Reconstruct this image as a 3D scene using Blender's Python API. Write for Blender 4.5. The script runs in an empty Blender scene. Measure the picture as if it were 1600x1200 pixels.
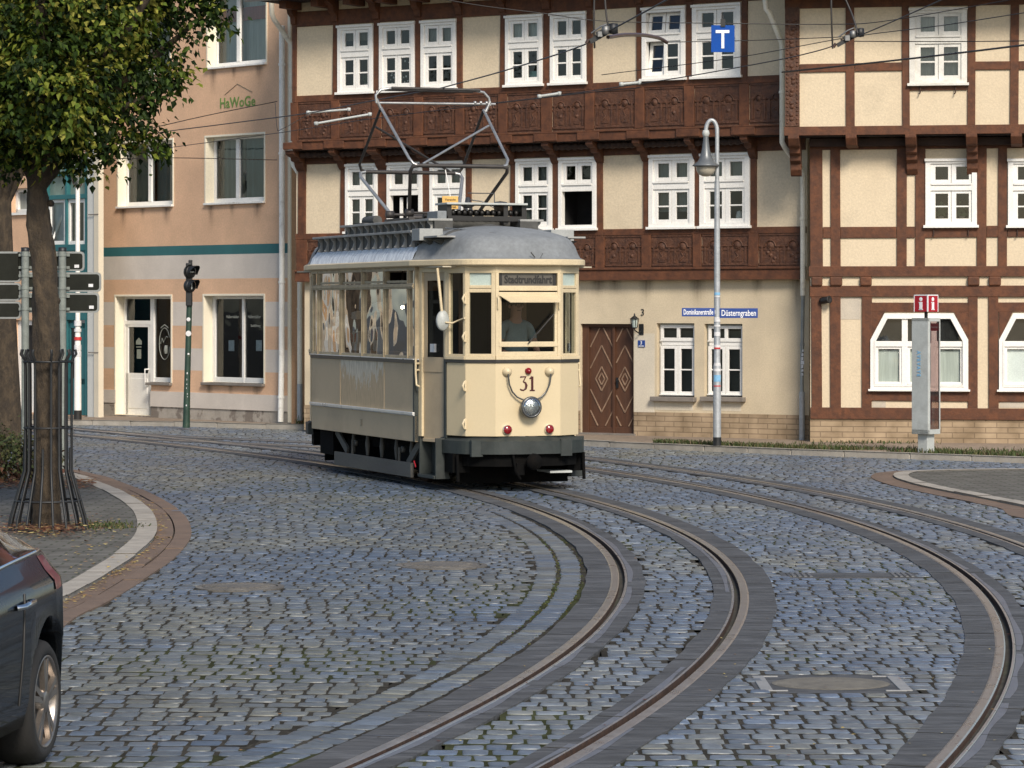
import bpy, math, random
import numpy as np
from mathutils import Vector, Matrix
R=random.Random(7)
NR=np.random.RandomState(5)
F,HY,H=4800.0,478.0,2.22          # focal length (px of the 1600 px frame), horizon row, eye height
sc=bpy.context.scene
COL=sc.collection

def tag(o,label=None,cat=None,group=None,kind=None):
    if label: o['label']=label
    if cat: o['category']=cat
    if group: o['group']=group
    if kind: o['kind']=kind
    return o
def empty(name,loc=(0,0,0),rz=0,label=None,cat=None,group=None):
    o=bpy.data.objects.new(name,None); COL.objects.link(o)
    o.location=loc; o.rotation_euler=(0,0,rz); o.empty_display_size=.2
    return tag(o,label,cat,group)
def copy_tree(o,parent=None):
    c=o.copy(); COL.objects.link(c)
    if parent: c.parent=parent
    for ch in list(o.children): copy_tree(ch,c)
    return c

def G(px,py,z=0.0):
    Y=F*(H-z)/(py-HY); return Vector(((px-800)*Y/F,Y,z))
def PD(px,py,Y):
    return Vector(((px-800)*Y/F,Y,H+(HY-py)*Y/F))

class MB:
    def __init__(s): s.v=[];s.f=[];s.m=[];s.sm=[]
    def add(s,vs,fs,mi=0,smooth=False):
        b=len(s.v); s.v+= [tuple(v) for v in vs]
        for f in fs: s.f.append(tuple(i+b for i in f)); s.m.append(mi); s.sm.append(smooth)
    def quad(s,a,b,c,d,mi=0): s.add([a,b,c,d],[(0,1,2,3)],mi)
    def poly(s,pts,mi=0): s.add(pts,[tuple(range(len(pts)))],mi)
    def box(s,x0,x1,y0,y1,z0,z1,mi=0):
        if x0>x1:x0,x1=x1,x0
        if y0>y1:y0,y1=y1,y0
        if z0>z1:z0,z1=z1,z0
        v=[(x0,y0,z0),(x1,y0,z0),(x1,y1,z0),(x0,y1,z0),(x0,y0,z1),(x1,y0,z1),(x1,y1,z1),(x0,y1,z1)]
        s.add(v,[(0,3,2,1),(4,5,6,7),(0,1,5,4),(1,2,6,5),(2,3,7,6),(3,0,4,7)],mi)
    def bar(s,p,q,w,h,up=(0,0,1),mi=0):
        p=Vector(p);q=Vector(q);d=(q-p).normalized();up=Vector(up)
        if abs(d.dot(up))>.98: up=Vector((1,0,0))
        x=d.cross(up).normalized();y=x.cross(d)
        v=[]
        for c in (p,q):
            for a,b in ((-1,-1),(1,-1),(1,1),(-1,1)): v.append(c+x*a*w/2+y*b*h/2)
        s.add(v,[(3,2,1,0),(4,5,6,7),(0,1,5,4),(1,2,6,5),(2,3,7,6),(3,0,4,7)],mi)
    def prism(s,pts,off,mi=0):
        n=len(pts); off=Vector(off); pts=[Vector(p) for p in pts]
        s.add(pts+[p+off for p in pts],[tuple(range(n))[::-1],tuple(range(n,2*n))]+[(i,(i+1)%n,n+(i+1)%n,n+i) for i in range(n)],mi)
    def tube(s,path,r,n=8,mi=0,cap=True,smooth=True):
        path=[Vector(p) for p in path]; m=len(path)
        rr=r if isinstance(r,(list,tuple)) else [r]*m
        vs=[];t0=(path[1]-path[0]).normalized()
        a=Vector((0,0,1)) if abs(t0.z)<.9 else Vector((1,0,0))
        x=t0.cross(a).normalized()
        for i,p in enumerate(path):
            if i==0:t=path[1]-path[0]
            elif i==m-1:t=path[-1]-path[-2]
            else:t=(path[i+1]-p).normalized()+(p-path[i-1]).normalized()
            t.normalize(); x=(x-t*x.dot(t))
            x=x.normalized() if x.length>1e-6 else t.orthogonal().normalized()
            y=t.cross(x)
            for k in range(n):
                a=2*math.pi*k/n; vs.append(p+(x*math.cos(a)+y*math.sin(a))*rr[i])
        fs=[(i*n+k,i*n+(k+1)%n,(i+1)*n+(k+1)%n,(i+1)*n+k) for i in range(m-1) for k in range(n)]
        s.add(vs,fs,mi,smooth)
        if cap: s.add(vs[:n],[tuple(range(n))[::-1]],mi); s.add(vs[-n:],[tuple(range(n))],mi)
    def lathe(s,c,prof,axis=(0,0,1),n=16,mi=0,smooth=True):
        c=Vector(c);ax=Vector(axis).normalized();x=ax.orthogonal().normalized();y=ax.cross(x)
        vs=[c+ax*h+(x*math.cos(2*math.pi*k/n)+y*math.sin(2*math.pi*k/n))*max(r,1e-5) for r,h in prof for k in range(n)]
        fs=[(i*n+k,i*n+(k+1)%n,(i+1)*n+(k+1)%n,(i+1)*n+k) for i in range(len(prof)-1) for k in range(n)]
        s.add(vs,fs,mi,smooth)
    def build(s,name,mats,parent=None,loc=None,bevel=0,label=None,cat=None,group=None,kind=None,rz=None):
        me=bpy.data.meshes.new(name); me.from_pydata(s.v,[],s.f)
        for m in (mats if isinstance(mats,(list,tuple)) else [mats]): me.materials.append(m)
        me.polygons.foreach_set('material_index',s.m); me.polygons.foreach_set('use_smooth',s.sm)
        me.update()
        o=bpy.data.objects.new(name,me); COL.objects.link(o)
        if parent: o.parent=parent
        if loc is not None: o.location=loc
        if rz is not None: o.rotation_euler=(0,0,rz)
        if bevel:
            b=o.modifiers.new('b','BEVEL'); b.width=bevel; b.segments=2; b.limit_method='ANGLE'
        return tag(o,label,cat,group,kind)

def text_mesh(body,size,name,mat,parent=None,mtx=None,extrude=.004,offset=0,align='CENTER',sx=1.0,shear=0,space=1.0):
    cu=bpy.data.curves.new('t','FONT'); cu.body=body; cu.size=size; cu.extrude=extrude; cu.offset=offset
    cu.align_x=align; cu.align_y='CENTER'; cu.shear=shear; cu.space_character=space; cu.resolution_u=3
    to=bpy.data.objects.new('t',cu); COL.objects.link(to)
    dg=bpy.context.evaluated_depsgraph_get(); dg.update()
    me=bpy.data.meshes.new_from_object(to.evaluated_get(dg)); me.name=name
    bpy.data.objects.remove(to)
    me.materials.clear(); me.materials.append(mat)
    # text lies in XY facing +Z -> stand it up facing -Y
    M=Matrix.Rotation(math.pi/2,4,'X')@Matrix.Diagonal((sx,1,1,1))
    me.transform(M)
    o=bpy.data.objects.new(name,me); COL.objects.link(o)
    if parent: o.parent=parent
    if mtx is not None: o.matrix_local=mtx
    return o

# ---------------------------------------------------------------- materials
def new_mat(name):
    m=bpy.data.materials.new(name); m.use_nodes=True; nt=m.node_tree; nt.nodes.clear()
    out=nt.nodes.new('ShaderNodeOutputMaterial'); return m,nt,out
def nd(nt,t,**kw):
    n=nt.nodes.new(t)
    for k,v in kw.items():
        if k in n.inputs: n.inputs[k].default_value=v
        else: setattr(n,k,v)
    return n
def mixc(nt,fac,a,b,mode='MIX'):
    n=nt.nodes.new('ShaderNodeMix'); n.data_type='RGBA'; n.blend_type=mode
    for sock,val in ((n.inputs[0],fac),(n.inputs[6],a),(n.inputs[7],b)):
        if hasattr(val,'is_linked') or hasattr(val,'links'): nt.links.new(val,sock)
        else: sock.default_value=val
    return n.outputs[2]
def c4(c): return (c[0],c[1],c[2],1)
def ramp(nt,fac,lo,hi,c0=(0,0,0,1),c1=(1,1,1,1)):
    r=nt.nodes.new('ShaderNodeValToRGB'); r.color_ramp.elements[0].position=lo; r.color_ramp.elements[1].position=hi
    r.color_ramp.elements[0].color=c0; r.color_ramp.elements[1].color=c1
    nt.links.new(fac,r.inputs[0]); return r.outputs[0]
def pmat(name,col,rough=.7,var=.12,scale=4,stain=None,stain_amt=.5,stain_scale=1.2,stain_lo=.5,stain_hi=.7,bump=.15,bscale=60,metal=0,stretch=(1,1,1),spec=.5,coat=0,fine=.06,obj_random=0,bdist=.01):
    m,nt,out=new_mat(name); b=nd(nt,'ShaderNodeBsdfPrincipled'); nt.links.new(b.outputs[0],out.inputs[0])
    tc=nd(nt,'ShaderNodeTexCoord'); mp=nd(nt,'ShaderNodeMapping'); mp.inputs['Scale'].default_value=stretch
    nt.links.new(tc.outputs['Object'],mp.inputs[0])
    def noise(s,d=4,r=.6):
        n=nd(nt,'ShaderNodeTexNoise',Scale=s,Detail=d,Roughness=r); nt.links.new(mp.outputs[0],n.inputs['Vector']); return n.outputs['Fac']
    n1=noise(scale); lo=tuple(x*(1-var*1.6) for x in col); hi=tuple(min(1,x*(1+var*1.6)) for x in col)
    c=ramp(nt,n1,.25,.75,c4(lo),c4(hi))
    if fine:
        n2=noise(bscale,2,.7); f=ramp(nt,n2,.3,.7,(1-fine*2,)*3+(1,),(1+fine,)*3+(1,)); c=mixc(nt,1.0,c,f,'MULTIPLY')
    if stain:
        n3=noise(stain_scale,6,.65); k=ramp(nt,n3,stain_lo,stain_hi,(0,0,0,1),(stain_amt,)*3+(1,)); c=mixc(nt,k,c,c4(stain))
    if obj_random:
        oi=nd(nt,'ShaderNodeObjectInfo'); f=ramp(nt,oi.outputs['Random'],0,1,(1-obj_random,)*3+(1,),(1+obj_random,)*3+(1,)); c=mixc(nt,1.0,c,f,'MULTIPLY')
    nt.links.new(c,b.inputs['Base Color'])
    rr=nd(nt,'ShaderNodeMapRange'); rr.inputs['To Min'].default_value=max(.02,rough-.1); rr.inputs['To Max'].default_value=min(1,rough+.1)
    nt.links.new(n1,rr.inputs[0]); nt.links.new(rr.outputs[0],b.inputs['Roughness'])
    b.inputs['Metallic'].default_value=metal; b.inputs['Specular IOR Level'].default_value=spec
    if coat: b.inputs['Coat Weight'].default_value=coat; b.inputs['Coat Roughness'].default_value=.05
    if bump:
        n4=noise(bscale,5,.7); bu=nd(nt,'ShaderNodeBump',Strength=bump,Distance=bdist); nt.links.new(n4,bu.inputs['Height']); nt.links.new(bu.outputs[0],b.inputs['Normal'])
    return m
def glass(name,tint=(.9,.95,.93),refl=1.0,rough=.02,wavy=.0,minr=.04):
    m,nt,out=new_mat(name)
    tr=nd(nt,'ShaderNodeBsdfTransparent',Color=c4(tint)); gl=nd(nt,'ShaderNodeBsdfGlossy',Roughness=rough); gl.inputs['Color'].default_value=(.95,.97,1,1)
    fr=nd(nt,'ShaderNodeFresnel',IOR=1.52); mx=nd(nt,'ShaderNodeMixShader')
    ma=nd(nt,'ShaderNodeMath',operation='MULTIPLY_ADD'); ma.inputs[1].default_value=refl; ma.inputs[2].default_value=minr; ma.use_clamp=True
    nt.links.new(fr.outputs[0],ma.inputs[0]); nt.links.new(ma.outputs[0],mx.inputs[0]); nt.links.new(tr.outputs[0],mx.inputs[1]); nt.links.new(gl.outputs[0],mx.inputs[2])
    if wavy:
        tc=nd(nt,'ShaderNodeTexCoord'); n=nd(nt,'ShaderNodeTexNoise',Scale=2.2,Detail=1.0); nt.links.new(tc.outputs['Object'],n.inputs['Vector'])
        bu=nd(nt,'ShaderNodeBump',Strength=wavy,Distance=.05); nt.links.new(n.outputs[0],bu.inputs['Height']); nt.links.new(bu.outputs[0],gl.inputs['Normal']); 
    nt.links.new(mx.outputs[0],out.inputs[0]); return m

M={}
M['cream_plaster']=pmat('cream_plaster',(.65,.54,.38),.9,.09,1.3,(.45,.37,.26),.65,1.3,.46,.72,.45,28)
M['cream_shop']=pmat('cream_ground',(.57,.475,.33),.9,.08,1.3,(.40,.335,.245),.6,.9,.5,.75,.2,45)
M['patch_plaster']=pmat('patch_plaster',(.50,.44,.35),.92,.08,2,(.36,.33,.29),.5,1.5,.45,.7,.2,45)
M['gate_wood']=pmat('gate_wood',(.075,.030,.013),.65,.2,4,(.12,.075,.05),.35,3,.55,.75,.4,30,stretch=(1,1,.25))
M['timber']=pmat('brown_timber',(.108,.038,.0145),.72,.25,5,(.05,.018,.008),.6,11,.46,.62,.6,24,stretch=(1,1,1))
M['timber_dark']=pmat('dark_timber',(.035,.015,.008),.75,.25,3,(.018,.008,.005),.6,5,.45,.6,.4,30)  # darkened so mouldings and fillers carry the jetty shade in their colour
M['carved']=pmat('carved_timber',(.075,.028,.012),.6,.3,9,(.13,.055,.026),.5,14,.5,.65,.8,26,bdist=.02)
M['soffit']=pmat('shaded_soffit_boards',(.014,.007,.005),.85,.3,4,None,bump=.3)  # near-black: the shade under the overhangs is put into the colour
M['white_paint']=pmat('white_window_paint',(.80,.78,.73),.45,.04,3,(.6,.56,.48),.3,3,.6,.8,.1,50)
M['white_old']=pmat('old_white_paint',(.68,.66,.60),.55,.08,5,(.45,.42,.36),.5,4,.5,.7,.2,50)
M['room_dark']=pmat('dark_room',(.012,.011,.011),.9,.5,3,bump=0)  # near-black: the unlit rooms' shade is put into the colour
M['curtain']=pmat('grey_curtain',(.24,.245,.22),.9,.15,3,None,bump=.3,bscale=9,stretch=(6,1,.3))
M['curtain_light']=pmat('pale_curtain',(.50,.51,.47),.9,.12,3,None,bump=.3,bscale=9,stretch=(6,1,.3))
M['curtain_white']=pmat('white_blind',(.82,.82,.80),.9,.03,3,None,bump=.05)
M['curtain_red']=pmat('red_curtain',(.35,.09,.07),.9,.2,3,None,bump=.3,bscale=9,stretch=(6,1,.3))
M['pane']=glass('window_glass',(.85,.9,.88),1.0,.02,0.05,.02)
M['peach']=pmat('peach_render',(.66,.42,.265),.9,.07,1.8,(.50,.33,.22),.6,1.1,.48,.75,.4,30)
M['band_grey']=pmat('pale_band',(.60,.535,.465),.9,.06,2,(.48,.43,.38),.5,1.4,.5,.75,.2,50)
M['band_teal']=pmat('teal_band',(.03,.13,.135),.7,.08,2,bump=.1)
M['reveal']=pmat('cream_reveal',(.80,.73,.57),.85,.04,2,bump=.1)
M['plinth']=pmat('grey_plinth',(.36,.32,.27),.95,.12,3,(.17,.14,.115),.9,2.2,.52,.57,.4,25)
M['teal']=pmat('teal_paint',(.025,.13,.14),.55,.12,3,bump=.1)
M['pilaster']=pmat('pale_pilaster',(.60,.60,.56),.8,.05,2,(.45,.45,.42),.4,2,bump=.1)
M['pilaster_warm']=pmat('cream_pilaster',(.66,.59,.46),.8,.05,2,(.5,.45,.36),.4,2,bump=.1)
M['sill_grey']=pmat('stone_sill',(.20,.175,.15),.85,.15,6)
M['pipe_cream']=pmat('cream_pipe_paint',(.82,.76,.62),.5,.06,4,(.40,.33,.25),.6,5,.55,.7,.1)
M['pipe_white']=pmat('white_pipe_paint',(.86,.84,.78),.5,.05,4,(.48,.43,.36),.6,5,.55,.7,.1)
M['zinc']=pmat('zinc_pipe',(.33,.36,.37),.45,.12,6,(.22,.23,.23),.5,4,bump=.1,metal=.7)
M['iron']=pmat('black_iron',(.011,.012,.013),.5,.2,8,bump=.1)
M['steel']=pmat('grey_steel',(.20,.205,.205),.5,.12,8,(.25,.23,.2),.4,5,bump=.05,metal=.7)
M['post_grey']=pmat('grey_sign_post',(.19,.21,.19),.6,.12,10,(.12,.13,.12),.6,8,bump=.1)
M['galv']=pmat('galvanised_pole',(.40,.42,.43),.5,.1,12,(.28,.29,.3),.6,9,bump=.05,metal=.4)
M['rail']=pmat('rail_head',(.26,.235,.205),.30,.2,6,(.15,.105,.075),.5,5,.55,.75,.1,metal=.5)
M['rail_lip']=pmat('rail_edge',(.42,.40,.37),.3,.15,8,bump=.05,metal=.8)
M['rust']=pmat('rusty_groove',(.045,.022,.013),.85,.4,14,(.10,.06,.035),.6,20,.55,.65,.5,40)
M['bed']=pmat('track_concrete',(.084,.087,.092),.85,.24,7,(.045,.045,.045),.7,2.2,.42,.66,1.0,16,spec=.35,stretch=(.3,1.3,1),bdist=.012,fine=.22)
M['seal']=pmat('bitumen_seal',(.115,.12,.135),.45,.14,8,bump=.2)
M['kerb']=pmat('granite_kerb',(.33,.30,.255),.85,.14,5,(.2,.18,.15),.5,3,bump=.4,bscale=60)
M['gutterstone']=pmat('brown_gutter',(.15,.103,.073),.85,.16,4,(.09,.066,.05),.5,2,bump=.4,bscale=70)
M['sidewalk']=pmat('sidewalk_setts',(.24,.185,.135),.9,.2,10,(.15,.12,.09),.5,1.4,bump=.6,bscale=35)
M['dirt']=pmat('joint_dirt',(.042,.038,.030),.95,.35,5,(.045,.06,.02),.6,1.1,.55,.7,.4,40)
M['lantern_grey']=pmat('lantern_grey',(.13,.14,.145),.4,.1,6,bump=.05,metal=.3)
M['milk_glass']=pmat('lamp_glass',(.42,.38,.30),.25,.08,4,bump=0)
M['blue_sign']=pmat('blue_sign',(.006,.062,.30),.75,.08,3,bump=0,spec=.2)
M['blue_street']=pmat('blue_enamel',(.012,.05,.23),.55,.08,3,bump=0)
M['white_sign']=pmat('white_lettering',(.8,.8,.8),.5,.02,3,bump=0)
M['black_paint']=pmat('black_paint',(.015,.014,.013),.5,.1,4,bump=0)
M['sign_back']=pmat('sign_back_grey',(.016,.017,.013),.75,.15,4,(.03,.03,.024),.4,2,bump=.03,spec=.15)
M['sign_rim']=pmat('sign_rim',(.28,.29,.28),.45,.06,4,bump=0,metal=.4)
M['green_pole']=pmat('dark_green_paint',(.018,.045,.03),.5,.2,6,(.10,.11,.07),.6,7,.58,.7,.15)
M['red']=pmat('red_paint',(.35,.008,.018),.4,.08,4,bump=0)
M['sticker']=pmat('paper_sticker',(.62,.62,.62),.6,.1,20,bump=0)
M['sticker_blue']=pmat('blue_sticker',(.2,.42,.62),.6,.1,20,bump=0)
M['sticker_red']=pmat('red_sticker',(.5,.03,.03),.6,.1,20,bump=0)
M['light_grey']=pmat('light_grey_metal',(.42,.44,.42),.5,.08,4,(.28,.28,.26),.5,5,.52,.7,.05)
# tram
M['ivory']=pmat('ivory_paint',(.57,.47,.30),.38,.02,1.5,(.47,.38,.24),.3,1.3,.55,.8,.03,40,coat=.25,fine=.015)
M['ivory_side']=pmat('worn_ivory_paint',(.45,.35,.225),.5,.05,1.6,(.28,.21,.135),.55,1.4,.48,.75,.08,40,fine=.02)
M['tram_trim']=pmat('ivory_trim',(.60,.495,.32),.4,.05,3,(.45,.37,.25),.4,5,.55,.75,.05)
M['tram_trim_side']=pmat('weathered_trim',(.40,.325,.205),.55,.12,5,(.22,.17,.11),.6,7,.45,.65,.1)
M['tram_green']=pmat('dark_green_grey',(.020,.026,.024),.6,.25,5,(.045,.047,.044),.4,6,bump=.1)
M['band_black']=pmat('waist_band',(.03,.028,.026),.4,.2,6,bump=.05)
M['tram_roof']=pmat('grey_roof_canvas',(.185,.198,.205),.85,.12,2.5,(.12,.125,.128),.5,2,.5,.75,.3,20)
M['tram_roof_silver']=pmat('weathered_silver_roof',(.80,.84,.88),.5,.1,3,(.45,.49,.54),.8,5,.42,.6,.5,18,stretch=(4,4,.6))
M['roof_mid']=pmat('mid_grey_roof_parts',(.30,.30,.285),.75,.15,6,(.18,.18,.17),.4,5,bump=.3)
M['roof_dark']=pmat('dark_roof_parts',(.06,.06,.056),.75,.2,6,(.15,.15,.14),.4,5,bump=.3)
M['under']=pmat('underframe_shade_black',(.003,.003,.003),.9,.3,6,(.010,.007,.005),.4,5,bump=.3,spec=.12)  # blacker than the parts: deep shade under the floor sits in the colour
M['plank']=pmat('grey_plank',(.10,.095,.082),.8,.15,5,(.09,.085,.08),.5,4,bump=.3,stretch=(1,.2,1))
M['tram_glass']=glass('tram_glass',(.85,.88,.84),2.0,.01,.22,.17)
M['tram_glass_front']=glass('tram_front_glass',(.80,.84,.83),.4,.01,.0,.0)
M['wood']=pmat('varnished_wood',(.13,.058,.022),.4,.25,6,bump=.1,stretch=(5,5,.6))
M['interior']=pmat('tram_interior_brown',(.10,.06,.035),.6,.2,4,bump=.05)
M['frosted']=pmat('frosted_glass',(.42,.50,.46),.35,.05,4,bump=0)
M['dest']=pmat('destination_glass',(.095,.087,.075),.3,.1,3,bump=0)
M['maroon']=pmat('maroon_number',(.06,.008,.008),.4,.1,3,bump=0)
M['chrome']=pmat('chrome',(.7,.7,.7),.12,.03,4,bump=0,metal=1)
M['lens']=pmat('headlamp_lens',(.26,.28,.27),.10,.35,16,bump=.5,bscale=26,metal=.75,coat=.6,bdist=.02)
M['lamp_ring']=pmat('headlamp_ring',(.11,.112,.112),.3,.1,5,bump=0,metal=.7)
M['red_lens']=pmat('red_lens',(.20,.004,.006),.18,.2,20,bump=0,coat=.35)
M['car_lamp']=pmat('car_tail_lens',(.13,.018,.018),.45,.3,14,bump=0,coat=.3)
M['yellow_sign']=pmat('yellow_orange_sign',(.70,.42,.12),.6,.06,5,bump=0)
M['alu']=pmat('bright_rubbing_strip',(.75,.75,.73),.3,.1,5,bump=.05,metal=.6)
M['panto']=pmat('pantograph_steel',(.40,.40,.39),.35,.1,8,bump=0,metal=.7)
M['panto_dark']=pmat('pantograph_dark',(.05,.045,.042),.55,.2,8,bump=0,metal=.3)
M['skin']=pmat('skin',(.42,.23,.16),.6,.06,8,bump=0)
M['shirt']=pmat('grey_shirt',(.22,.28,.28),.85,.06,6,bump=.1)
M['trousers']=pmat('dark_trousers',(.03,.035,.05),.85,.1,6,bump=.1)
M['hair']=pmat('short_hair',(.05,.04,.035),.8,.2,20,bump=.4)
# car
M['car_paint']=pmat('black_car_paint',(.004,.005,.006),.25,.05,3,None,bump=0,coat=.4,spec=.1)
M['tyre']=pmat('tyre_rubber',(.016,.015,.014),.8,.15,10,bump=.2)
M['alloy']=pmat('alloy_rim',(.30,.265,.235),.35,.08,5,bump=0,metal=.85)
M['car_glass']=pmat('dark_car_glass',(.012,.012,.014),.06,.1,3,bump=0,coat=1)
M['wire']=pmat('overhead_wire',(.020,.017,.015),.5,.2,8,bump=0)
M['insul']=pmat('insulator_brown',(.055,.03,.022),.35,.15,8,bump=0)
M['bark']=pmat('tree_bark',(.060,.043,.026),.95,.35,9,(.03,.022,.015),.75,14,.46,.58,1.0,24,stretch=(1,1,.45),bdist=.035)
M['leaf_litter']=pmat('leaf_litter',(.12,.055,.03),.9,.3,9,bump=.5)

def brick_mat(name,c1,c2,mort,sx,sy,rough=.9,msize=.02,swap=True):
    m,nt,out=new_mat(name); b=nd(nt,'ShaderNodeBsdfPrincipled',Roughness=rough); nt.links.new(b.outputs[0],out.inputs[0])
    tc=nd(nt,'ShaderNodeTexCoord'); sp=nd(nt,'ShaderNodeSeparateXYZ'); cb=nd(nt,'ShaderNodeCombineXYZ')
    nt.links.new(tc.outputs['Object'],sp.inputs[0]); nt.links.new(sp.outputs[0],cb.inputs[0]); nt.links.new(sp.outputs[2 if swap else 1],cb.inputs[1])
    br=nd(nt,'ShaderNodeTexBrick'); br.inputs['Color1'].default_value=c4(c1); br.inputs['Color2'].default_value=c4(c2); br.inputs['Mortar'].default_value=c4(mort)
    br.inputs['Scale'].default_value=1; br.inputs['Brick Width'].default_value=sx; br.inputs['Row Height'].default_value=sy; br.inputs['Mortar Size'].default_value=msize; br.inputs['Bias'].default_value=-.1
    nt.links.new(cb.outputs[0],br.inputs['Vector'])
    n=nd(nt,'ShaderNodeTexNoise',Scale=3.0,Detail=5.0); nt.links.new(tc.outputs['Object'],n.inputs['Vector'])
    f=ramp(nt,n.outputs[0],.3,.7,(.6,.56,.5,1),(1.15,1.12,1.08,1)); c=mixc(nt,1.0,br.outputs['Color'],f,'MULTIPLY')
    nt.links.new(c,b.inputs['Base Color'])
    bu=nd(nt,'ShaderNodeBump',Strength=.5,Distance=.01); bu.invert=True; nt.links.new(br.outputs['Fac'],bu.inputs['Height']); nt.links.new(bu.outputs[0],b.inputs['Normal'])
    return m
M['brick_plinth']=brick_mat('cream_brick_plinth',(.37,.285,.19),(.33,.25,.165),(.22,.165,.11),.34,.085,msize=.008)
M['paving']=brick_mat('grey_paving',(.125,.12,.11),(.10,.098,.088),(.05,.055,.035),.27,.16,msize=.012,swap=False)
M['roof_tile']=brick_mat('roof_tiles',(.22,.08,.05),(.17,.06,.04),(.05,.02,.02),.25,.2)

def attr_mat(name,rough=(.45,.7),bump=.3,bscale=50,nscale=18,trans=0,spec=.5):
    m,nt,out=new_mat(name); b=nd(nt,'ShaderNodeBsdfPrincipled'); a=nd(nt,'ShaderNodeAttribute',attribute_name='Col')
    tc=nd(nt,'ShaderNodeTexCoord'); n=nd(nt,'ShaderNodeTexNoise',Scale=nscale,Detail=4.0); nt.links.new(tc.outputs['Object'],n.inputs['Vector'])
    f=ramp(nt,n.outputs[0],.3,.7,(.72,.72,.72,1),(1.2,1.2,1.2,1)); c=mixc(nt,1.0,a.outputs['Color'],f,'MULTIPLY')
    nt.links.new(c,b.inputs['Base Color'])
    mr=nd(nt,'ShaderNodeMapRange'); mr.inputs['To Min'].default_value=rough[0]; mr.inputs['To Max'].default_value=rough[1]
    nt.links.new(n.outputs[0],mr.inputs[0]); nt.links.new(mr.outputs[0],b.inputs['Roughness']); b.inputs['Specular IOR Level'].default_value=spec
    if bump:
        n2=nd(nt,'ShaderNodeTexNoise',Scale=bscale,Detail=4.0); nt.links.new(tc.outputs['Object'],n2.inputs['Vector'])
        bu=nd(nt,'ShaderNodeBump',Strength=bump,Distance=.006); nt.links.new(n2.outputs[0],bu.inputs['Height']); nt.links.new(bu.outputs[0],b.inputs['Normal'])
    if trans:
        t=nd(nt,'ShaderNodeBsdfTranslucent'); nt.links.new(c,t.inputs['Color']); mx=nd(nt,'ShaderNodeMixShader'); mx.inputs[0].default_value=trans
        nt.links.new(b.outputs[0],mx.inputs[1]); nt.links.new(t.outputs[0],mx.inputs[2]); nt.links.new(mx.outputs[0],out.inputs[0])
    else: nt.links.new(b.outputs[0],out.inputs[0])
    return m
M['sett']=attr_mat('cobble_setts',(.30,.52),.45,40,12,spec=.6)
M['joint']=attr_mat('joint_filling',(.9,1.0),.3,50,20,spec=.03)
M['leaf']=attr_mat('lime_leaves',(.55,.75),0,50,30,.3,spec=.25)
M['litter']=attr_mat('dry_leaves',(.6,.8),0,50,30,.1)
M['grassblade']=attr_mat('grass_blades',(.6,.8),0,50,30,.3)

def np_mesh(name,V,Fq,mat,cols=None,smooth=False,parent=None,**kw):
    """V (n,3), Fq (m,4) quads, cols (n,3)"""
    me=bpy.data.meshes.new(name); V=np.asarray(V,np.float32); Fq=np.asarray(Fq,np.int32); k=Fq.shape[1]
    me.vertices.add(len(V)); me.vertices.foreach_set('co',V.ravel())
    me.loops.add(Fq.size); me.loops.foreach_set('vertex_index',Fq.ravel())
    me.polygons.add(len(Fq)); me.polygons.foreach_set('loop_start',np.arange(0,Fq.size,k,dtype=np.int32))
    try: me.polygons.foreach_set('loop_total',np.full(len(Fq),k,np.int32))
    except Exception: pass
    me.polygons.foreach_set('use_smooth',np.full(len(Fq),smooth))
    if cols is not None:
        a=me.color_attributes.new('Col','FLOAT_COLOR','POINT'); cc=np.ones((len(V),4),np.float32); cc[:,:3]=cols; a.data.foreach_set('color',cc.ravel())
    me.materials.append(mat); me.update(calc_edges=True); me.validate()
    o=bpy.data.objects.new(name,me); COL.objects.link(o)
    if parent: o.parent=parent
    return tag(o,**kw)
SUN_X,SUN_Y,SUN_EL,SUN_E,SUN_ANG,SKY_STR,SKY_DUST,EXPO=.30,-.95,38,2.8,16,.10,1.3,0.62
# ================================================================ GROUND, TRACKS
def bp(P):
    P=np.array(P,float); Z=F*H/(P[:,1]-HY); return np.stack([(P[:,0]-800)*Z/F,Z],1)
_L1=[(120,682),(360,710),(470,723.4),(527.5,729),(585,740.7),(635,750),(775,781.3),(812.5,794.4),(850,807.5),(887.5,828.1),(925,850.6),(943.8,867.5),(958.8,886.3),(965.9,905),(964.4,920),(952.5,948.8),(918.8,984.4),(862.5,1031),(806,1066.9),(750,1102.5),(687.5,1140),(612.5,1168),(556,1194)]
_L2=[(905,733),(1000,747.5),(1100,765),(1200,785),(1300,811.5),(1375,840),(1431,860.6),(1487.5,892.5),(1525,922.5),(1549.4,954.4),(1558.8,986),(1560.6,1008.8),(1551,1068.8),(1525,1125),(1487.5,1175.6)]
def railfit(L,deg):
    Q=bp(L); return np.polyfit(Q[:,1],Q[:,0],deg,w=F/Q[:,1])
_c1,_c2=railfit(_L1,4),railfit(_L2,3)
def ev(c,Z,lo=14.6,hi=52.0):
    Zc=np.clip(Z,lo,hi); d=np.polyder(c)
    return np.polyval(c,Zc)+(Z-Zc)*np.polyval(d,Zc)
_Z=np.concatenate([np.arange(6,20,.2),np.arange(20,86,.4)])
K1=np.stack([ev(_c1,_Z),_Z],1); 
X2=ev(_c2,_Z,hi=41.5)
def smooth01(t): t=np.clip(t,0,1); return t*t*(3-2*t)
w_=smooth01((_Z-43.5)/9.0)
K2=np.stack([X2*(1-w_)+(K1[:,0])*w_,_Z],1)[_Z<53.2]
def offs(P,d):
    t=np.gradient(P,axis=0); t/=np.linalg.norm(t,axis=1)[:,None]
    n=np.stack([t[:,1],-t[:,0]],1)   # to the right when walking away from the camera
    return P+n*d
def strip_rows(P,prof):
    """profile (d,z) list -> rows"""
    return [np.c_[offs(P,d),np.full(len(P),z)] for d,z in prof]
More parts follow.
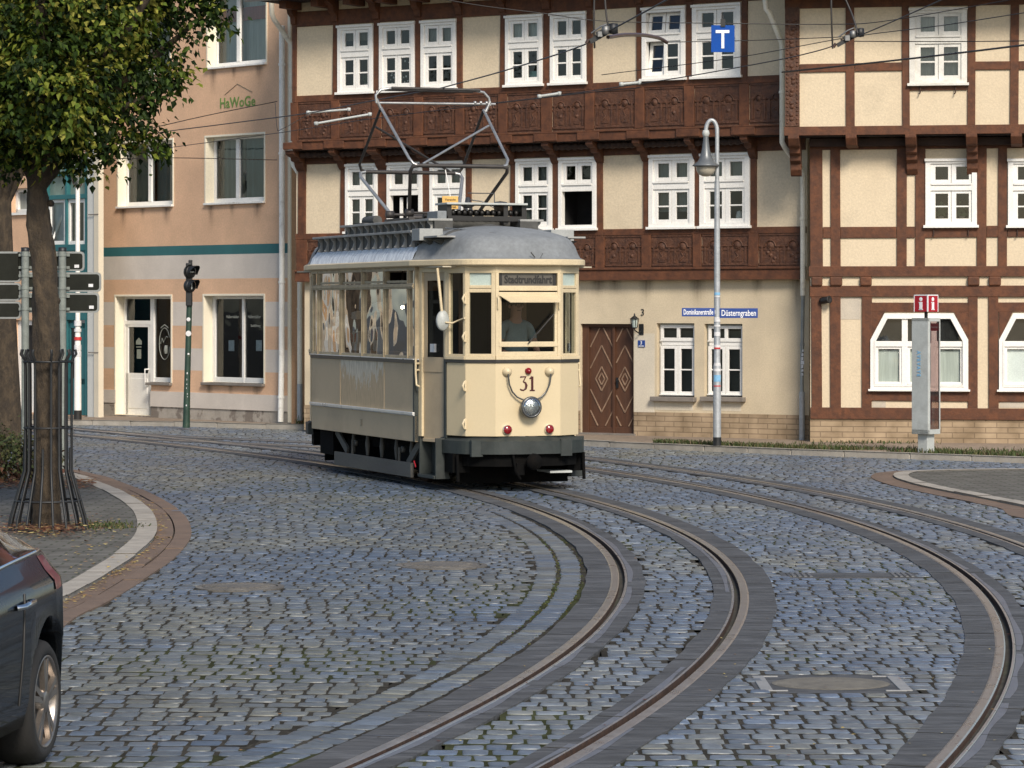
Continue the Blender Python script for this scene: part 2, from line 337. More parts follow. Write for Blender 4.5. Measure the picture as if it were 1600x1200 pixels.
def sweep(mb,P,prof,mis):
    rows=strip_rows(P,prof); n=len(P); b=len(mb.v)
    for r in rows: mb.v+= [tuple(x) for x in r]
    for j in range(len(prof)-1):
        for i in range(n-1):
            a=b+j*n+i; mb.f.append((a,a+n,a+n+1,a+1)); mb.m.append(mis[j]); mb.sm.append(False)
BZ=.027
def bed(P,g,zoff=0.0):
    mb=MB(); z=BZ+zoff
    if g>0: sides=((-.235,-.036),(.095,.235)); seal=((-.075,-.036),(.095,.145))
    else:   sides=((-.235,-.095),(.036,.235)); seal=((-.145,-.095),(.036,.075))
    def wob(d):
        if abs(d)<.2: return offs(P,d)
        s0=np.r_[0,np.cumsum(np.linalg.norm(np.diff(P,axis=0),axis=1))]; ph=d*37+zoff*900+P[0,0]*5
        return offs(P,d)+ (offs(P,d+1)-offs(P,d))*(.006*np.sin(s0*5.1+ph)+.005*np.sin(s0*2.3+ph*2)+.004*np.sin(s0*11+ph*3))[:,None]
    for a,b in sides:
        A_,B_=wob(a),wob(b); n0=len(mb.v); m_=len(P)
        for Q_,z_ in ((A_,-.03),(A_,z),(B_,z),(B_,-.03)): mb.v+=[(x,y,z_) for x,y in Q_]
        for j_ in range(3):
            for i_ in range(m_-1): q_=n0+j_*m_+i_; mb.f.append((q_,q_+m_,q_+m_+1,q_+1)); mb.m.append(0); mb.sm.append(False)
    rs=random.Random(len(P)+int(g*10)+int(zoff*1e4))
    for a,b in seal:
        i=3
        while i<len(P)-4:
            m_=rs.randrange(10,30); e=min(len(P),i+m_); 
            if rs.random()<(.75 if a*g>0 else .45):
                q=P[i:e]; wv=(b-a)*(.75+.25*np.sin(np.arange(len(q))*.9+i)); A_=offs(P,a+.004)[i:e]; t_=offs(P,a+.004+1e-3)[i:e]-A_; t_/=np.linalg.norm(t_,axis=1)[:,None]; B_=A_+t_*wv[:,None]
                bb=len(mb.v); mb.v+=[(x,y,z+.0015) for x,y in A_]+[(x,y,z+.0015) for x,y in B_]; nn=len(q)
                for k in range(nn-1): mb.f.append((bb+k,bb+nn+k,bb+nn+k+1,bb+k+1)); mb.m.append(1); mb.sm.append(False)
            i=e
    s_=np.r_[0,np.cumsum(np.linalg.norm(np.diff(P,axis=0),axis=1))]; t_=1.3
    while t_<s_[-1]:
        for a,b in sides:
            q0=[np.array([np.interp(t_+d,s_,offs(P,c)[:,0]),np.interp(t_+d,s_,offs(P,c)[:,1])]) for d,c in ((0,a),(rs.uniform(-.02,.02),b),(.014,b),(.014,a))]
            mb.poly([(x,y,z+.0022) for x,y in q0],1 if int(t_*10)%4==0 else 2)
        t_+=rs.uniform(.6,1.5)
    return mb.build('track_bed',[M['bed'],M['seal'],M['dirt']],kind='structure')
def rail(P,g,label,zoff=0.0):
    mb=MB(); z=BZ+.003+zoff
    if g>0: prof=[(-.036,-.02),(-.036,z-.004),(-.024,z+.001),(.022,z+.002),(.030,z-.004),(.032,-.018),(.074,-.018),(.076,z),(.092,z),(.095,z-.004),(.095,-.02)]; mis=[0,0,0,0,2,2,2,1,1,0]
    else:   prof=[(-.095,-.02),(-.095,z-.004),(-.092,z),(-.076,z),(-.074,-.018),(-.032,-.018),(-.030,z-.004),(-.022,z+.002),(.024,z+.001),(.036,z-.004),(.036,-.02)]; mis=[0,1,1,2,2,2,0,0,0,0]
    sweep(mb,P,prof,mis)
    return mb.build('tram_rail',[M['rail'],M['rail_lip'],M['rust']],label=label,cat='tram rail',group='grooved tram rails in the cobbles')
RAILS=[(K1,1,'inner grooved rail of the curve the tram stands on',0),(offs(K1,1.0),-1,'outer grooved rail of the curve the tram stands on',0),
       (K2,1,'inner grooved rail of the empty right-hand track',-.002),(offs(K2,1.06),-1,'outer grooved rail of the empty right-hand track, nearest the information pillar',-.002)]
for P,g,lab,zo in RAILS:
    bed(P,g,zo); rail(P,g,lab,zo)
RC=[offs(P,.03*g) for P,g,_,_ in RAILS]

def cr(pts,n=8,closed=False):
    pts=[np.array(p,float) for p in pts]; out=[]
    P=[2*pts[0]-pts[1]]+pts+[2*pts[-1]-pts[-2]]
    for i in range(1,len(P)-2):
        for k in range(n):
            t=k/n; a,b,c,d=P[i-1],P[i],P[i+1],P[i+2]
            out.append(.5*((2*b)+(-a+c)*t+(2*a-5*b+4*c-d)*t*t+(-a+3*b-3*c+d)*t**3))
    out.append(pts[-1]); return np.array(out)
def GP(px): return bp(px)
# --- left island (kerb outer edge, walking away from the camera)
kerbL=cr(np.vstack([[(-3.2,15.5)],GP([(20,985),(95,946),(160,909),(215,872),(243,838),(233,804),(193,777),(150,758),(110,745),(50,737)]),[(-8.6,41.8),(-14,42.5)]]),8)
kerbR=cr(np.vstack([[(9.5,29)],GP([(1700,818),(1600,796),(1500,776),(1430,761),(1399,750),(1406,743),(1450,740),(1600,738)]),[(10.2,40.6),(15,40)]]),8)
farK=np.vstack([[(-22,60.5)],GP([(-200,661),(120,665),(300,668),(480,673),(700,685),(910,698),(1260,713),(1600,725),(1800,731)]),[(16,41.6)]])
def poly_slab(name,outline,z,mat,**kw):
    mb=MB(); n=len(outline)
    mb.v=[(p[0],p[1],z) for p in outline]+[(p[0],p[1],-.03) for p in outline]
    mb.f=[tuple(range(n))]+[(i,(i+1)%n,n+(i+1)%n,n+i) for i in range(n)]; mb.m=[0]*(n+1); mb.sm=[False]*(n+1)
    return mb.build(name,mat,kind='structure',**kw)
def kerb_stones(P,d0,d1,z,step=1.0,mat='kerb',gap=.008):
    mb=MB(); s=np.r_[0,np.cumsum(np.linalg.norm(np.diff(P,axis=0),axis=1))]
    A,B=offs(P,d0),offs(P,d1); L=s[-1]; t=0
    while t<L-.05:
        e=min(L,t+step*R.uniform(.8,1.2)); ts=np.linspace(t+gap/2,e-gap/2,5); dz=R.uniform(-.006,.006)
        ia=[(np.interp(x,s,A[:,0]),np.interp(x,s,A[:,1])) for x in ts]; ib=[(np.interp(x,s,B[:,0]),np.interp(x,s,B[:,1])) for x in ts]
        ol=ia+ib[::-1]; n=len(ol)
        mb.add([(p[0],p[1],z+dz) for p in ol]+[(p[0],p[1],-.05) for p in ol],[tuple(range(n))]+[(i,(i+1)%n,n+(i+1)%n,n+i) for i in range(n)])
        t=e
    return mb
def fix_orient(P,left): return P
# pavements (tops at z = .11)
KZ=.11; IZ=.06
isl=[tuple(p) for p in offs(kerbL,-.03)]+[(-16,42.5),(-16,12),(-3.6,12)]
poly_slab('pavement',isl[::-1],IZ-.008,M['paving'])
isr=[tuple(p) for p in offs(kerbR,.03)]+[(18,40),(18,27),(10,27)]
poly_slab('pavement',isr,.04,M['paving'])
kerb_stones(kerbL,-.17,0,IZ,.9).build('kerb',M['kerb'],kind='structure',bevel=.012)
kerb_stones(kerbR,0,.17,.05,.9).build('kerb',M['kerb'],kind='structure',bevel=.012)
g=kerb_stones(kerbL,.01,.17,.026,1.1); g2=kerb_stones(kerbL,.185,.345,.026,1.1); g.add(g2.v,g2.f)
g.build('gutter',M['gutterstone'],kind='structure')
g=kerb_stones(kerbR,-.30,-.01,.026,1.1); g.build('gutter',M['gutterstone'],kind='structure')
side=[tuple(p) for p in farK]+[(26,41),(26,60),(-22,80)]
poly_slab('sidewalk',side,KZ-.012,M['sidewalk'])
kerb_stones(farK,-.0,.13,KZ,1.0).build('kerb',M['kerb'],kind='structure',bevel=.012)
# ground sheet to the horizon
mb=MB(); mb.quad((-400,-60,-.012),(400,-60,-.012),(400,600,-.012),(-400,600,-.012)); mb.build('ground',M['dirt'],kind='structure')

# --- cobbles: every sett is real geometry, one road surface
def pdist(Q,P):
    """min distance of points Q to polyline P (vertices, dense)"""
    out=np.full(len(Q),1e9); 
    for i in range(0,len(Q),4000):
        q=Q[i:i+4000]; a=P[:-1];d=P[1:]-a; L=(d*d).sum(1)+1e-12
        t=np.clip(((q[:,None,:]-a)*d).sum(2)/L,0,1); pr=a+t[...,None]*d
        out[i:i+4000]=np.sqrt(((q[:,None,:]-pr)**2).sum(2)).min(1)
    return out
def inpoly(Q,poly):
    poly=np.array(poly); x,y=Q[:,0],Q[:,1]; ins=np.zeros(len(Q),bool); j=len(poly)-1
    for i in range(len(poly)):
        xi,yi=poly[i];xj,yj=poly[j]
        c=((yi>y)!=(yj>y))&(x<(xj-xi)*(y-yi)/(yj-yi+1e-12)+xi); ins^=c; j=i
    return ins
cx=[];cy=[];sx=[];sy=[];rot=[]
y=12.6;row=0;off=0
while y<58:
    p=.182 if y<34 else .2
    half=y/6+2.6; x=-half+R.uniform(0,.2)
    while x<half:
        w=R.uniform(.115,.18); cx.append(x+w/2); cy.append(y+.045*math.sin(x*.55+row*.03)+.012*math.sin(x*1.7+row*.9)+(.012*math.sin(x*5+row*2.1) if x<0 else 0)); sx.append(w); sy.append(p); rot.append(0); x+=w
    y+=p;row+=1
# two border rows laid along the inner rail
s_=np.r_[0,np.cumsum(np.linalg.norm(np.diff(K1,axis=0),axis=1))]
border=[]
for d in (-.365,-.565):
    Q=offs(K1,d); t=0
    while t<s_[-1]:
        w=R.uniform(.13,.2); xx=np.interp(t+w/2,s_,Q[:,0]);yy=np.interp(t+w/2,s_,Q[:,1])
        x2=np.interp(t+w/2+.1,s_,Q[:,0]);y2=np.interp(t+w/2+.1,s_,Q[:,1])
        if 12.5<yy<33: border.append((xx,yy,w,.2,math.atan2(y2-yy,x2-xx)))
        t+=w
C=np.stack([cx,cy],1); S=np.stack([sx,sy],1); rot=np.array(rot,float)
keep=np.ones(len(C),bool)
d1s=pdist(C,RC[0])
for P in RC: keep&=pdist(C,P)>.198
# left-side border zone
K1x=np.interp(C[:,1],K1[:,1],K1[:,0])
dK=pdist(C,K1); keep&=~((C[:,0]<K1x)&(dK<.66)&(C[:,1]<32.8))
islL=np.array([tuple(p) for p in offs(kerbL,.30)]+[(-16,42.5),(-16,12),(-3.6,12)]); islR=np.array([tuple(p) for p in offs(kerbR,-.26)]+[(18,40),(18,27),(10,27)])
keep&=~inpoly(C,islL); keep&=~inpoly(C,islR)
fk=np.interp(C[:,0],farK[:,0],farK[:,1]); keep&=C[:,1]<fk-.02
COVERS=[((690,887),.34),((375,921),.30)]
CP=[(G(*p),r) for p,r in COVERS]
for c,r in CP: keep&=np.hypot(C[:,0]-c.x,C[:,1]-c.y)>r+.05
BOX=[(G(1298,1072),.40,.34),(G(1330,902),.52,.22)]
for c,a,b in BOX: keep&=~((abs(C[:,0]-c.x)<a+.03)&(abs(C[:,1]-c.y)<b+.06))
C=C[keep];S=S[keep];rot=rot[keep]; dK=dK[keep]
if border:
    B=np.array(border); C=np.vstack([C,B[:,:2]]);S=np.vstack([S,B[:,2:4]]);rot=np.r_[rot,B[:,4]]
n=len(C)
def vnoise(x,y,s,seed):
    # smooth value noise
    rs=np.random.RandomState(seed); T=rs.rand(64,64); x=x/s+100;y=y/s+100
    xi=np.floor(x).astype(int);yi=np.floor(y).astype(int);fx=x-xi;fy=y-yi;fx=fx*fx*(3-2*fx);fy=fy*fy*(3-2*fy)
    g=lambda a,b:T[a%64,b%64]
    return (g(xi,yi)*(1-fx)+g(xi+1,yi)*fx)*(1-fy)+(g(xi,yi+1)*(1-fx)+g(xi+1,yi+1)*fx)*fy
zone=vnoise(C[:,0],C[:,1],2.2,1)*.6+vnoise(C[:,0],C[:,1],.8,2)*.4
hx,hy=S[:,0]/2-.0045,S[:,1]/2-.0095
hx*=NR.uniform(.9,1.0,n);hy*=NR.uniform(.88,1.0,n)
zt=.0195+NR.uniform(-.0018,.0018,n)
tx=NR.normal(0,.012,n);ty=NR.normal(0,.012,n)-.004
rings=[(1.0,-.014),(.975,-.0058),(.93,-.0018),(.66,.0)]
NP=8; cutx,cuty=.26,.20
sg=np.array([(-1,-1+cuty),(-1+cutx,-1),(1-cutx,-1),(1,-1+cuty),(1,1-cuty),(1-cutx,1),(-1+cutx,1),(-1,1-cuty)],float)
V=np.zeros((n,len(rings)*NP,3))
jit=NR.normal(0,.004,(n,NP,2))
cr_,sr_=np.cos(rot),np.sin(rot)
for r,(k,dz) in enumerate(rings):
    for c in range(NP):
        lx=sg[c,0]*hx*k+jit[:,c,0]; ly=sg[c,1]*hy*k+jit[:,c,1]
        V[:,r*NP+c,0]=C[:,0]+lx*cr_-ly*sr_; V[:,r*NP+c,1]=C[:,1]+lx*sr_+ly*cr_
        V[:,r*NP+c,2]=zt+dz+lx*tx+ly*ty
base=[]
for r in range(len(rings)-1):
    for c in range(NP): base.append((r*NP+c,r*NP+(c+1)%NP,(r+1)*NP+(c+1)%NP,(r+1)*NP+c))
t=(len(rings)-1)*NP; base+=[(t,t+1,t+2,t+3),(t,t+3,t+4,t+7),(t+7,t+4,t+5,t+6)]
Fq=(np.array(base)[None]+np.arange(n)[:,None,None]*len(rings)*NP).reshape(-1,4)
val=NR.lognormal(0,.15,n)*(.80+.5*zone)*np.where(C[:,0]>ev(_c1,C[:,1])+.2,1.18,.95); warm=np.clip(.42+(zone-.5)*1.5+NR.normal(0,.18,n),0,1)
ca=np.array((.078,.104,.146));cb=np.array((.104,.106,.090))  # bluish tone puts the sky's sheen into the stone colour
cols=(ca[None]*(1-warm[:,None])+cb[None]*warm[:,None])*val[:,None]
cols=np.repeat(cols,len(rings)*NP,axis=0)
# joint filling between the setts
nv=len(V)*len(rings)*NP; J4=np.zeros((n,4,3)); q4=np.array([(-1,-1),(1,-1),(1,1),(-1,1)],float)
for c in range(4):
    lx=q4[c,0]*(S[:,0]/2+.03); ly=q4[c,1]*(S[:,1]/2+.03)
    J4[:,c,0]=C[:,0]+lx*cr_-ly*sr_; J4[:,c,1]=C[:,1]+lx*sr_+ly*cr_; J4[:,c,2]=.0142-NR.uniform(0,.002,n)
jm=(vnoise(C[:,0],C[:,1],1.6,31)>.62)[:,None]; jc=np.where(jm,np.array((.055,.060,.030))[None],np.array((.056,.052,.044))[None])*NR.uniform(.7,1.3,n)[:,None]*.8
Vall=np.vstack([V.reshape(-1,3),J4.reshape(-1,3)]); Fall=np.vstack([Fq,np.arange(n*4).reshape(-1,4)+nv]); cols=np.vstack([cols,np.repeat(jc,4,axis=0)])
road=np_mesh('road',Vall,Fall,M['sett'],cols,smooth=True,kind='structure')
road.data.materials.append(M['joint']); mi_=np.zeros(len(Fall),np.int32); mi_[-n:]=1; road.data.polygons.foreach_set('material_index',mi_)

# --- manhole covers and frames
for (c,r),lab in zip(CP,('round sand-coloured manhole cover in the middle of the cobbles','round manhole cover in the cobbles near the tree island')):
    mb=MB(); mb.lathe((0,0,0),[(r+.05,-.02),(r+.05,.024),(r,.026),(r,.018),(r-.015,.018),(r-.02,.028),(r*.5,.031),(0,.031)],n=32,smooth=False)
    for k in range(24):
        a=2*math.pi*k/24; mb.box(math.cos(a)*r*.7-.02,math.cos(a)*r*.7+.02,math.sin(a)*r*.7-.02,math.sin(a)*r*.7+.02,.028,.034)
    mb.build('manhole_cover',pmat('cast_cover',(.125,.115,.10),.75,.3,7,(.06,.052,.045),.6,4,.45,.7,.6,25),loc=(c.x,c.y,0),label=lab,cat='manhole cover',group='manhole covers in the cobbles')
c,a,b=BOX[0]
t=empty('manhole_cover',(c.x,c.y,0),0,'oval sand-filled cover in a rectangular steel frame between the tracks','manhole cover','manhole covers in the cobbles')
mb=MB(); 
for s in (-1,1):
    mb.box(s*a-.035,s*a+.035,-b,b,-.02,.0205); mb.box(-a,-a+.12,s*b-.012,s*b+.012,-.02,.0195); mb.box(a-.12,a,s*b-.012,s*b+.012,-.02,.0195)
mb.build('frame',pmat('dull_steel',(.24,.24,.235),.6,.1,8,bump=.1),t,bevel=.003)
mb=MB(); mb.lathe((0,0,0),[(1,-.02),(1,.016),(.93,.02),(0,.023)],n=36,smooth=False); mb.v=[(x*.345,y*.29,z) for x,y,z in mb.v]; mb.build('lid',pmat('sand_cover',(.14,.128,.105),.85,.2,9,(.10,.09,.07),.6,5,bump=.5,bscale=40),t)
mb=MB(); mb.box(-a-.06,a+.06,-b-.10,b+.10,-.02,.0135); mb.build('surround',M['bed'],t)
c,a,b=BOX[1]
t=empty('drain_cover',(c.x,c.y,0),0,'long flat grey drain cover across the cobbles between the tracks','drain cover')
mb=MB(); mb.box(-a-.05,a+.05,-b-.09,b+.09,-.02,.0135); mb.build('surround',M['bed'],t)
mb=MB(); mb.box(-a,a,-b,b,-.02,.02); mb.build('plate',M['bed'],t)
mb=MB()
for s in (-1,1):
    for k in range(4): mb.box(s*(a-.04-k*.045)-.012,s*(a-.04-k*.045)+.012,-b+.03,b-.03,.02,.026)
mb.build('rib',M['steel'],t)

# --- grass along the far kerb, weeds, litter
def blades(name,pts,hh,col,n_per=1,w=.012,mat='grassblade',lean=.35,**kw):
    V=[];Fc=[];Cc=[]
    for (x,y,z,h) in pts:
        a=R.uniform(0,math.pi*2); dx,dy=math.cos(a)*w,math.sin(a)*w; lx,ly=R.gauss(0,lean)*h,R.gauss(0,lean)*h
        b=len(V); V+=[(x-dx,y-dy,z),(x+dx,y+dy,z),(x+lx+dx*.3,y+ly+dy*.3,z+h),(x+lx-dx*.3,y+ly-dy*.3,z+h)]; Fc.append((b,b+1,b+2,b+3))
        c=col(); Cc+=[c]*4
    return np_mesh(name,V,Fc,M[mat],np.array(Cc),**kw)
def gcol():
    k=R.random(); s=R.uniform(.6,1.25)
    return tuple(s*v for v in ((.055,.085,.02) if k<.5 else (.11,.115,.04) if k<.8 else (.17,.13,.07)))
pts=[]
for i in range(9000):
    x=R.uniform(2.2,12.5); 
    yk=float(np.interp(x,farK[:,0],farK[:,1])); wd=min(1.0,.25+.12*(x-2.2))*1.5
    d=abs(R.gauss(0,.5))*wd+.13
    if d<2.2 and vnoise(np.array([x]),np.array([yk+d]),.6,9)[0]>.28: pts.append((x,yk+d,KZ-.015,R.uniform(.02,.075)))
blades('grass',pts,0,gcol,kind='stuff')
pts=[]
for i in range(900):   # weeds by the house corners and island
    q=R.random()
    if q<.35: p=G(R.uniform(462,488),660+R.gauss(0,2),KZ-.02); h=R.uniform(.08,.28)
    elif q<.8: p=G(R.gauss(165,28),R.gauss(823,3),IZ-.01); h=R.uniform(.015,.045)
    else: p=G(R.gauss(1350,60),R.gauss(693,1),KZ-.02); h=R.uniform(.02,.06)
    pts.append((p.x,p.y,(IZ if .35<=q<.8 else KZ)-.015,h))
blades('weeds',pts,0,gcol,kind='stuff')
# moss/grass in the joints of the border setts
pts=[]
for i in range(1500):
    tt=R.uniform(17,29); Q=offs(K1,R.choice((-.465,-.465,-.27))+R.gauss(0,.012)); x=np.interp(tt,Q[:,1],Q[:,0]); 
    if abs(tt-24.5+R.gauss(0,1.6))<3.2: pts.append((x,tt,-.005,R.uniform(.012,.03)))
blades('moss',pts,0,lambda:tuple(R.uniform(.6,1.2)*v for v in (.09,.095,.02)),kind='stuff')
# fallen leaves
V=[];Fc=[];Cc=[]
def leaf_at(x,y,z,s,cols):
    a=R.uniform(0,6.28);b=len(V);c,sn=math.cos(a),math.sin(a);t=R.uniform(0,.5)
    for lx,ly in ((-1,0),(0,-.6),(1,0),(0,.6)): V.append((x+(lx*c-ly*sn)*s,y+(lx*sn+ly*c)*s,z+R.uniform(0,t)*s))
    Fc.append((b,b+1,b+2,b+3)); k=R.uniform(.7,1.3);cc=R.choice(cols);Cc.extend([tuple(k*v for v in cc)]*4)
yel=[(.42,.30,.07),(.45,.36,.14),(.30,.16,.05)];red=[(.15,.055,.025),(.10,.04,.02),(.19,.08,.03),(.30,.18,.08)]
for i in range(420):
    k=R.randrange(len(kerbL)-40)+4; d=abs(R.gauss(0,.05))+.02; p=offs(kerbL,d)[k]; leaf_at(p[0]+R.gauss(0,.03),p[1]+R.gauss(0,.15),.03,R.uniform(.012,.028),yel)
for i in range(1500):
    p=G(R.gauss(70,40),R.gauss(826,8),IZ); leaf_at(p.x,p.y,IZ+R.uniform(-.01,.06),R.uniform(.015,.032),red+yel[1:2])
for i in range(900):
    p=G(R.uniform(-20,150),R.gauss(757,4),IZ); leaf_at(p.x,p.y,IZ+R.uniform(-.01,.05),R.uniform(.02,.045),red)
for i in range(90):
    p=G(R.uniform(100,200),R.uniform(800,900),IZ); 
    leaf_at(p.x,p.y,IZ+.004,R.uniform(.012,.03),yel)
for i in range(260):   # strays on the road and in the far gutter
    p=G(R.uniform(150,1590),R.uniform(700,1190)); leaf_at(p.x,p.y,.03,R.uniform(.008,.018),yel+red[:1])
np_mesh('fallen_leaves',V,Fc,M['litter'],np.array(Cc),kind='stuff')
# dead-looking hedge beside the second trunk
# ================================================================ BUILDINGS
class House:
    def __init__(s,name,px,py,xv,label,cat='house',group=None):
        z=KZ; Y=F*(H-z)/(py-HY); s.O=np.array([(px-800)*Y/F,Y]); d=np.array([800-xv,-F],float); d/=np.linalg.norm(d)
        s.d=d; s.n=np.array([d[1],-d[0]])
        s.root=empty(name,(s.O[0],s.O[1],0),math.atan2(d[1],d[0]),label,cat,group)
    def uz(s,px,py,w=0):
        P=s.O+w*s.n; r=np.array([(px-800)/F,1.]); t=(P@s.n)/(r@s.n); q=r*t
        return float((q-s.O)@s.d), float(H+(HY-py)*t/F)
    def u(s,px,w=0,py=400): return s.uz(px,py,w)[0]
    def rect(s,x0,y0,x1,y1,w=0):
        ym,xm=(y0+y1)/2,(x0+x1)/2
        return s.uz(x0,ym,w)[0],s.uz(x1,ym,w)[0],s.uz(xm,y1,w)[1],s.uz(xm,y0,w)[1]
    def world(s,u,w,z): 
        p=s.O+u*s.d+w*s.n; return Vector((p[0],p[1],z))

def wall_holes(mb,u0,u1,z0,z1,w,holes,depth,mi=0,rmi=None,zcuts=None,zmat=None):
    us=sorted({u0,u1,*[h[0] for h in holes],*[h[1] for h in holes]}); us=[x for x in us if u0-1e-6<=x<=u1+1e-6]
    zs=sorted({z0,z1,*[h[2] for h in holes],*[h[3] for h in holes],*(zcuts or [])}); zs=[x for x in zs if z0-1e-6<=x<=z1+1e-6]
    for i in range(len(us)-1):
        for j in range(len(zs)-1):
            a,b,c,d=us[i],us[i+1],zs[j],zs[j+1]; um,zm=(a+b)/2,(c+d)/2
            if any(h[0]<um<h[1] and h[2]<zm<h[3] for h in holes): continue
            mb.quad((a,-w,c),(b,-w,c),(b,-w,d),(a,-w,d),zmat(zm) if zmat else mi)
    rm=mi if rmi is None else rmi
    if 0: pass
    for h in holes:
        a,b,c,d=h[:4]; y0,y1=-w,-w+depth; fl=h[4] if len(h)>4 else ''
        if 'L' not in fl: mb.quad((a,y0,c),(a,y0,d),(a,y1,d),(a,y1,c),rm)
        if 'R' not in fl: mb.quad((b,y0,d),(b,y0,c),(b,y1,c),(b,y1,d),rm)
        mb.quad((a,y0,d),(b,y0,d),(b,y1,d),(a,y1,d),rm); mb.quad((b,y0,c),(a,y0,c),(a,y1,c),(b,y1,c),rm)
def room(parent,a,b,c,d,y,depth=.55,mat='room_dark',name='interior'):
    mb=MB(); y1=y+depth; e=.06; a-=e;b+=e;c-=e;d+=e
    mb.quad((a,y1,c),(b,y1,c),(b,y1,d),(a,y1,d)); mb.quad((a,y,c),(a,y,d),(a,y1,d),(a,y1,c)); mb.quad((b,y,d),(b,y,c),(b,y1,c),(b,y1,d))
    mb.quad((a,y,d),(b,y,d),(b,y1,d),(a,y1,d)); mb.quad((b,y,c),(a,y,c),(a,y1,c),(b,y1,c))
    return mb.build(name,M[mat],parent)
def plate(parent,a,b,c,d,y,mat,name,th=.003):
    mb=MB(); mb.box(a,b,y,y+th,c,d); return mb.build(name,M[mat] if isinstance(mat,str) else mat,parent)

def cross_window(house,r,w,white='white_paint',curtain=None,lower_open=False,tilt=False,things=None,recess=0.0):
    """white double window: two small lights over two 2-pane casements"""
    a,b,c,d=r; U=b-a; Z=d-c; zz=lambda f:d-f*Z; uu=lambda f:a+f*U
    y=lambda k:-w+recess-k
    mb=MB()
    fr=.10
    mb.box(a,uu(fr),y(.055),y(-.05),c,d); mb.box(uu(1-fr),b,y(.055),y(-.05),c,d)
    mb.box(uu(fr),uu(1-fr),y(.055),y(-.05),zz(.065),d); mb.box(a-.012,b+.012,y(.085),y(.0),d-.03,d+.012)
    mb.box(uu(fr),uu(1-fr),y(.055),y(-.05),c,zz(.945)); mb.box(a-.03,b+.03,y(.095),y(.0),c-.03,c+.012)
    mb.box(uu(fr),uu(1-fr),y(.05),y(-.05),zz(.47),zz(.36)); mb.box(uu(fr+.01),uu(1-fr-.01),y(.07),y(.0),zz(.385),zz(.36))
    s0,s1=fr,1-fr
    def sash(f0,f1,bar,k=.03,ty=0):
        st=.075
        z1,z0=zz(f0),zz(f1)
        for q0,q1 in ((s0,.5-.004),(.5+.004,s1)):
            mb.box(uu(q0),uu(q0)+st*U*1.25,y(k),y(k-.05),z0,z1); mb.box(uu(q1)-st*U*.75,uu(q1),y(k),y(k-.05),z0,z1)
            mb.box(uu(q0),uu(q1),y(k-.002),y(k-.05),z1-.045*Z,z1); mb.box(uu(q0),uu(q1),y(k-.002),y(k-.05),z0,z0+.055*Z)
            if bar:
                zm=(z0+z1)/2; mb.box(uu(q0)+.05*U,uu(q1)-.05*U,y(k-.006),y(k-.04),zm-.011*Z,zm+.011*Z)
    panes=[]
    if tilt:
        # casements tipped inwards at the top: built upright, then leaned by hand
        def lean(f0,f1,bar,only=None):
            m2=MB(); st=.07*U; z0,z1=zz(f1),zz(f0)
            for i,(q0,q1) in enumerate(((s0,.497),(.503,s1))):
                if only is not None and i!=only: continue
                p0,p1=uu(q0)+.004,uu(q1)-.004
                m2.box(p0,p0+st,0,.04,z0,z1);m2.box(p1-st,p1,0,.04,z0,z1);m2.box(p0,p1,.002,.04,z0,z0+.055*Z);m2.box(p0,p1,.002,.04,z1-.045*Z,z1)
                if bar: m2.box(p0,p1,.006,.03,(z0+z1)/2-.012*Z,(z0+z1)/2+.012*Z)
                panes.append([(p0+st/2,.02,z0+.02),(p1-st/2,.02,z0+.02),(p1-st/2,.02,z1-.02),(p0+st/2,.02,z1-.02)])
                panes[-1]=[(x,y(-.01)+yy+(zq-z0)*.16,zq) for x,yy,zq in panes[-1]]
            mb.add([(x,y(-.005)+yy+(zq-z0)*.16,zq) for x,yy,zq in m2.v],m2.f)
        lean(.065,.36,False); lean(.47,.945,True,0)
        s0=.5; 
        st=.075; z1,z0=zz(.47),zz(.945)
        mb.box(uu(.5),uu(.5)+st*U,y(.03),y(-.02),z0,z1); mb.box(uu(s1)-st*U,uu(s1),y(.03),y(-.02),z0,z1); mb.box(uu(.5),uu(s1),y(.028),y(-.02),z1-.045*Z,z1); mb.box(uu(.5),uu(s1),y(.028),y(-.02),z0,z0+.055*Z); mb.box(uu(.55),uu(.85),y(.024),y(-.01),(z0+z1)/2-.012*Z,(z0+z1)/2+.012*Z)
        panes.append([(uu(.52),y(.005),z0),(uu(.88),y(.005),z0),(uu(.88),y(.005),z1),(uu(.52),y(.005),z1)])
    else:
        sash(.065,.36,False)
        if not lower_open: sash(.47,.945,True)
    o=mb.build('window',M[white],house.root,bevel=.004)
    g=MB()
    if tilt:
        for p in panes: g.quad(*p)
    else:
        g.quad((uu(.1),y(.004),c),(uu(.9),y(.004),c) if not lower_open else (uu(.9),y(.004),c),(uu(.9),y(.004),d),(uu(.1),y(.004),d)) if not lower_open else g.quad((uu(.1),y(.004),zz(.42)),(uu(.9),y(.004),zz(.42)),(uu(.9),y(.004),d),(uu(.1),y(.004),d))
    g.build('pane',M['pane'],o)
    if curtain:
        kind=curtain if isinstance(curtain,str) else curtain[0]
        f=.0 if isinstance(curtain,str) else curtain[1]
        cm=MB(); n=24; cz0=c+.02 if isinstance(curtain,str) else zz(curtain[1])
        for k in range(n):
            q0,q1=.08+.84*k/n,.08+.84*(k+1)/n; f0,f1=.012*math.sin(k*1.9),.012*math.sin((k+1)*1.9)
            cm.quad((uu(q0),y(-.07)+f0,cz0),(uu(q1),y(-.07)+f1,cz0),(uu(q1),y(-.07)+f1,d),(uu(q0),y(-.07)+f0,d))
        cm.build('curtain',M[kind],o)
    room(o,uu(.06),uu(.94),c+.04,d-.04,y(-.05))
    for t in things or []: t(o,uu,zz,y)
    return o
def hole(r,f=.08):
    a,b,c,d=r; U=b-a;Z=d-c; return (a+f*U,b-f*U,c+.03*Z,d-.03*Z)
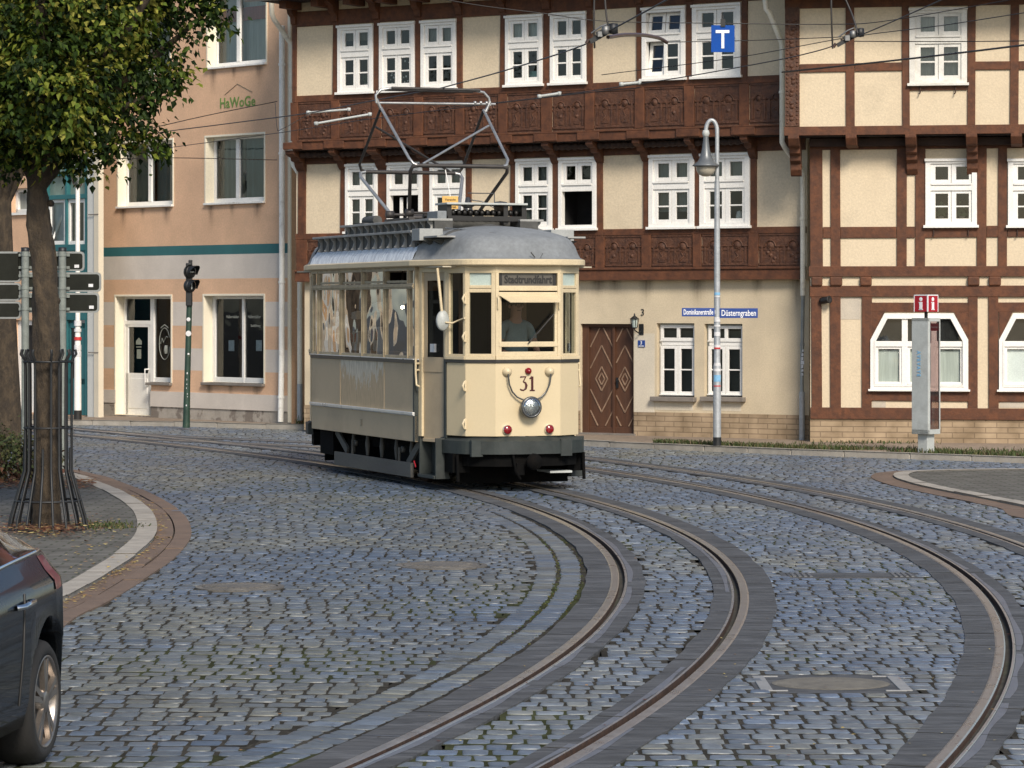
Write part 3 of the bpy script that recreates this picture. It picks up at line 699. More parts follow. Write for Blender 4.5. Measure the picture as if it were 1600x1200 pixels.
def flowerpot(q,colr='leafgreen'):
    def fn(o,uu,zz,y):
        mb=MB(); u=uu(q); z=zz(.93)
        mb.lathe((u,y(-.10),z),[(.03,0),(.045,.08),(.04,.08)],n=10); mb.build('flowerpot',M['sill_grey'],o)
        m2=MB(); r=random.Random(int(q*1000)+int(z*100))
        for k in range(40):
            p=Vector((u+r.gauss(0,.06),y(-.09)+r.uniform(-.02,.03),z+.09+abs(r.gauss(.07,.06)))); s=r.uniform(.015,.035); a=r.uniform(0,6.28)
            m2.quad(p+Vector((-s,0,-s*.3)),p+Vector((0,.01,-s)),p+Vector((s,0,.3*s)),p+Vector((0,-.01,s)))
        m2.build('houseplant',pmat('houseplant',(.05,.08,.03),.6,.2,20,bump=0),o)
    return fn
def white_thing(q,hh=.12):
    def fn(o,uu,zz,y):
        mb=MB(); mb.lathe((uu(q),y(-.09),zz(.93)),[(.0,0),(.05,0),(.06,hh*.5),(.04,hh),(0,hh*1.1)],n=12); mb.build('ornament',M['curtain_white'],o)
    return fn
def teal_box(q):
    def fn(o,uu,zz,y):
        mb=MB(); mb.box(uu(q)-.09,uu(q)+.09,y(-.07),y(-.14),zz(.94),zz(.80)); mb.build('box',pmat('pale_teal_box',(.12,.30,.30),.5,.05,5,bump=0),o)
    return fn
def star_hanging():
    def fn(o,uu,zz,y):
        mb=MB(); r=random.Random(3)
        for q in (.32,.68):
            for k in range(7):
                p=Vector((uu(q+r.uniform(-.09,.09)),y(-.06),zz(r.uniform(.55,.88)))); s=r.uniform(.012,.03)
                mb.poly([p+Vector((math.cos(t*math.pi/5)*s*(1 if t%2 else .4),0,math.sin(t*math.pi/5)*s*(1 if t%2 else .4))) for t in range(10)])
        mb.build('window_decoration',M['curtain_white'],o)
    return fn

M['shade_pre']=pmat('brown_blind',(.12,.10,.07),.9,.1,3,bump=.2)
# ---------------------------------------------------------------- central half-timbered house
hc=House('half_timbered_house',1260,686,-7000,'long half-timbered house with carved brown panels, standing behind the tram')
W1,W2=.10,.46
uL=hc.u(463,W1); uR=hc.u(1264,0)
A=[(528,39,583,144),(593,36.5,648,141),(658,31.5,713,138.5),(790,25,848,135),(860,20,916,131.5),(1003.5,13,1071,122.5),(1082,7.5,1157.5,119)]
Bw=[(540,257,590,361),(605,254,660,361),(672,252,727,360),(806,249.5,863,359),(873,247.5,932,358.5),(1014,244,1085,356.5),(1093.5,240.5,1172,354.5)]
ra=[hc.rect(*r,W2+.03) for r in A]; rb=[hc.rect(*r,W1+.03) for r in Bw]
zA0=sum(r[2] for r in ra)/7; zA1=sum(r[3] for r in ra)/7; zB0=sum(r[2] for r in rb)/7; zB1=sum(r[3] for r in rb)/7
ra=[(r[0],r[1],zA0,zA1) for r in ra]; rb=[(r[0],r[1],zB0,zB1) for r in rb]
zbeam0=hc.uz(1100,437.5,W1)[1]; zbeam1=hc.uz(1100,421,W1)[1]
zsillB=hc.uz(1100,366,W1)[1]                           # bottom of the sill rail
z2r=hc.uz(1100,197.5,W2)[1]                            # rail under the upper carved panels
z2b0=hc.uz(1100,214,W2)[1]                             # bottom of the jetty beam
zsillA=hc.uz(1100,133,W2)[1]
zEave=zA1+.17
# ground floor
door=hc.rect(907,506,990,676); door=(door[0],door[1],.12,door[3])
c1=hc.rect(1026,505,1085,620); c2=hc.rect(1100.5,506,1160,620)
zp=hc.uz(1100,645.5)[1]
uGL=hc.u(476,0)
mb=MB(); gh=[door,c1,c2]
wall_holes(mb,uGL,uR,.05,zbeam0,0,gh,.14,0,zcuts=[zp],zmat=lambda z:1 if z<zp else 0)
mb.quad((uR,0,zbeam0),(uR,0,.05),(uR,3,.05),(uR,3,zbeam0)); mb.quad((uGL,0,.05),(uGL,0,zbeam0),(uGL,3,zbeam0),(uGL,3,.05))
mb.build('ground_floor_wall',[M['cream_shop'],M['brick_plinth']],hc.root)
mb=MB(); mb.box(door[1]+.02,uR,-.015,.0,.05,zp-.012); mb.box(uGL,door[0]-.02,-.015,0,.05,zp-.012); mb.build('plinth',M['brick_plinth'],hc.root)
# plaster repairs and drip stains
PM=pmat('pale_patch',(.62,.55,.43),.9,.05,2,bump=.15)
for q_ in ((991,521,1023,644),(1024,626,1083,641),(1098,626,1158,642)):
    r=hc.rect(*q_); mb=MB(); mb.box(r[0],r[1],-.004,0,r[2],r[3]); mb.build('plaster_patch',PM,hc.root)
def stain_mat():
    m,nt,out=new_mat('drip_stain'); tr=nd(nt,'ShaderNodeBsdfTransparent'); df=nd(nt,'ShaderNodeBsdfDiffuse'); df.inputs[0].default_value=(.14,.11,.085,1)
    tc=nd(nt,'ShaderNodeTexCoord'); sp=nd(nt,'ShaderNodeSeparateXYZ'); nt.links.new(tc.outputs['Generated'],sp.inputs[0])
    n=nd(nt,'ShaderNodeTexNoise',Scale=9.0,Detail=4.0); mp=nd(nt,'ShaderNodeMapping'); mp.inputs['Scale'].default_value=(3,1,.35); nt.links.new(tc.outputs['Object'],mp.inputs[0]); nt.links.new(mp.outputs[0],n.inputs['Vector'])
    a=nd(nt,'ShaderNodeMath',operation='MULTIPLY'); nt.links.new(sp.outputs[2],a.inputs[0]); nt.links.new(sp.outputs[2],a.inputs[1])
    # soft sides
    e=nd(nt,'ShaderNodeMath',operation='PINGPONG'); e.inputs[1].default_value=.5; nt.links.new(sp.outputs[0],e.inputs[0])
    b=nd(nt,'ShaderNodeMath',operation='MULTIPLY'); nt.links.new(a.outputs[0],b.inputs[0]); nt.links.new(n.outputs[0],b.inputs[1])
    c=nd(nt,'ShaderNodeMath',operation='MULTIPLY'); nt.links.new(b.outputs[0],c.inputs[0]); nt.links.new(e.outputs[0],c.inputs[1])
    d=nd(nt,'ShaderNodeMath',operation='MULTIPLY'); d.inputs[1].default_value=2.1; d.use_clamp=True; nt.links.new(c.outputs[0],d.inputs[0])
    mx=nd(nt,'ShaderNodeMixShader'); nt.links.new(d.outputs[0],mx.inputs[0]); nt.links.new(tr.outputs[0],mx.inputs[1]); nt.links.new(df.outputs[0],mx.inputs[2]); nt.links.new(mx.outputs[0],out.inputs[0]); return m
M['drip']=stain_mat()
for x0,x1,y1 in ((926,944,478),(1002,1018,492),(1080,1099,498),(1178,1188,480),(1236,1256,520),(955,968,470)):
    r=hc.rect(x0-5,438,x1+5,y1); mb=MB(); mb.quad((r[0],-.003,r[2]),(r[1],-.003,r[2]),(r[1],-.003,zbeam0),(r[0],-.003,zbeam0)); mb.build('drip_stain',M['drip'],hc.root)
# double gate with diamond pattern
a,b,c,d=door; y=.11
mb=MB()
um=a+(b-a)*.585; fr=.05
mb.box(a,b,y,y+.04,c,d)
mb.box(a,a+.12,y-.05,y,c,d); mb.box(b-.05,b,y-.05,y,c,d); mb.box(a+.12,b-.05,y-.05,y,d-.05,d); mb.box(um-.02,um+.025,y-.045,y,c,d-.05)
mb.box(a+.12,um-.02,y-.03,y,c,c+.10); mb.box(um+.025,b-.05,y-.03,y,c,c+.10)
gate=mb.build('gate',[M['gate_wood']],hc.root,bevel=.004)
mb=MB()
def clip_seg(p,q,lo,hi):
    # clip to lo<=x<=hi, lo<=z<=hi boxes
    (x0,z0),(x1,z1)=p,q; t0,t1=0,1
    for k,(s,e) in enumerate(((x0,x1),(z0,z1))):
        dlt=e-s
        for bound,sg in ((lo[k],1),(hi[k],-1)):
            if abs(dlt)<1e-9: continue
            t=(bound-s)/dlt
            if dlt*sg>0: t0=max(t0,t)
            else: t1=min(t1,t)
    if t0>=t1: return None
    return (x0+(x1-x0)*t0,z0+(z1-z0)*t0),(x0+(x1-x0)*t1,z0+(z1-z0)*t1)
for p0,p1 in ((a+.13,um-.03),(um+.035,b-.06)):
    xc=(p0+p1)/2; hw=(p1-p0)/2; zc=c+.10+(d-.05-c-.10)*.48; sl=1.75
    for k,hgt in enumerate((.10,.20,.55,.90,1.25)):
        for sg in (-1,1):
            for sx_ in (-1,1):
                sgm=clip_seg((xc,zc+sg*hgt),(xc+sx_*2*hw,zc+sg*(hgt-sl*2*hw) if hgt>.0 else 0),(p0,c+.12),(p1,d-.07))
                if sgm and k<2: 
                    sgm=clip_seg(sgm[0],sgm[1],(p0,zc if sg>0 else c),(p1,d if sg>0 else zc))
                elif sgm: sgm=clip_seg(sgm[0],sgm[1],(p0,zc+.03 if sg>0 else c),(p1,d if sg>0 else zc-.03))
                if sgm: mb.bar((sgm[0][0],y-.006,sgm[0][1]),(sgm[1][0],y-.006,sgm[1][1]),.018,.014,up=(0,1,0))
mb.build('moulding',pmat('worn_gate_moulding',(.26,.17,.11),.75,.2,8,(.10,.05,.03),.6,6,bump=.1),gate)
mb=MB(); mb.box(um+.04,um+.075,y-.03,y,c+.75,c+.92); mb.tube([(um+.057,y-.03,c+.86),(um+.057,y-.07,c+.86),(um+.12,y-.07,c+.86)],.009); mb.build('handle',M['iron'],gate)
mb=MB(); mb.box(a-.05,b+.05,-.06,.12,.02,.125); mb.build('threshold',M['sill_grey'],hc.root)
# ground floor windows (transoms tipped open)
def gf_window(r,sx0,sx1):
    a,b,c,d=r; yy=.09; mb=MB(); fw=.045
    tz=d-(d-c)*.265
    def ring(p0,p1,q0,q1,y0,y1,s,slope=0):
        m2=MB(); m2.box(p0,p0+s,y0,y1,q0,q1);m2.box(p1-s,p1,y0,y1,q0,q1);m2.box(p0+s,p1-s,y0,y1,q1-s,q1);m2.box(p0+s,p1-s,y0,y1,q0,q0+s)
        m2.box((p0+p1)/2-s*.55,(p0+p1)/2+s*.55,y0-.002,y1,q0+s,q1-s)
        mb.add([(x,y_+(z-q0)*slope,z) for x,y_,z in m2.v],m2.f)
    ring(a,b,c,d,yy+.01,yy+.06,fw)
    mb.box(a+fw,b-fw,yy-.005,yy+.06,tz-.045,tz+.02)
    mb.box(a+.02,b-.02,yy-.02,yy,tz+.02,tz+.04)
    ring(a+.035,b-.01,tz+.03,d-.03,yy-.02,yy+.01,.05,-.0)
    for p0,p1 in ((a+.03,(a+b)/2-.003),((a+b)/2+.003,b-.03)):
        m0=mb; m0.box(p0,p0+.055,yy-.015,yy+.02,c+.035,tz-.05); m0.box(p1-.055,p1,yy-.015,yy+.02,c+.035,tz-.05); m0.box(p0,p1,yy-.013,yy+.02,tz-.10,tz-.05); m0.box(p0,p1,yy-.013,yy+.02,c+.035,c+.085); zc=(c+tz)/2; m0.box(p0+.05,p1-.05,yy-.008,yy+.01,zc-.011,zc+.011)
    mb.box(a+.02,b-.02,yy-.04,yy,c+.02,c+.04)
    o=mb.build('window',M['white_paint'],hc.root,bevel=.004)
    g=MB(); g.quad((a,yy+.01,c),(b,yy+.01,c),(b,yy+.01,d),(a,yy+.01,d)); g.build('pane',M['pane'],o)
    cm=MB(); cm.box(a+.05,b-.05,yy+.09,yy+.10,c+(d-c)*.05,d-(d-c)*.1); cm.build('curtain',pmat('dim_curtain',(.07,.075,.06),.9,.15,3,bump=.2),o)
    room(o,a,b,c,d,yy+.06)
    s=MB(); u0,u1=hc.u(sx0,.1,622),hc.u(sx1,.1,622); s.box(u0,u1,-.10,.10,c-.075,c); s.build('sill',M['sill_grey'],o,bevel=.008)
gf_window(c1,1015,1084); gf_window(c2,1093,1161)
# first upper floor: wall panel + frame
mb=MB(); hb=[hole(r) for r in rb]
zj=z2b0+.02
wall_holes(mb,uL,uR+.02,zbeam0,zj,W1,hb,.06)
mb.quad((uL,-W1,zbeam0),(uL,.02,zbeam0),(uR+.02,.02,zbeam0),(uR+.02,-W1,zbeam0)); mb.quad((uL,-W1,zbeam0),(uL,-W1,zj),(uL,3,zj),(uL,3,zbeam0)); mb.quad((uR+.02,-W1,zj),(uR+.02,-W1,zbeam0),(uR+.02,3,zbeam0),(uR+.02,3,zj))
mb.build('infill_panel',M['cream_plaster'],hc.root)
mb=MB(); ha=[hole(r) for r in ra]; uL2=hc.u(460,W2); uR2=hc.u(1229,W2)
wall_holes(mb,uL2,uR2,z2b0,zEave+.5,W2,ha,.06)
mb.quad((uL2,-W2,z2b0),(uL2,-W2,zEave+.5),(uL2,3,zEave+.5),(uL2,3,z2b0)); mb.quad((uR2,-W2,zEave+.5),(uR2,-W2,z2b0),(uR2,0,z2b0),(uR2,0,zEave+.5))
mb.build('infill_panel',M['cream_plaster'],hc.root)
def posts_of(rects,px_extra,w):
    P=[]
    for r0,r1 in zip(rects[:-1],rects[1:]): 
        if r1[0]-r0[1]<.3: P.append((r0[1]+.008,r1[0]-.008))
        else: P+= [(r0[1]+.008,r0[1]+.11),(r1[0]-.11,r1[0]-.008)]
    P=[(rects[0][0]-.11,rects[0][0]-.008)]+P+[(rects[-1][1]+.008,rects[-1][1]+.11)]
    for x0,x1 in px_extra: P.append((hc.u(x0,w),hc.u(x1,w)))
    return P
PA=posts_of(ra,[(458,464)],W2); PB=posts_of(rb,[(467,478.5)],W1)
uRt=hc.u(1252,W1)
T=MB(); k=.028; pr=.034
def hbeam(a,b,z0,z1,w,extra=0.0): T.box(a,b,-w-k-extra,-w+.02,z0,z1)
# first floor horizontals
hbeam(uL,uR,zbeam0,zbeam1,W1,.03); hbeam(uL,uR,zbeam1,zbeam1+.035,W1,.055); hbeam(uL,uR,zsillB,zB0-.012,W1,.0)
hbeam(uL,uR,zB1+.035,zj,W1,.0)
for a,b in PB: T.box(a,b,-W1-pr,-W1+.01,zsillB+.002,zB1+.20); 
for a,b in PB: T.box(a-.035,b+.035,-W1-pr-.004,-W1+.01,zbeam1+.035,zsillB-.002)
# second floor horizontals
hbeam(uL2,uR2,z2b0,z2r-.03,W2,.03); hbeam(uL2,uR2,z2r-.03,z2r,W2,.055); hbeam(uL2,uR2,zsillA,zA0-.012,W2)
hbeam(uL2,uR2,zA1+.03,zEave+.12,W2,.0)
for a,b in PA: T.box(a,b,-W2-pr,-W2+.01,zsillA+.002,zA1+.12)
for a,b in PA: T.box(a-.035,b+.035,-W2-pr-.004,-W2+.01,z2r,zsillA-.002)
T.v=[(x+.007*math.sin(z*2.3+x*1.7),y,z+.005*math.sin(x*1.3+z)) for x,y,z in T.v]; T.build('timber_frame',M['timber'],hc.root,bevel=.006)
# infill under the windows: carved panels
CR=random.Random(77)
def carved(a,b,z0,z1,w,n):
    f_=CR.uniform(.8,1.25); g_=CR.uniform(.75,1.3); kind_=CR.randrange(3)
    mb=MB(); y=-w-.006; mb.box(a,b,y,-w,z0,z1); W=(b-a)/n; hh=z1-z0; zs=z0+hh*(.56+.09*f_*.7)
    mb.box(a,b,y-.012,y,z1-.03,z1); 
    for i in range(n):
        xc=a+W*(i+.5); r=W*.21*(.8+.25*g_)
        arc=[(xc+r*math.cos(t),y-.005,zs+r*math.sin(t)*1.05) for t in np.linspace(math.pi,0,9)]
        mb.tube([(a+W*i+.005,y-.005,zs)]+arc+[(a+W*(i+1)-.005,y-.005,zs)],.014,6)
        mb.lathe((xc,y,zs+.01),[(r*.75,-.0),(r*.6,.012),(0,.02)],axis=(0,-1,0),n=10)
        for sx_ in (-1,1): mb.box(xc+sx_*W*.36-.018,xc+sx_*W*.36+.018,y-.014,y,z0+hh*.12,zs)
        if kind_!=1: mb.box(xc-W*.17*f_,xc+W*.17*f_,y-.010,y,z0+hh*.16,z0+hh*.50)
        if kind_==0: mb.lathe((xc-W*.02,y-.008,z0+hh*.36),[(W*.10*g_,0),(W*.06,.014),(0,.02)],axis=(0,-1,0),n=8)
        elif kind_==1:
            for q_ in range(5): mb.lathe((xc+W*CR.uniform(-.22,.22),y,z0+hh*(.16+.09*q_)),[(W*.09,0),(W*.05,.013),(0,.016)],axis=(0,-1,0),n=7)
        else: mb.tube([(xc-W*.14,y-.012,z0+hh*.2),(xc+W*.05,y-.012,z0+hh*.34),(xc-W*.08,y-.012,z0+hh*.46),(xc+W*.12,y-.012,z0+hh*.56)],.012,5)
    mb.box(a,b,y-.014,y,z0+hh*.05,z0+hh*.11); mb.box(a,b,y-.009,y,z0+hh*.5,z0+hh*.54)
    mb.build('carved_panel',M['carved'],hc.root)
def panels(P,z0,z1,w,ulim):
    s=sorted(P)
    for (p,q) in zip(s[:-1],s[1:]):
        a,b=p[1]+.035,q[0]-.035
        if b-a>.15: carved(a+.004,b-.004,z0+.003,z1-.003,w,2 if b-a>.3 else 1)
    a=s[-1][1]+.035
    if ulim-a>.2: carved(a+.004,ulim-.03,z0+.003,z1-.003,w,2)
panels(PB,zbeam1+.035,zsillB,W1,uR); panels(PA,z2r,zsillA,W2,uR2)
# jetty: underside with shade in its colour, twisted filler timbers, stepped brackets
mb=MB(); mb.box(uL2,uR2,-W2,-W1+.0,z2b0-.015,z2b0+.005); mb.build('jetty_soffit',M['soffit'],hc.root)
mb=MB(); zf=z2b0-.075
s=sorted(PB)
for p,q in zip(s[:-1],s[1:]):
    a,b=p[1]+.03,q[0]-.03
    n=max(8,int((b-a)/.03)); path=[(a+(b-a)*i/n,-W1-.20,zf) for i in range(n+1)]
    mb.tube(path,[.055+.010*math.sin(i*1.6) for i in range(n+1)],8)
mb.build('twisted_moulding',M['timber_dark'],hc.root)
for a,b in PB:
    mb=MB(); a_,b_=a-.015,b+.015; zt=z2b0; dd=W2-W1
    prof=[(-W1,zt),(-W2-.03,zt),(-W2-.03,zt-.06),(-W2+.04,zt-.10),(-W1-.24,zt-.12),(-W1-.22,zt-.18),(-W1-.13,zt-.20),(-W1-.11,zt-.27),(-W1-.05,zt-.34),(-W1,zt-.36)]
    mb.prism([(a_,y_,z_) for y_,z_ in prof],(b_-a_,0,0)); mb.build('bracket',M['timber'],hc.root,bevel=.008)
for a,b in PA:
    mb=MB(); mb.box(a-.16,b+.16,-W2-.085,-W2-.05,z2b0+.01,z2r-.035); mb.build('beam_block',M['timber'],hc.root,bevel=.01)
# eaves
ov=.62
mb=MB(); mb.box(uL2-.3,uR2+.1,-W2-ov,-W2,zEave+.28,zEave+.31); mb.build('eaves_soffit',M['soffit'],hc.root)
for a,b in PA:
    mb=MB(); zt=zEave+.30; a_,b_=a-.01,b+.01
    mb.prism([(a_,-W2,zt),(a_,-W2-.34,zt),(a_,-W2-.34,zt-.05),(a_,-W2-.2,zt-.12),(a_,-W2-.16,zt-.22),(a_,-W2-.09,zt-.27),(a_,-W2-.07,zt-.38),(a_,-W2,zt-.42)],(b_-a_,0,0)); mb.build('bracket',M['timber'],hc.root,bevel=.008)
for i in range(15):
    u=uL2+.1+i*(uR2-uL2-.2)/14; mb=MB(); mb.box(u-.07,u+.07,-W2-.5,-W2-.02,zEave+.15,zEave+.28); mb.build('rafter_end',M['timber'],hc.root,bevel=.006)
mb=MB(); zr=zEave+.32
mb.prism([(uL2-.35,-W2-ov-.08,zr),(uL2-.35,3.2,zr+3.4),(uL2-.35,3.2,zr+3.55),(uL2-.35,-W2-ov-.08,zr+.14)],(uR2-uL2+.45,0,0)); mb.build('roof',M['roof_tile'],hc.root)
mb=MB(); gy=-W2-ov-.13; zg=zEave+.34
prof=[(gy+.075*math.cos(t),zg+.075*math.sin(t)) for t in np.linspace(math.pi,2*math.pi,9)]; prof2=[(gy+.068*math.cos(t),zg+.068*math.sin(t)) for t in np.linspace(2*math.pi,math.pi,9)]
mb.prism([(uL2-.5,y_,z_) for y_,z_ in prof+prof2],(uR2-uL2+.7,0,0)); mb.build('roof_gutter',M['galv'],hc.root)
# windows
cross_window(hc,ra[0],W2,curtain=('shade_pre',.22),things=[flowerpot(.7)]); cross_window(hc,ra[1],W2,things=[star_hanging()]); cross_window(hc,ra[2],W2,curtain=('curtain',.5))
cross_window(hc,ra[3],W2,curtain=('curtain_light',.3),things=[teal_box(.68)]); cross_window(hc,ra[4],W2,things=[white_thing(.3,.06)])
cross_window(hc,ra[5],W2,tilt=True); cross_window(hc,ra[6],W2,things=[white_thing(.4,.05)])
cross_window(hc,rb[0],W1,curtain='curtain'); cross_window(hc,rb[1],W1,lower_open=True); cross_window(hc,rb[2],W1,curtain=('curtain',.42))
cross_window(hc,rb[3],W1,curtain='curtain',things=[flowerpot(.7)]); cross_window(hc,rb[4],W1,lower_open=True)
cross_window(hc,rb[5],W1,curtain=('curtain',.78)); cross_window(hc,rb[6],W1,curtain=('curtain',.40),things=[white_thing(.72,.16)])
# open casement leaf inside the lower-open windows
for r,ln in ((rb[1],.45),):
    a,b,c,d=r; mb=MB(); x=a+.34*(b-a); mb.box(x-.02,x+.03,-W1+.02,-W1+.05,c+.07,c+.5*(d-c)); mb.box(x+.10,x+.13,-W1+.06,-W1+.10,c+.07,c+.5*(d-c)); mb.build('casement',M['white_paint'],hc.root)
# door number, plate
def on_wall(h,px,py,w): 
    u,z=h.uz(px,py,w); return Matrix.Translation((u,-w,z))
text_mesh('3',.155,'house_number',M['black_paint'],hc.root,on_wall(hc,1004,488.5,.008))
u,z=hc.uz(1002,537,.02); pl=plate(hc.root,u-.062,u+.062,z-.055,z+.055,-.02,'blue_street','number_plate',.016)
text_mesh('3',.085,'number',M['white_sign'],pl,Matrix.Translation((u,-.024,z+.012))); mb=MB(); mb.box(u-.05,u+.05,-.023,-.02,z-.045,z-.033); mb.build('number_strip',M['white_sign'],pl)
# downpipe at the right end
def pipe(h,pts,r,mat,name='downpipe',clamps=0):
    P=[]
    for px,py,w in pts:
        u,z=h.uz(px,py,w); P.append((u,-w,z))
    mb=MB(); mb.tube(P,r,12)
    for i in range(len(P)-1):
        p,q=Vector(P[i]),Vector(P[i+1]); L=(q-p).length
        t=0.7
        while t<L-.2:
            m_=p.lerp(q,t/L); d_=(q-p).normalized(); mb.tube([m_-d_*.02,m_+d_*.02],r*1.22,12); t+=1.6
    for p in P[1:-1]:
        pass
    return mb.build(name,M[mat],h.root)
pipe(hc,[(1195,-6,W2+.62),(1197,14,W2+.60),(1202,20,W2+.58),(1221,66,W2+.32),(1222,74,W2+.30),(1222,222,W2+.30),(1226,230,W2+.26),(1252,264,W1+.13),(1254.5,272,W1+.12),(1254.5,462,W1+.12)],.042,'pipe_cream')
o=pipe(hc,[(1254.5,462,W1+.12),(1254.5,470,W1+.10),(1253,560,.09),(1253,612,.08)],.03,'zinc')
# stickers on the pipe
mb=MB(); rs=random.Random(11)
for i in range(16):
    py=492+i*6.2; u,z=hc.uz(1254,py,.125); s=rs.uniform(.012,.03); th=rs.uniform(.25,.75)*math.pi
    mb.box(u-s,u+s*rs.uniform(.3,1),-.128-.0,-.118,z-s,z+s)
mb.build('sticker',M['sticker'],o)
pipe(hc,[(1253,612,.08),(1253,688,.08)],.045,'galv')

mb=MB(); mb.box(uR-.05,uR+.8,.30,.6,.05,6.5); mb.build('return_wall',M['cream_shop'],hc.root)
# wall lantern beside the gate: hangs on the house, a thing of its own
u,z=hc.uz(997.5,508,.0); p=hc.world(u,0,z); t=empty('wall_lantern',p,hc.root.rotation_euler.z,'small black wall lantern mounted between the brown gate and the house number','lantern')
mb=MB(); mb.box(-.04+.06,.04+.06,-.015,0,-.16,.02); mb.tube([(.06,-.01,-.10),(.05,-.08,-.13),(.0,-.13,-.08),(0,-.13,-.04)],.011,6); mb.build('bracket',M['iron'],t)
mb=MB(); mb.lathe((0,-.13,0),[(.0,.20),(.012,.18),(.015,.155),(.085,.10),(.075,.095)],n=6,smooth=False); mb.lathe((0,-.13,0),[(.0,-.06),(.045,-.05),(.05,-.035)],n=6,smooth=False)
for k in range(6):
    a=math.pi/3*k+.26; mb.tube([(.048*math.cos(a),-.13+.048*math.sin(a),-.04),(.07*math.cos(a),-.13+.07*math.sin(a),.10)],.006,4)
mb.build('cage',M['iron'],t); mb=MB(); mb.lathe((0,-.13,0),[(.04,-.035),(.06,.095)],n=6,smooth=False); mb.build('glass',M['frosted'],t)

# ---------------------------------------------------------------- right half-timbered house
hr=House('half_timbered_house',1265,689,-25000,'half-timbered house with barge-shaped white ground-floor windows, on the right of the zinc downpipe')
V1=.46
uA0=hr.u(1226,V1); uRR=hr.u(1800,0); u0=hr.u(1266,0)
zU0=hr.uz(1400,210,V1)[1]; zU1=hr.uz(1400,196,V1)[1]; zE=hr.uz(1400,14,V1)[1]
w1=hr.rect(1421,13,1511,131,V1+.03)
def H_(x0,y0,x1,y1,w): return hr.rect(x0,y0,x1,y1,w)
mb=MB(); wall_holes(mb,uA0,uRR,zU0,zE+.6,V1,[hole(w1)],.06); mb.quad((uA0,-V1,zU0),(uA0,-V1,zE+.6),(uA0,3,zE+.6),(uA0,3,zU0)); mb.build('infill_panel',M['cream_plaster'],hr.root)
T=MB()
def tb(x0,y0,x1,y1,w,ex=0.0,T=None):
    a,b,c,d=hr.rect(x0,y0,x1,y1,w); T.box(a,b,-w-.028-ex,-w+.02,c,d)
for x0,x1 in ((1322,1335.5),(1409.5,1421),(1511.5,1524),(1578.5,1592),(1680,1694)): 
    a,b,_,_=hr.rect(x0,50,x1,190,V1); T.box(a,b,-V1-.032,-V1+.01,zU1-.01,zE+.04)
zm0,zm1=hr.uz(1370,111.5,V1)[1],hr.uz(1370,98.5,V1)[1]
for x0,x1 in ((1249.5,1322),(1335.5,1409.5),(1524,1578.5),(1592,1680),(1694,1790)):
    a,b=hr.u(x0,V1,100),hr.u(x1,V1,100); T.box(a,b,-V1-.028,-V1+.01,zm0,zm1)
a,b,c,d=hr.rect(1421,131.5,1511.5,141.5,V1); T.box(a,b,-V1-.026,-V1+.01,c,d)
T.box(uA0,uRR,-V1-.04,-V1+.02,zU0,zU1)
T.box(uA0,uRR,-V1-.03,-V1+.02,zE+.03,zE+.3)
T.v=[(x+.007*math.sin(z*2.3+x*1.7),y,z+.005*math.sin(x*1.3+z)) for x,y,z in T.v]; T.build('timber_frame',M['timber'],hr.root,bevel=.006)
# carved corner post
a,b,c,d=hr.rect(1227,14,1249.5,197,V1); mb=MB(); mb.box(a,b,-V1-.05,-V1+.1,zU1,zE+.05)
rs=random.Random(4); n=26
for i in range(n):
    z=zU1+.05+(zE-zU1-.15)*i/n; um=(a+b)/2
    for sx_ in (-1,1): mb.lathe((um+sx_*.075,-V1-.05,z),[(.022,0),(.012,.012),(0,.014)],axis=(0,-1,0),n=6)
    if i%3: mb.lathe((um+rs.uniform(-.02,.02),-V1-.05,z),[(.038,0),(.026,.014),(0,.02)],axis=(0,-1,0),n=8)
mb.build('carved_post',M['carved'],hr.root,bevel=.004)
cross_window(hr,(w1[0],w1[1],w1[2],w1[3]),V1,white='white_old',curtain='curtain')
def hooks(x0,y0,x1,w):
    for x in (x0,x1):
        u,z=hr.uz(x,y0,w+.03); mb=MB(); mb.tube([(u,-w-.03,z+.06),(u,-w-.05,z+.06),(u,-w-.055,z-.03),(u-.02,-w-.06,z-.05)],.010,6); mb.build('hook',M['timber_dark'],hr.root)
hooks(1438,142,1493,V1)
# jetty underside
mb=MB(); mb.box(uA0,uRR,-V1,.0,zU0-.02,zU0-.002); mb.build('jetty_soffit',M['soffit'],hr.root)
zB_=hr.uz(1400,248,0)[1]
mb=MB(); mb.box(u0,uRR,-.16,-.02,zU0-.16,zU0-.03); mb.build('filler_timber',M['timber_dark'],hr.root,bevel=.01)
for xc,big in ((1240,1),(1330,0),(1423,1),(1518,1),(1588,0),(1690,1)):
    u=hr.u(xc,V1,215); hw=.085; mb=MB(); zt=zU0
    prof=[(.02,zt),(-V1-.045,zt),(-V1-.045,zt-.05),(-V1+.03,zt-.16),(-.3,zt-.19)]
    if big: prof+=[(-.29,zt-.27),(-.2,zt-.30),(-.19,zt-.38),(-.11,zt-.43),(-.10,zt-.52),(-.04,zt-.60),(.02,zt-.62)]
    else: prof+=[(.02,zt-.19)]
    mb.prism([(u-hw,y_,z_) for y_,z_ in prof],(2*hw,0,0)); mb.build('bracket',M['timber'],hr.root,bevel=.008)
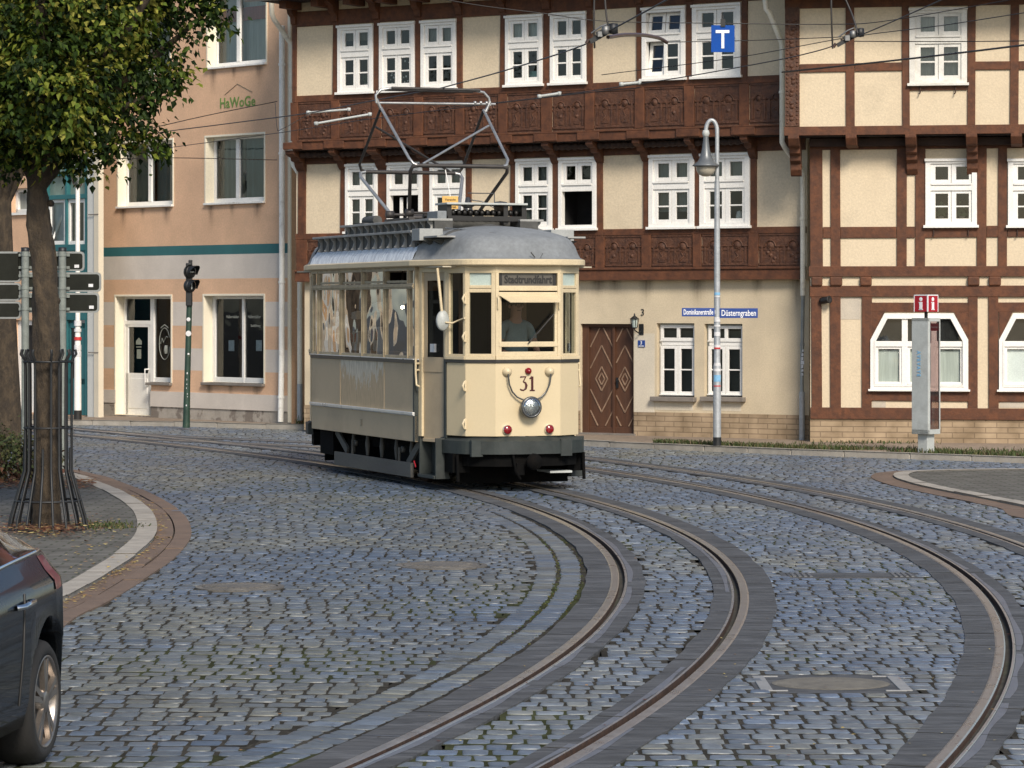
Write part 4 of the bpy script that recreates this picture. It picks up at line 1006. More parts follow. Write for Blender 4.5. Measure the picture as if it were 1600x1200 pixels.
# first floor
zM0=hr.uz(1400,432.3,0)[1]; zM1=hr.uz(1400,416,0)[1]; zG1=hr.uz(1400,446.5,0)[1]; zG0=hr.uz(1400,464,0)[1]; zS1=hr.uz(1400,637.5,0)[1]; zS0=hr.uz(1400,655.5,0)[1]
w2=[hr.rect(1446,249,1526.5,353,.03),hr.rect(1575,249,1655,353,.03)]
gw_px=[[(1360,609),(1360,531),(1382,489.5),(1490,489.5),(1513,531),(1513,609)],[(1561,610),(1561,531),(1583,489.5),(1691,489.5),(1714,531),(1714,610)]]
gws=[[hr.uz(x,y,.03) for x,y in g] for g in gw_px]
holes2=[hole(r) for r in w2]
mb=MB(); wall_holes(mb,u0,uRR,zS0,zU0,0,holes2+[(g[0][0]+.05,g[5][0]-.05,g[0][1]+.05,g[1][1]) for g in gws],.06)
mb.quad((u0,0,.05),(u0,0,zU0),(u0,3,zU0),(u0,3,.05))
mb.build('infill_panel',M['cream_plaster'],hr.root)
T=MB()
T.box(u0,uRR,-.03,.02,zU0-.2,zU0-.02)
for x0,x1 in ((1253,1285.5),(1298,1313),(1401,1416.5),(1430,1445.5),(1527,1542),(1560,1574),(1656,1671)):
    a,b,_,_=hr.rect(x0,300,x1,400,0); a=max(a,u0-.0); T.box(a,b,-.032,.01,zM1-.005,zU0-.01)
zr0,zr1=hr.uz(1360,371.5,0)[1],hr.uz(1360,354,0)[1]
edges=[(1285.5,1298),(1313,1401),(1416.5,1430),(1445.5,1527),(1542,1560),(1574,1656),(1671,1790)]
for x0,x1 in edges: T.box(hr.u(x0,0,360),hr.u(x1,0,360),-.027,.01,zr0,zr1)
T.box(u0-.02,uRR,-.045,.02,zM0,zM1); T.box(u0,uRR,-.04,.02,zG0,zG1)
for x0,x1 in ((1268,1284),(1297,1313.5),(1346.5,1362),(1513,1528),(1545,1560.5),(1714,1730)):
    a,b,_,_=hr.rect(x0,500,x1,600,0); T.box(max(a,u0),b,-.032,.01,zS1-.005,zG0+.005)
T.box(u0,uRR,-.045,.02,zS0,zS1)
for g in gws:
    a,b=g[0][0],g[5][0]; zt=g[2][1]; 
    T.box(a-.02,b+.02,-.026,.01,zt+.02,hr.uz(1430,472.5,0)[1]); T.box(a-.02,b+.02,-.028,.01,hr.uz(1430,626.5,0)[1],g[0][1]-.03)
    # brown corner braces beside the sloping head
    for (p,q,sx_) in ((g[1],g[2],a),(g[4],g[3],b)):
        T.prism([(p[0],-.028,p[1]),(q[0],-.028,q[1]+.02),(sx_,-.028,q[1]+.02)],(0,.03,0))
T.v=[(x+.007*math.sin(z*2.3+x*1.7),y,z+.005*math.sin(x*1.3+z)) for x,y,z in T.v]; T.build('timber_frame',M['timber'],hr.root,bevel=.006)
for x0,x1 in ((1268,1285),(1297,1316),(1344,1362),(1512,1530.5),(1545,1564),(1700,1718)):
    a,b,_,_=hr.rect(x0,433,x1,447,.03); mb=MB(); mb.box(max(a,u0),b,-.075,.01,zG1,zM0); mb.build('joist_end',M['timber'],hr.root,bevel=.02)
for i,r in enumerate(w2): cross_window(hr,r,0,things=[flowerpot(.7),flowerpot(.3)] if i==0 else None)
hooks(1459,365,1513,0); hooks(1590,365,1640,0)
def barge_window(g,blind):
    a,b=g[0][0],g[5][0]; zb=g[0][1]; zs=g[1][1]; zt=g[2][1]; i0,i1=g[2][0],g[3][0]; y=-.03; fw=.085
    mb=MB()
    out=[(p[0],p[1]) for p in g]
    cxm=(a+b)/2
    inn=[(a+fw,zb+fw*.9),(a+fw,zs-.02),(i0+fw*.55,zt-fw),(i1-fw*.55,zt-fw),(b-fw,zs-.02),(b-fw,zb+fw*.9)]
    n=6
    V=[(x,y-.03,z) for x,z in out]+[(x,y-.03,z) for x,z in inn]+[(x,y+.06,z) for x,z in out]+[(x,y+.06,z) for x,z in inn]
    Fs=[(i,(i+1)%n,n+(i+1)%n,n+i) for i in range(n)]+[(n+i,n+(i+1)%n,3*n+(i+1)%n,3*n+i) for i in range(n)]+[(i,2*n+i,2*n+(i+1)%n,(i+1)%n) for i in range(n)]
    mb.add(V,Fs)
    # inner bead
    k=.025; inn2=[(a+fw-k,zb+fw*.9-k),(a+fw-k,zs-.02),(i0+fw*.55-k,zt-fw+k),(i1-fw*.55+k,zt-fw+k),(b-fw+k,zs-.02),(b-fw+k,zb+fw*.9-k)]
    V=[(x,y-.042,z) for x,z in inn2]+[(x,y-.042,z) for x,z in inn]+[(x,y-.03,z) for x,z in inn2]
    mb.add(V,[(i,(i+1)%n,n+(i+1)%n,n+i) for i in range(n)]+[(i,2*n+i,2*n+(i+1)%n,(i+1)%n) for i in range(n)])
    zt0=zs-.085; zt1=zs-.0
    mb.box(a+fw,b-fw,y-.02,y+.05,zt0-.02,zt1-.02)
    W3=(b-a-2*fw)/3
    for q in (1,2):
        xm=a+fw+W3*q; mb.box(xm-.045,xm+.045,y-.018,y+.05,zt1-.02,zt-fw); mb.box(xm-.045,xm+.045,y-.018,y+.05,zb+fw*.9,zt0-.02)
    for q in range(3):
        x0=a+fw+W3*q+(.045 if q else 0); x1=a+fw+W3*(q+1)-(.045 if q<2 else 0); z0=zb+fw*.9; z1=zt0-.02; s=.038
        mb.box(x0,x0+s,y,y+.04,z0,z1);mb.box(x1-s,x1,y,y+.04,z0,z1);mb.box(x0+s,x1-s,y,y+.04,z1-s,z1);mb.box(x0+s,x1-s,y,y+.04,z0,z0+s*1.3); mb.box(x0,x1,y-.03,y,z0,z0+.025)
    mb.box(a-.03,b+.03,y-.07,y+.02,zb-.02,zb+.012)
    o=mb.build('window',M['white_paint'],hr.root,bevel=.004)
    gl=MB(); gl.poly([(x,y+.02,z) for x,z in inn]); gl.build('pane',M['pane'],o)
    for q in range(3):
        x0=a+fw+W3*q; x1=x0+W3; cm=MB(); nn=14
        for k_ in range(nn):
            p0,p1=x0+(x1-x0)*k_/nn,x0+(x1-x0)*(k_+1)/nn; sg=.0 if blind else .05*(math.sin(math.pi*k_/nn)); sg1=.0 if blind else .05*(math.sin(math.pi*(k_+1)/nn))
            cm.quad((p0,y+.05,zb),(p1,y+.05,zb),(p1,y+.05,zt0-.03-sg1),(p0,y+.05,zt0-.03-sg))
        cm.build('curtain',M['curtain_white' if blind else 'curtain_light'],o)
    mb=MB(); mb.poly([(x,y+.026,z) for x,z in ((inn[1][0],zt1-.03),(inn[4][0],zt1-.03),(inn[4][0],inn[4][1]),(inn[3][0],inn[3][1]),(inn[2][0],inn[2][1]),(inn[1][0],inn[1][1]))]); mb.box(a+fw,b-fw,y+.35,y+.36,zb,zt); mb.build('interior',M['room_dark'],o)  # dark plate over the plaster stands in for the unlit room
barge_window(gws[0],False); barge_window(gws[1],True)
mb=MB(); mb.box(u0,uRR,-.02,.02,.05,zS0); mb.build('plinth',M['brick_plinth'],hr.root)
# repairs in the plaster
for q_ in ((1313.5,465,1345,499),(1363,627,1384,636.5),(1562,627,1600,637)):
    a,b,c,d=hr.rect(*q_,.003); mb=MB(); mb.box(a,b,-.004,0,c,d); mb.build('plaster_patch',M['patch_plaster'],hr.root)
# eaves of the right house
mb=MB(); mb.box(uA0-.2,uRR,-V1-.7,-V1,zE+.20,zE+.24); mb.build('eaves_soffit',M['soffit'],hr.root)
mb=MB(); zr=zE+.24; mb.prism([(uA0-.25,-V1-.8,zr),(uA0-.25,3.2,zr+3.4),(uA0-.25,3.2,zr+3.55),(uA0-.25,-V1-.8,zr+.14)],(uRR-uA0+.3,0,0)); mb.build('roof',M['roof_tile'],hr.root)
# wall camera/floodlight on the corner post
u,z=hr.uz(1289,468,.1); p=hr.world(u,.1,z); t=empty('security_camera',p,hr.root.rotation_euler.z,'small black camera on the corner post beside the zinc downpipe','camera')
mb=MB(); mb.tube([(-.07,.07,-.02),(-.03,.04,-.02),(0,0,-.01)],.022,8); mb.build('bracket',M['iron'],t)
mb=MB(); mb.lathe((-.06,.05,-.02),[(0,0),(.05,.0),(.055,.05),(.055,.15),(.06,.17),(.045,.17),(0,.155)],axis=(.75,-.55,.12),n=14); mb.build('housing',M['black_paint'],t)

# ---------------------------------------------------------------- peach rendered building
hp=House('apartment_house',455,661,-3700,'peach rendered corner house with teal band and white-framed shop window')
uP0=hp.u(160.5,0); uP1=0.0; D=.24
zc=lambda y:hp.uz(430,y,0)[1]
zt1,zt0=zc(380.5),zc(395.8); g1=zc(434.3); g2,g3=zc(471.5),zc(510); g4,g5=zc(546.5),zc(582); g6=zc(617.5); zpl=zc(642.5)
def zm(z):
    if z>zt1: return 0
    if z>zt0: return 2
    if z>g1: return 1
    if z>g2: return 0
    if z>g3: return 1
    if z>g4: return 0
    if z>g5: return 1
    if z>g6: return 0
    return 1
sh=hp.rect(319,462,412.5,598.5); dr=hp.rect(181,463,267.5,652); dr_u=dr[1]; usp=hp.u(236,.0,600)
zsl=hp.uz(255,598,0)[1]
drh=[(dr[0],usp,.13,dr[3],'R'),(usp,dr[1],zsl,dr[3],'L')]
um_=[hp.rect(322,212,413,316),hp.rect(185,222,270,322)]; ut=[hp.rect(325,-14,416,102),hp.rect(180,10,266,88)]
zz1=um_[0][2],um_[0][3]; um_=[(r[0],r[1],)+zz1 for r in um_]; zz2=ut[0][2],ut[0][3]; ut=[(r[0],r[1],)+zz2 for r in ut]
zTop=9.2
allh=[sh]+drh+um_+ut
mb=MB(); wall_holes(mb,uP0,uP1,.05,zTop,0,allh,D,0,rmi=3,zcuts=[zt1,zt0,g1,g2,g3,g4,g5,g6,zpl],zmat=lambda z:zm(z) if z>zpl else 4)
mb.quad((usp,0,zsl),(usp,0,.13),(usp,D,.13),(usp,D,zsl),3)
mb.quad((0,0,.05),(0,6,.05),(0,6,zTop),(0,0,zTop),0)
mb.build('wall',[M['peach'],M['band_grey'],M['band_teal'],M['reveal'],M['plinth']],hp.root)
# render stands proud of the plinth
mb=MB(); mb.box(usp,uP1+.0,-.02,0,zpl,g6-.0); mb.box(uP0,dr[0],-.02,0,zpl+.04,g6); mb.build('render_edge',M['band_grey'],hp.root)
# white surrounds
s=.035
for (a,b,c,d) in [sh,dr]+um_+ut:
    mb=MB()
    mb.box(a-s,a,-.012,.0,c if (a,b,c,d)!=dr else .12,d+s); mb.box(b,b+s,-.012,0,c,d+s) if (a,b,c,d)!=dr else mb.box(b,b+s,-.012,0,zsl,d+s); mb.box(a,b,-.012,0,d,d+s)
    mb.build('surround',M['reveal'],hp.root)
def wide_window(r,split,curtain,open_right=False):
    a,b,c,d=r; y=D-.06; f=.055; mb=MB()
    mb.box(a,a+f,y,y+.06,c,d);mb.box(b-f,b,y,y+.06,c,d);mb.box(a+f,b-f,y,y+.06,d-f,d);mb.box(a+f,b-f,y,y+.06,c,c+f*1.6)
    x=a+split*(b-a); mb.box(x-.05,x+.05,y-.01,y+.06,c+f*1.6,d-f)
    if not open_right: mb.box(b-f-.12,b-f-.08,y-.008,y+.06,c+f,d-f) if False else None
    o=mb.build('window',M['white_paint'],hp.root,bevel=.004)
    g=MB(); g.quad((a,y+.03,c),(b,y+.03,c),(b,y+.03,d),(a,y+.03,d)); g.build('pane',M['pane'],o)
    s=MB(); s.box(a-.02,b+.03,-.06,y,c-.035,c+.005); s.build('sill',M['pipe_white'],o,bevel=.006)
    for q0,q1,mt in curtain:
        cm=MB(); n=20; u_0,u_1=a+q0*(b-a),a+q1*(b-a)
        for k in range(n):
            p0,p1=u_0+(u_1-u_0)*k/n,u_0+(u_1-u_0)*(k+1)/n; e0,e1=.03*math.sin(k*1.7),.03*math.sin((k+1)*1.7)
            cm.quad((p0,y+.16+e0,c+.03),(p1,y+.16+e1,c+.03),(p1,y+.16+e1,d),(p0,y+.16+e0,d))
        cm.build('curtain',M[mt],o)
    room(o,a,b,c,d,y+.06,.8)
    return o,y
dim_teal=pmat('teal_blind',(.10,.16,.155),.9,.06,3,bump=0); M['dim_teal']=dim_teal
M['shade_dim']=pmat('cream_curtain',(.33,.31,.24),.9,.1,3,bump=.2,bscale=9,stretch=(6,1,.3))
wide_window(um_[0],.42,[(.0,.42,'shade_dim'),(.45,.85,'dim_teal'),(.85,1,'room_dark')])  # last curtain strip is a near-black sheet for the unlit room
wide_window(um_[1],.45,[(.0,.40,'shade_dim'),(.45,1,'dim_teal')])
o,y=wide_window(ut[0],.40,[(.0,1,'curtain_light')]); a,b,c,d=ut[0]; mb=MB(); mb.box(a+.06,b-.1,y+.10,y+.11,c+.62*(d-c),c+.80*(d-c)); mb.box(a+.06,b-.1,y+.10,y+.11,c+.02,c+.10); mb.build('curtain',M['curtain_red'],o)
m2=MB(); m2.bar((b-.15,y-.02,c+.10),(b-.22,y+.14,d-.05),.045,.04); m2.bar((b-.05,y-.02,c+.08),(b-.1,y+.14,d-.05),.045,.04); m2.build('casement',M['white_paint'],o)
wide_window(ut[1],.45,[(.0,.9,'curtain_light')])
# shop window
a,b,c,d=sh; y=D-.05; mb=MB(); f=.06
mb.box(a,a+f*1.5,y,y+.06,c,d);mb.box(b-f*.6,b,y,y+.06,c,d);mb.box(a,b,y+.002,y+.06,d-f,d);mb.box(a,b,y+.002,y+.06,c,c+f*1.6); x=a+.68*(b-a); x=hp.u(380,-y,520); mb.box(x-.03,x+.03,y-.005,y+.06,c,d)
o=mb.build('window',M['white_paint'],hp.root,bevel=.004); g=MB(); g.quad((a,y+.03,c),(b,y+.03,c),(b,y+.03,d),(a,y+.03,d)); g.build('pane',M['pane'],o)
s=MB(); s.box(a-.03,b+.03,-.07,y,c-.05,c+.0); s.build('sill',M['sill_grey'],o,bevel=.008)
room(o,a,b,c,d,y+.06,1.6)
for px,py in ((361,540),(404,540)):
    u,z=hp.uz(px,py,-y-.02); plate(o,u-.10,u+.07,z-.10,z+.10,y+.04,'sticker','notice')
mb=MB(); u=hp.u(347,-y-.3,520); mb.box(u-.10,u+.02,y+.3,y+.4,c,d); mb.build('pillar',M['shade_dim'],o)
mb=MB(); mb.lathe((a+.95,y+.9,c-.1),[(.30,0),(.32,.3),(.30,.45),(.1,.5),(0,.5)],n=16); mb.build('armchair',pmat('red_brown_chair',(.14,.035,.02),.7,.1,5,bump=.1),o)
pal=pmat('pale_window_lettering',(.30,.31,.27),.6,.02,3,bump=0)
for px in (362,396):
    u,z=hp.uz(px,495,-y); text_mesh('Halberstädter',.085,'lettering',pal,o,Matrix.Translation((u,y+.02,z)),extrude=.001,sx=.8)
u,z=hp.uz(398,509,-y); text_mesh('Stadtführung',.07,'lettering',pal,o,Matrix.Translation((u,y+.02,z)),extrude=.001,sx=.8)
# door and side light
a,b,c,d=dr; c=.13; y=D-.05; mb=MB(); u1=hp.u(238,-y,560); u2=b; f=.05
mb.box(a,a+.055,y-.01,y+.06,c,d); mb.box(u1-.05,u1+.06,y-.012,y+.06,zsl+.0,d); mb.box(b-.03,b,y,y+.06,zsl,d); mb.box(a,b,y-.008,y+.06,d-.05,d); mb.box(u1,b,y,y+.06,zsl,zsl+.09)
ztr=hp.uz(215,505,-y)[1]; mb.box(a+.055,u1-.05,y-.011,y+.06,ztr-.03,ztr+.05)
fr_=mb.build('door_frame',M['white_paint'],hp.root,bevel=.004)
g=MB(); g.quad((a,y+.03,ztr),(u1,y+.03,ztr),(u1,y+.03,d),(a,y+.03,d)); g.quad((u1,y+.03,zsl),(b,y+.03,zsl),(b,y+.03,d),(u1,y+.03,d)); g.build('pane',M['pane'],fr_)
room(fr_,a,b,c,d,y+.06,1.4)
# cheek wall closing the hole under the side light behind the door
mb=MB(); x0,x1=a+.06,u1-.05; zpn0,zpn1=hp.uz(215,583,-y)[1],hp.uz(215,511,-y)[1]
for p0,p1,q0,q1 in ((x0,x0+.085,c,ztr-.03),(x1-.085,x1,c,ztr-.03),(x0,x1,zpn1,ztr-.03),(x0,x1,c,zpn0)): mb.box(p0,p1,y-.004,y+.04,q0,q1)
mb.box(x0+.1,x1-.1,y-.012,y,c+.12,zpn0-.1)
dd=mb.build('door',M['white_paint'],hp.root,bevel=.004); g=MB(); g.quad((x0,y+.02,zpn0),(x1,y+.02,zpn0),(x1,y+.02,zpn1),(x0,y+.02,zpn1)); g.build('pane',M['pane'],dd)
mb=MB(); zh=hp.uz(232,590,-y)[1]; xh=x1-.04
mb.tube([(xh,y-.01,zh-.13),(xh-.05,y-.07,zh-.13),(xh-.05,y-.07,zh+.16),(xh,y-.01,zh+.16)],.016,8); mb.build('handle',M['white_paint'],dd)
u,z=hp.uz(216,536,-y); mb=MB(); mb.prism([(u-.09,y+.012,z-.03),(u+.09,y+.012,z-.03),(u+.09,y+.012,z+.04),(u,y+.012,z+.10),(u-.09,y+.012,z+.04)],(0,.004,0)); mb.box(u-.08,u+.08,y+.01,y+.016,z-.085,z-.065); mb.box(u-.06,u+.07,y+.01,y+.016,z-.3,z-.12); mb.build('door_sticker',pmat('dim_sticker',(.22,.24,.2),.6,.1,9,bump=0),dd)
s=MB(); s.box(usp-.10,b+.03,-.07,y,zsl-.05,zsl); s.build('sill',M['sill_grey'],fr_,bevel=.008)
# ring emblem on the side light
u,z=hp.uz(256,537,-y); mb=MB(); mb.tube([(u+.17*math.cos(t),y+.02,z+.30*math.sin(t)) for t in np.linspace(.4,6.1,30)],.008,5); mb.tube([(u-.13,y+.02,z),(u-.08,y+.02,z+.10),(u-.03,y+.02,z+.02),(u+.05,y+.02,z+.14),(u+.1,y+.02,z+.12)],.010,5); mb.tube([(u-.12,y+.02,z+.30),(u,y+.02,z+.36),(u+.12,y+.02,z+.30)],.012,5); mb.lathe((u+.05,y+.02,z-.12),[(.03,-.07),(.045,0),(.03,.09),(0,.09)],n=8); mb.build('window_sticker',pal,fr_)
mb=MB(); mb.lathe((b-.12,y+.5,zsl+.05),[(.30,0),(.16,.45),(.05,.55),(0,.56)],n=14); mb.build('display_cloth',pmat('pale_blue_cloth',(.36,.42,.46),.9,.2,6,bump=.3),fr_)
for (a,b,c,d) in [sh]+um_+ut:
    for q0,q1,ln in ((.02,.16,.55),(.80,.97,.45),(.4,.5,.3)):
        mb=MB(); x0_,x1_=a+(b-a)*q0,a+(b-a)*q1; mb.quad((x0_,-.003,c-.06-ln),(x1_,-.003,c-.06-ln),(x1_,-.003,c-.05),(x0_,-.003,c-.05)); mb.build('drip_stain',M['drip'],hp.root)
# lettering with house outline
u,z=hp.uz(371,158.5,.004); gl=pmat('green_lettering',(.15,.25,.06),.8,.03,4,bump=0)
L=text_mesh('HaWoGe',.265,'lettering',gl,hp.root,Matrix.Translation((u,-.006,z-.02)),extrude=.003,sx=.98,space=1.05,offset=.004)
mb=MB(); z1=hp.uz(371,131,0)[1]; mb.tube([(u-.38,-.004,z+.14),(u,-.004,z1),(u+.44,-.004,z+.15)],.008,4); mb.build('house_outline',pmat('faded_line',(.27,.21,.14),.9,.1,9,bump=0),hp.root)
# corner strip + downpipes
mb=MB(); ua,ub=hp.u(441,.05,400),hp.u(455.5,.0,400); mb.box(ua+.13,ub+.004,-.03,0,.12,zTop); mb.build('corner_strip',M['reveal'],hp.root)
def ppipe(pts,r,mat):
    return pipe(hp,pts,r,mat)
ppipe([(440.5,40,.14),(440.5,380,.14),(440,560,.14),(438.5,659,.14)],.052,'pipe_white')
pipe(hp,[(424,-8,.55),(425,22,.5),(428,30,.45),(453,66,.12),(455.5,74,.10),(455.5,250,.10),(458,258,.10),(467.5,272,.10),(468.5,282,.1),(468.5,600,.1)],.045,'pipe_cream')
pipe(hp,[(468.5,600,.1),(468.5,657,.1)],.05,'galv')
# return wall between the houses
mb=MB(); mb.box(0.0,1.1,.35,.5,.05,zTop); mb.build('return_wall',M['cream_plaster'],hp.root)
mb=MB(); mb.box(0.0,1.1,.33,.36,.05,.5); mb.build('plinth',M['brick_plinth'],hp.root)
mb=MB(); mb.box(uP0,.3,-.5,3,zTop,zTop+.12); mb.build('roof',M['roof_tile'],hp.root)

# ---------------------------------------------------------------- teal building on the left
ht=House('corner_house',160.5,651,-3700,'teal glazed shop house behind the trees on the left, next to the peach house')
q=lambda *a:ht.rect(*a)
uE=None
t0,t1,_,_=q(72,300,138,640,0)
hz=lambda y:ht.uz(110,y,0)[1]
up_l=q(18,294,48,332); 
dw=q(24,500,58,645,0)
mb=MB(); zT=9.0
hs=[(up_l[0],up_l[1],up_l[2],up_l[3]),(t0,t1,hz(383),hz(250)),(t0,t1,.12,hz(500)),(dw[0],dw[1],.13,dw[3])]
more=[]
for k in range(5):
    ux=dw[0]-2.2-k*2.3
    for zz_ in (1.0,3.9,6.3): more.append((ux,ux+1.1,zz_,zz_+1.35))
uE=ux-1.5; wall_holes(mb,uE,0,.05,zT,0,hs+more,.18,0)
mb.build('wall',M['peach'],ht.root)
for h in more:
    mb=MB(); mb.quad((h[0],.17,h[2]),(h[1],.17,h[2]),(h[1],.17,h[3]),(h[0],.17,h[3])); mb.build('window',M['car_glass'],ht.root)
mb=MB(); a,b=ht.u(150,.05,500),0; mb.box(a,b,-.10,.02,.05,zT); mb.build('pilaster',M['pilaster_warm'],ht.root)
mb=MB(); mb.box(ht.u(138,.05,500),a-.002,-.07,.02,.05,zT); mb.build('pilaster',M['pilaster'],ht.root)
mb=MB(); mb.box(ht.u(138,.1,500),b,-.106,-.1,ht.uz(150,551,.1)[1]-.01,ht.uz(150,551,.1)[1]+.01); mb.box(ht.u(138,.1,500),b,-.106,-.1,ht.uz(150,335,.1)[1]-.01,ht.uz(150,335,.1)[1]+.01); mb.build('joint',M['sill_grey'],ht.root)
# teal frame
mb=MB(); m3=ht.u(105.5,0,340)
for x in (t0,m3-.03,t1-.06): mb.box(x,x+.06,-.04,.1,.12,hz(240))
for z0,z1 in ((hz(311),hz(304)),(hz(392),hz(382)),(hz(500),hz(488)),(hz(274),hz(268))): mb.box(t0,t1,-.045,.1,z0,z1)
mb.box(t0,t1,-.02,.06,hz(488),hz(392)); mb.box(t0,t1,-.01,.06,.12,hz(600))
mb.box(t0,t0+.5,-.015,.05,.12,hz(500))
mb.build('teal_frame',M['teal'],ht.root,bevel=.004)
mb=MB(); mb.quad((t0,.05,hz(304)),(t1,.05,hz(304)),(t1,.05,hz(250)),(t0,.05,hz(250))); mb.build('top_light',pmat('green_grey_glass',(.16,.22,.19),.15,.15,3,bump=0),ht.root)
for x0,x1,tl in ((77,104.5,True),(107,135.5,False)):
    a,b,c,d=q(x0,311,x1,382,-.02); mb=MB(); f=.07
    mb.box(a,a+f,-.0,.07,c,d);mb.box(b-f,b,0,.07,c,d);mb.box(a,b,.002,.07,d-f,d);mb.box(a,b,.002,.07,c,c+f)
    if tl: mb.bar((a+.1,.02,c+.05),(a+.34,.2,d-.1),.05,.04)
    o=mb.build('window',M['white_paint'],ht.root); g=MB(); g.quad((a,.04,c),(b,.04,c),(b,.04,d),(a,.04,d)); g.build('pane',M['pane'],o)
    plate(o,a,b,c,d,.12,pmat('sky_blind',(.42,.52,.58),.7,.06,3,bump=0) if tl else 'room_dark','blind');  # the untilted window gets a near-black plate for its unlit room
    if not tl: plate(o,a+.08,a+.16,c,d,.09,'shade_dim','curtain')
a,b,c,d=up_l; mb=MB(); f=.07; mb.box(a,a+f,.1,.17,c,d);mb.box(b-f,b,.1,.17,c,d);mb.box(a,b,.1,.17,d-f,d);mb.box(a,b,.1,.17,c,c+f); mb.box(a-.03,b+.03,-.05,.1,c-.05,c); o=mb.build('window',M['white_paint'],ht.root); plate(o,a,b,c,d,.16,'curtain','curtain')
a,b,c,d=dw; c=.13; mb=MB(); f=.10; mb.box(a,a+f,.06,.14,c,d);mb.box(b-f,b,.06,.14,c,d);mb.box(a,b,.06,.14,d-f,d);mb.box(a,b,.07,.14,c,hz(565)); o=mb.build('door',M['white_paint'],ht.root); plate(o,a,b,c,d,.13,'room_dark','pane')
a,b,c,d=q(103,500,134,650,0); mb=MB(); c=.12; mb.box(a,a+.15,-.0,.05,c,d-.06);mb.box(b-.2,b,0,.05,c,d-.06);mb.box(a,b,0,.05,d-.15,d-.06);mb.box(a,b,.0,.05,c,c+.7); mb.box(a+.15,b-.2,.03,.05,c,d); o=mb.build('door',[M['teal']],ht.root); plate(o,a+.15,b-.2,c+.7,d-.15,.02,'car_glass','pane')

# further houses of the same row, left of the frame: the tram's side windows mirror them
for i,(c_,nm) in enumerate((((.62,.50,.33),'cream'),((.50,.42,.34),'grey-beige'),((.55,.33,.16),'ochre'),((.64,.60,.52),'off-white'),((.52,.40,.27),'sand'),((.60,.50,.36),'straw'))):
    u1_=uE-.02-i*11.0; u0_=u1_-10.9; mt=pmat('row_house_wall',c_,.9,.06,1,bump=.1)
    p_=ht.world(u0_,0,0); rr_=empty('row_house',p_,ht.root.rotation_euler.z,'tall %s row house further left along the same street'%nm,'house','row houses along the street to the left')
    hs_=[(.9+k*2.6,2.1+k*2.6,z_,z_+1.7) for k in range(4) for z_ in (1.0,4.2,7.2)]
    mb=MB(); wall_holes(mb,0,10.9,0,10.5,0,hs_,.2,0); mb.build('wall',mt,rr_)
    for h_ in hs_:
        mb=MB(); mb.quad((h_[0],.18,h_[2]),(h_[1],.18,h_[2]),(h_[1],.18,h_[3]),(h_[0],.18,h_[3])); mb.build('window',M['car_glass'],rr_)
    mb=MB(); mb.prism([(0,-.3,10.5),(0,4,14),(0,4,10.5)],(10.9,0,0)); mb.build('roof',M['roof_tile'],rr_)
# ================================================================ TRAM
TZ=F*H/293.0; TX=.19; TH=math.atan2(1770,4800)
tram=empty('tram',(TX,TZ,.024),TH,'vintage ivory tram car with grey roof and pantograph on the curved track','tram')
cT,sT=math.cos(TH),math.sin(TH)
def t_loc(px,py,w=None,a=None):
    """pixel -> tram-local point on the plane x=w (side) or y=a (front)"""
    d=Vector(((px-800)/F,1,(HY-py)/F)); o=Vector((-TX,-TZ,H-.024))
    def rot(v): return Vector((v.x*cT+v.y*sT,-v.x*sT+v.y*cT,v.z))
    o,d=rot(o),rot(d); t=(w-o.x)/d.x if w is not None else (a-o.y)/d.y
    return o+d*t
SW=1.0; A0,A1=1.23,t_loc(487,600,w=-SW).y; LT=A0+A1
ZG=2.675
def seg_box(mb,p,q,t0,t1,z0,z1,th=.04,out=0.0,mi=0):
    """box along plan segment p->q (outward normal = right of p->q)"""
    p=Vector((p[0],p[1],0));q=Vector((q[0],q[1],0));d=(q-p).normalized();n=Vector((d.y,-d.x,0))
    a,b=p+d*t0+n*out,p+d*t1+n*out; e,f=p+d*t0-n*th,p+d*t1-n*th
    v=[(x.x,x.y,z) for z in (z0,z1) for x in (a,b,f,e)]
    mb.add(v,[(3,2,1,0),(4,5,6,7),(0,1,5,4),(1,2,6,5),(2,3,7,6),(3,0,4,7)],mi)
def seg_quad(mb,p,q,t0,t1,z0,z1,off,mi=0):
    p=Vector((p[0],p[1],0));q=Vector((q[0],q[1],0));d=(q-p).normalized();n=Vector((d.y,-d.x,0))
    a,b=p+d*t0+n*off,p+d*t1+n*off; mb.quad((a.x,a.y,z0),(b.x,b.y,z0),(b.x,b.y,z1),(a.x,a.y,z1),mi)
def slen(p,q): return math.hypot(q[0]-p[0],q[1]-p[1])
HALF=[(.41,0),(.717,.197),(.82,.58),(.945,1.205)]
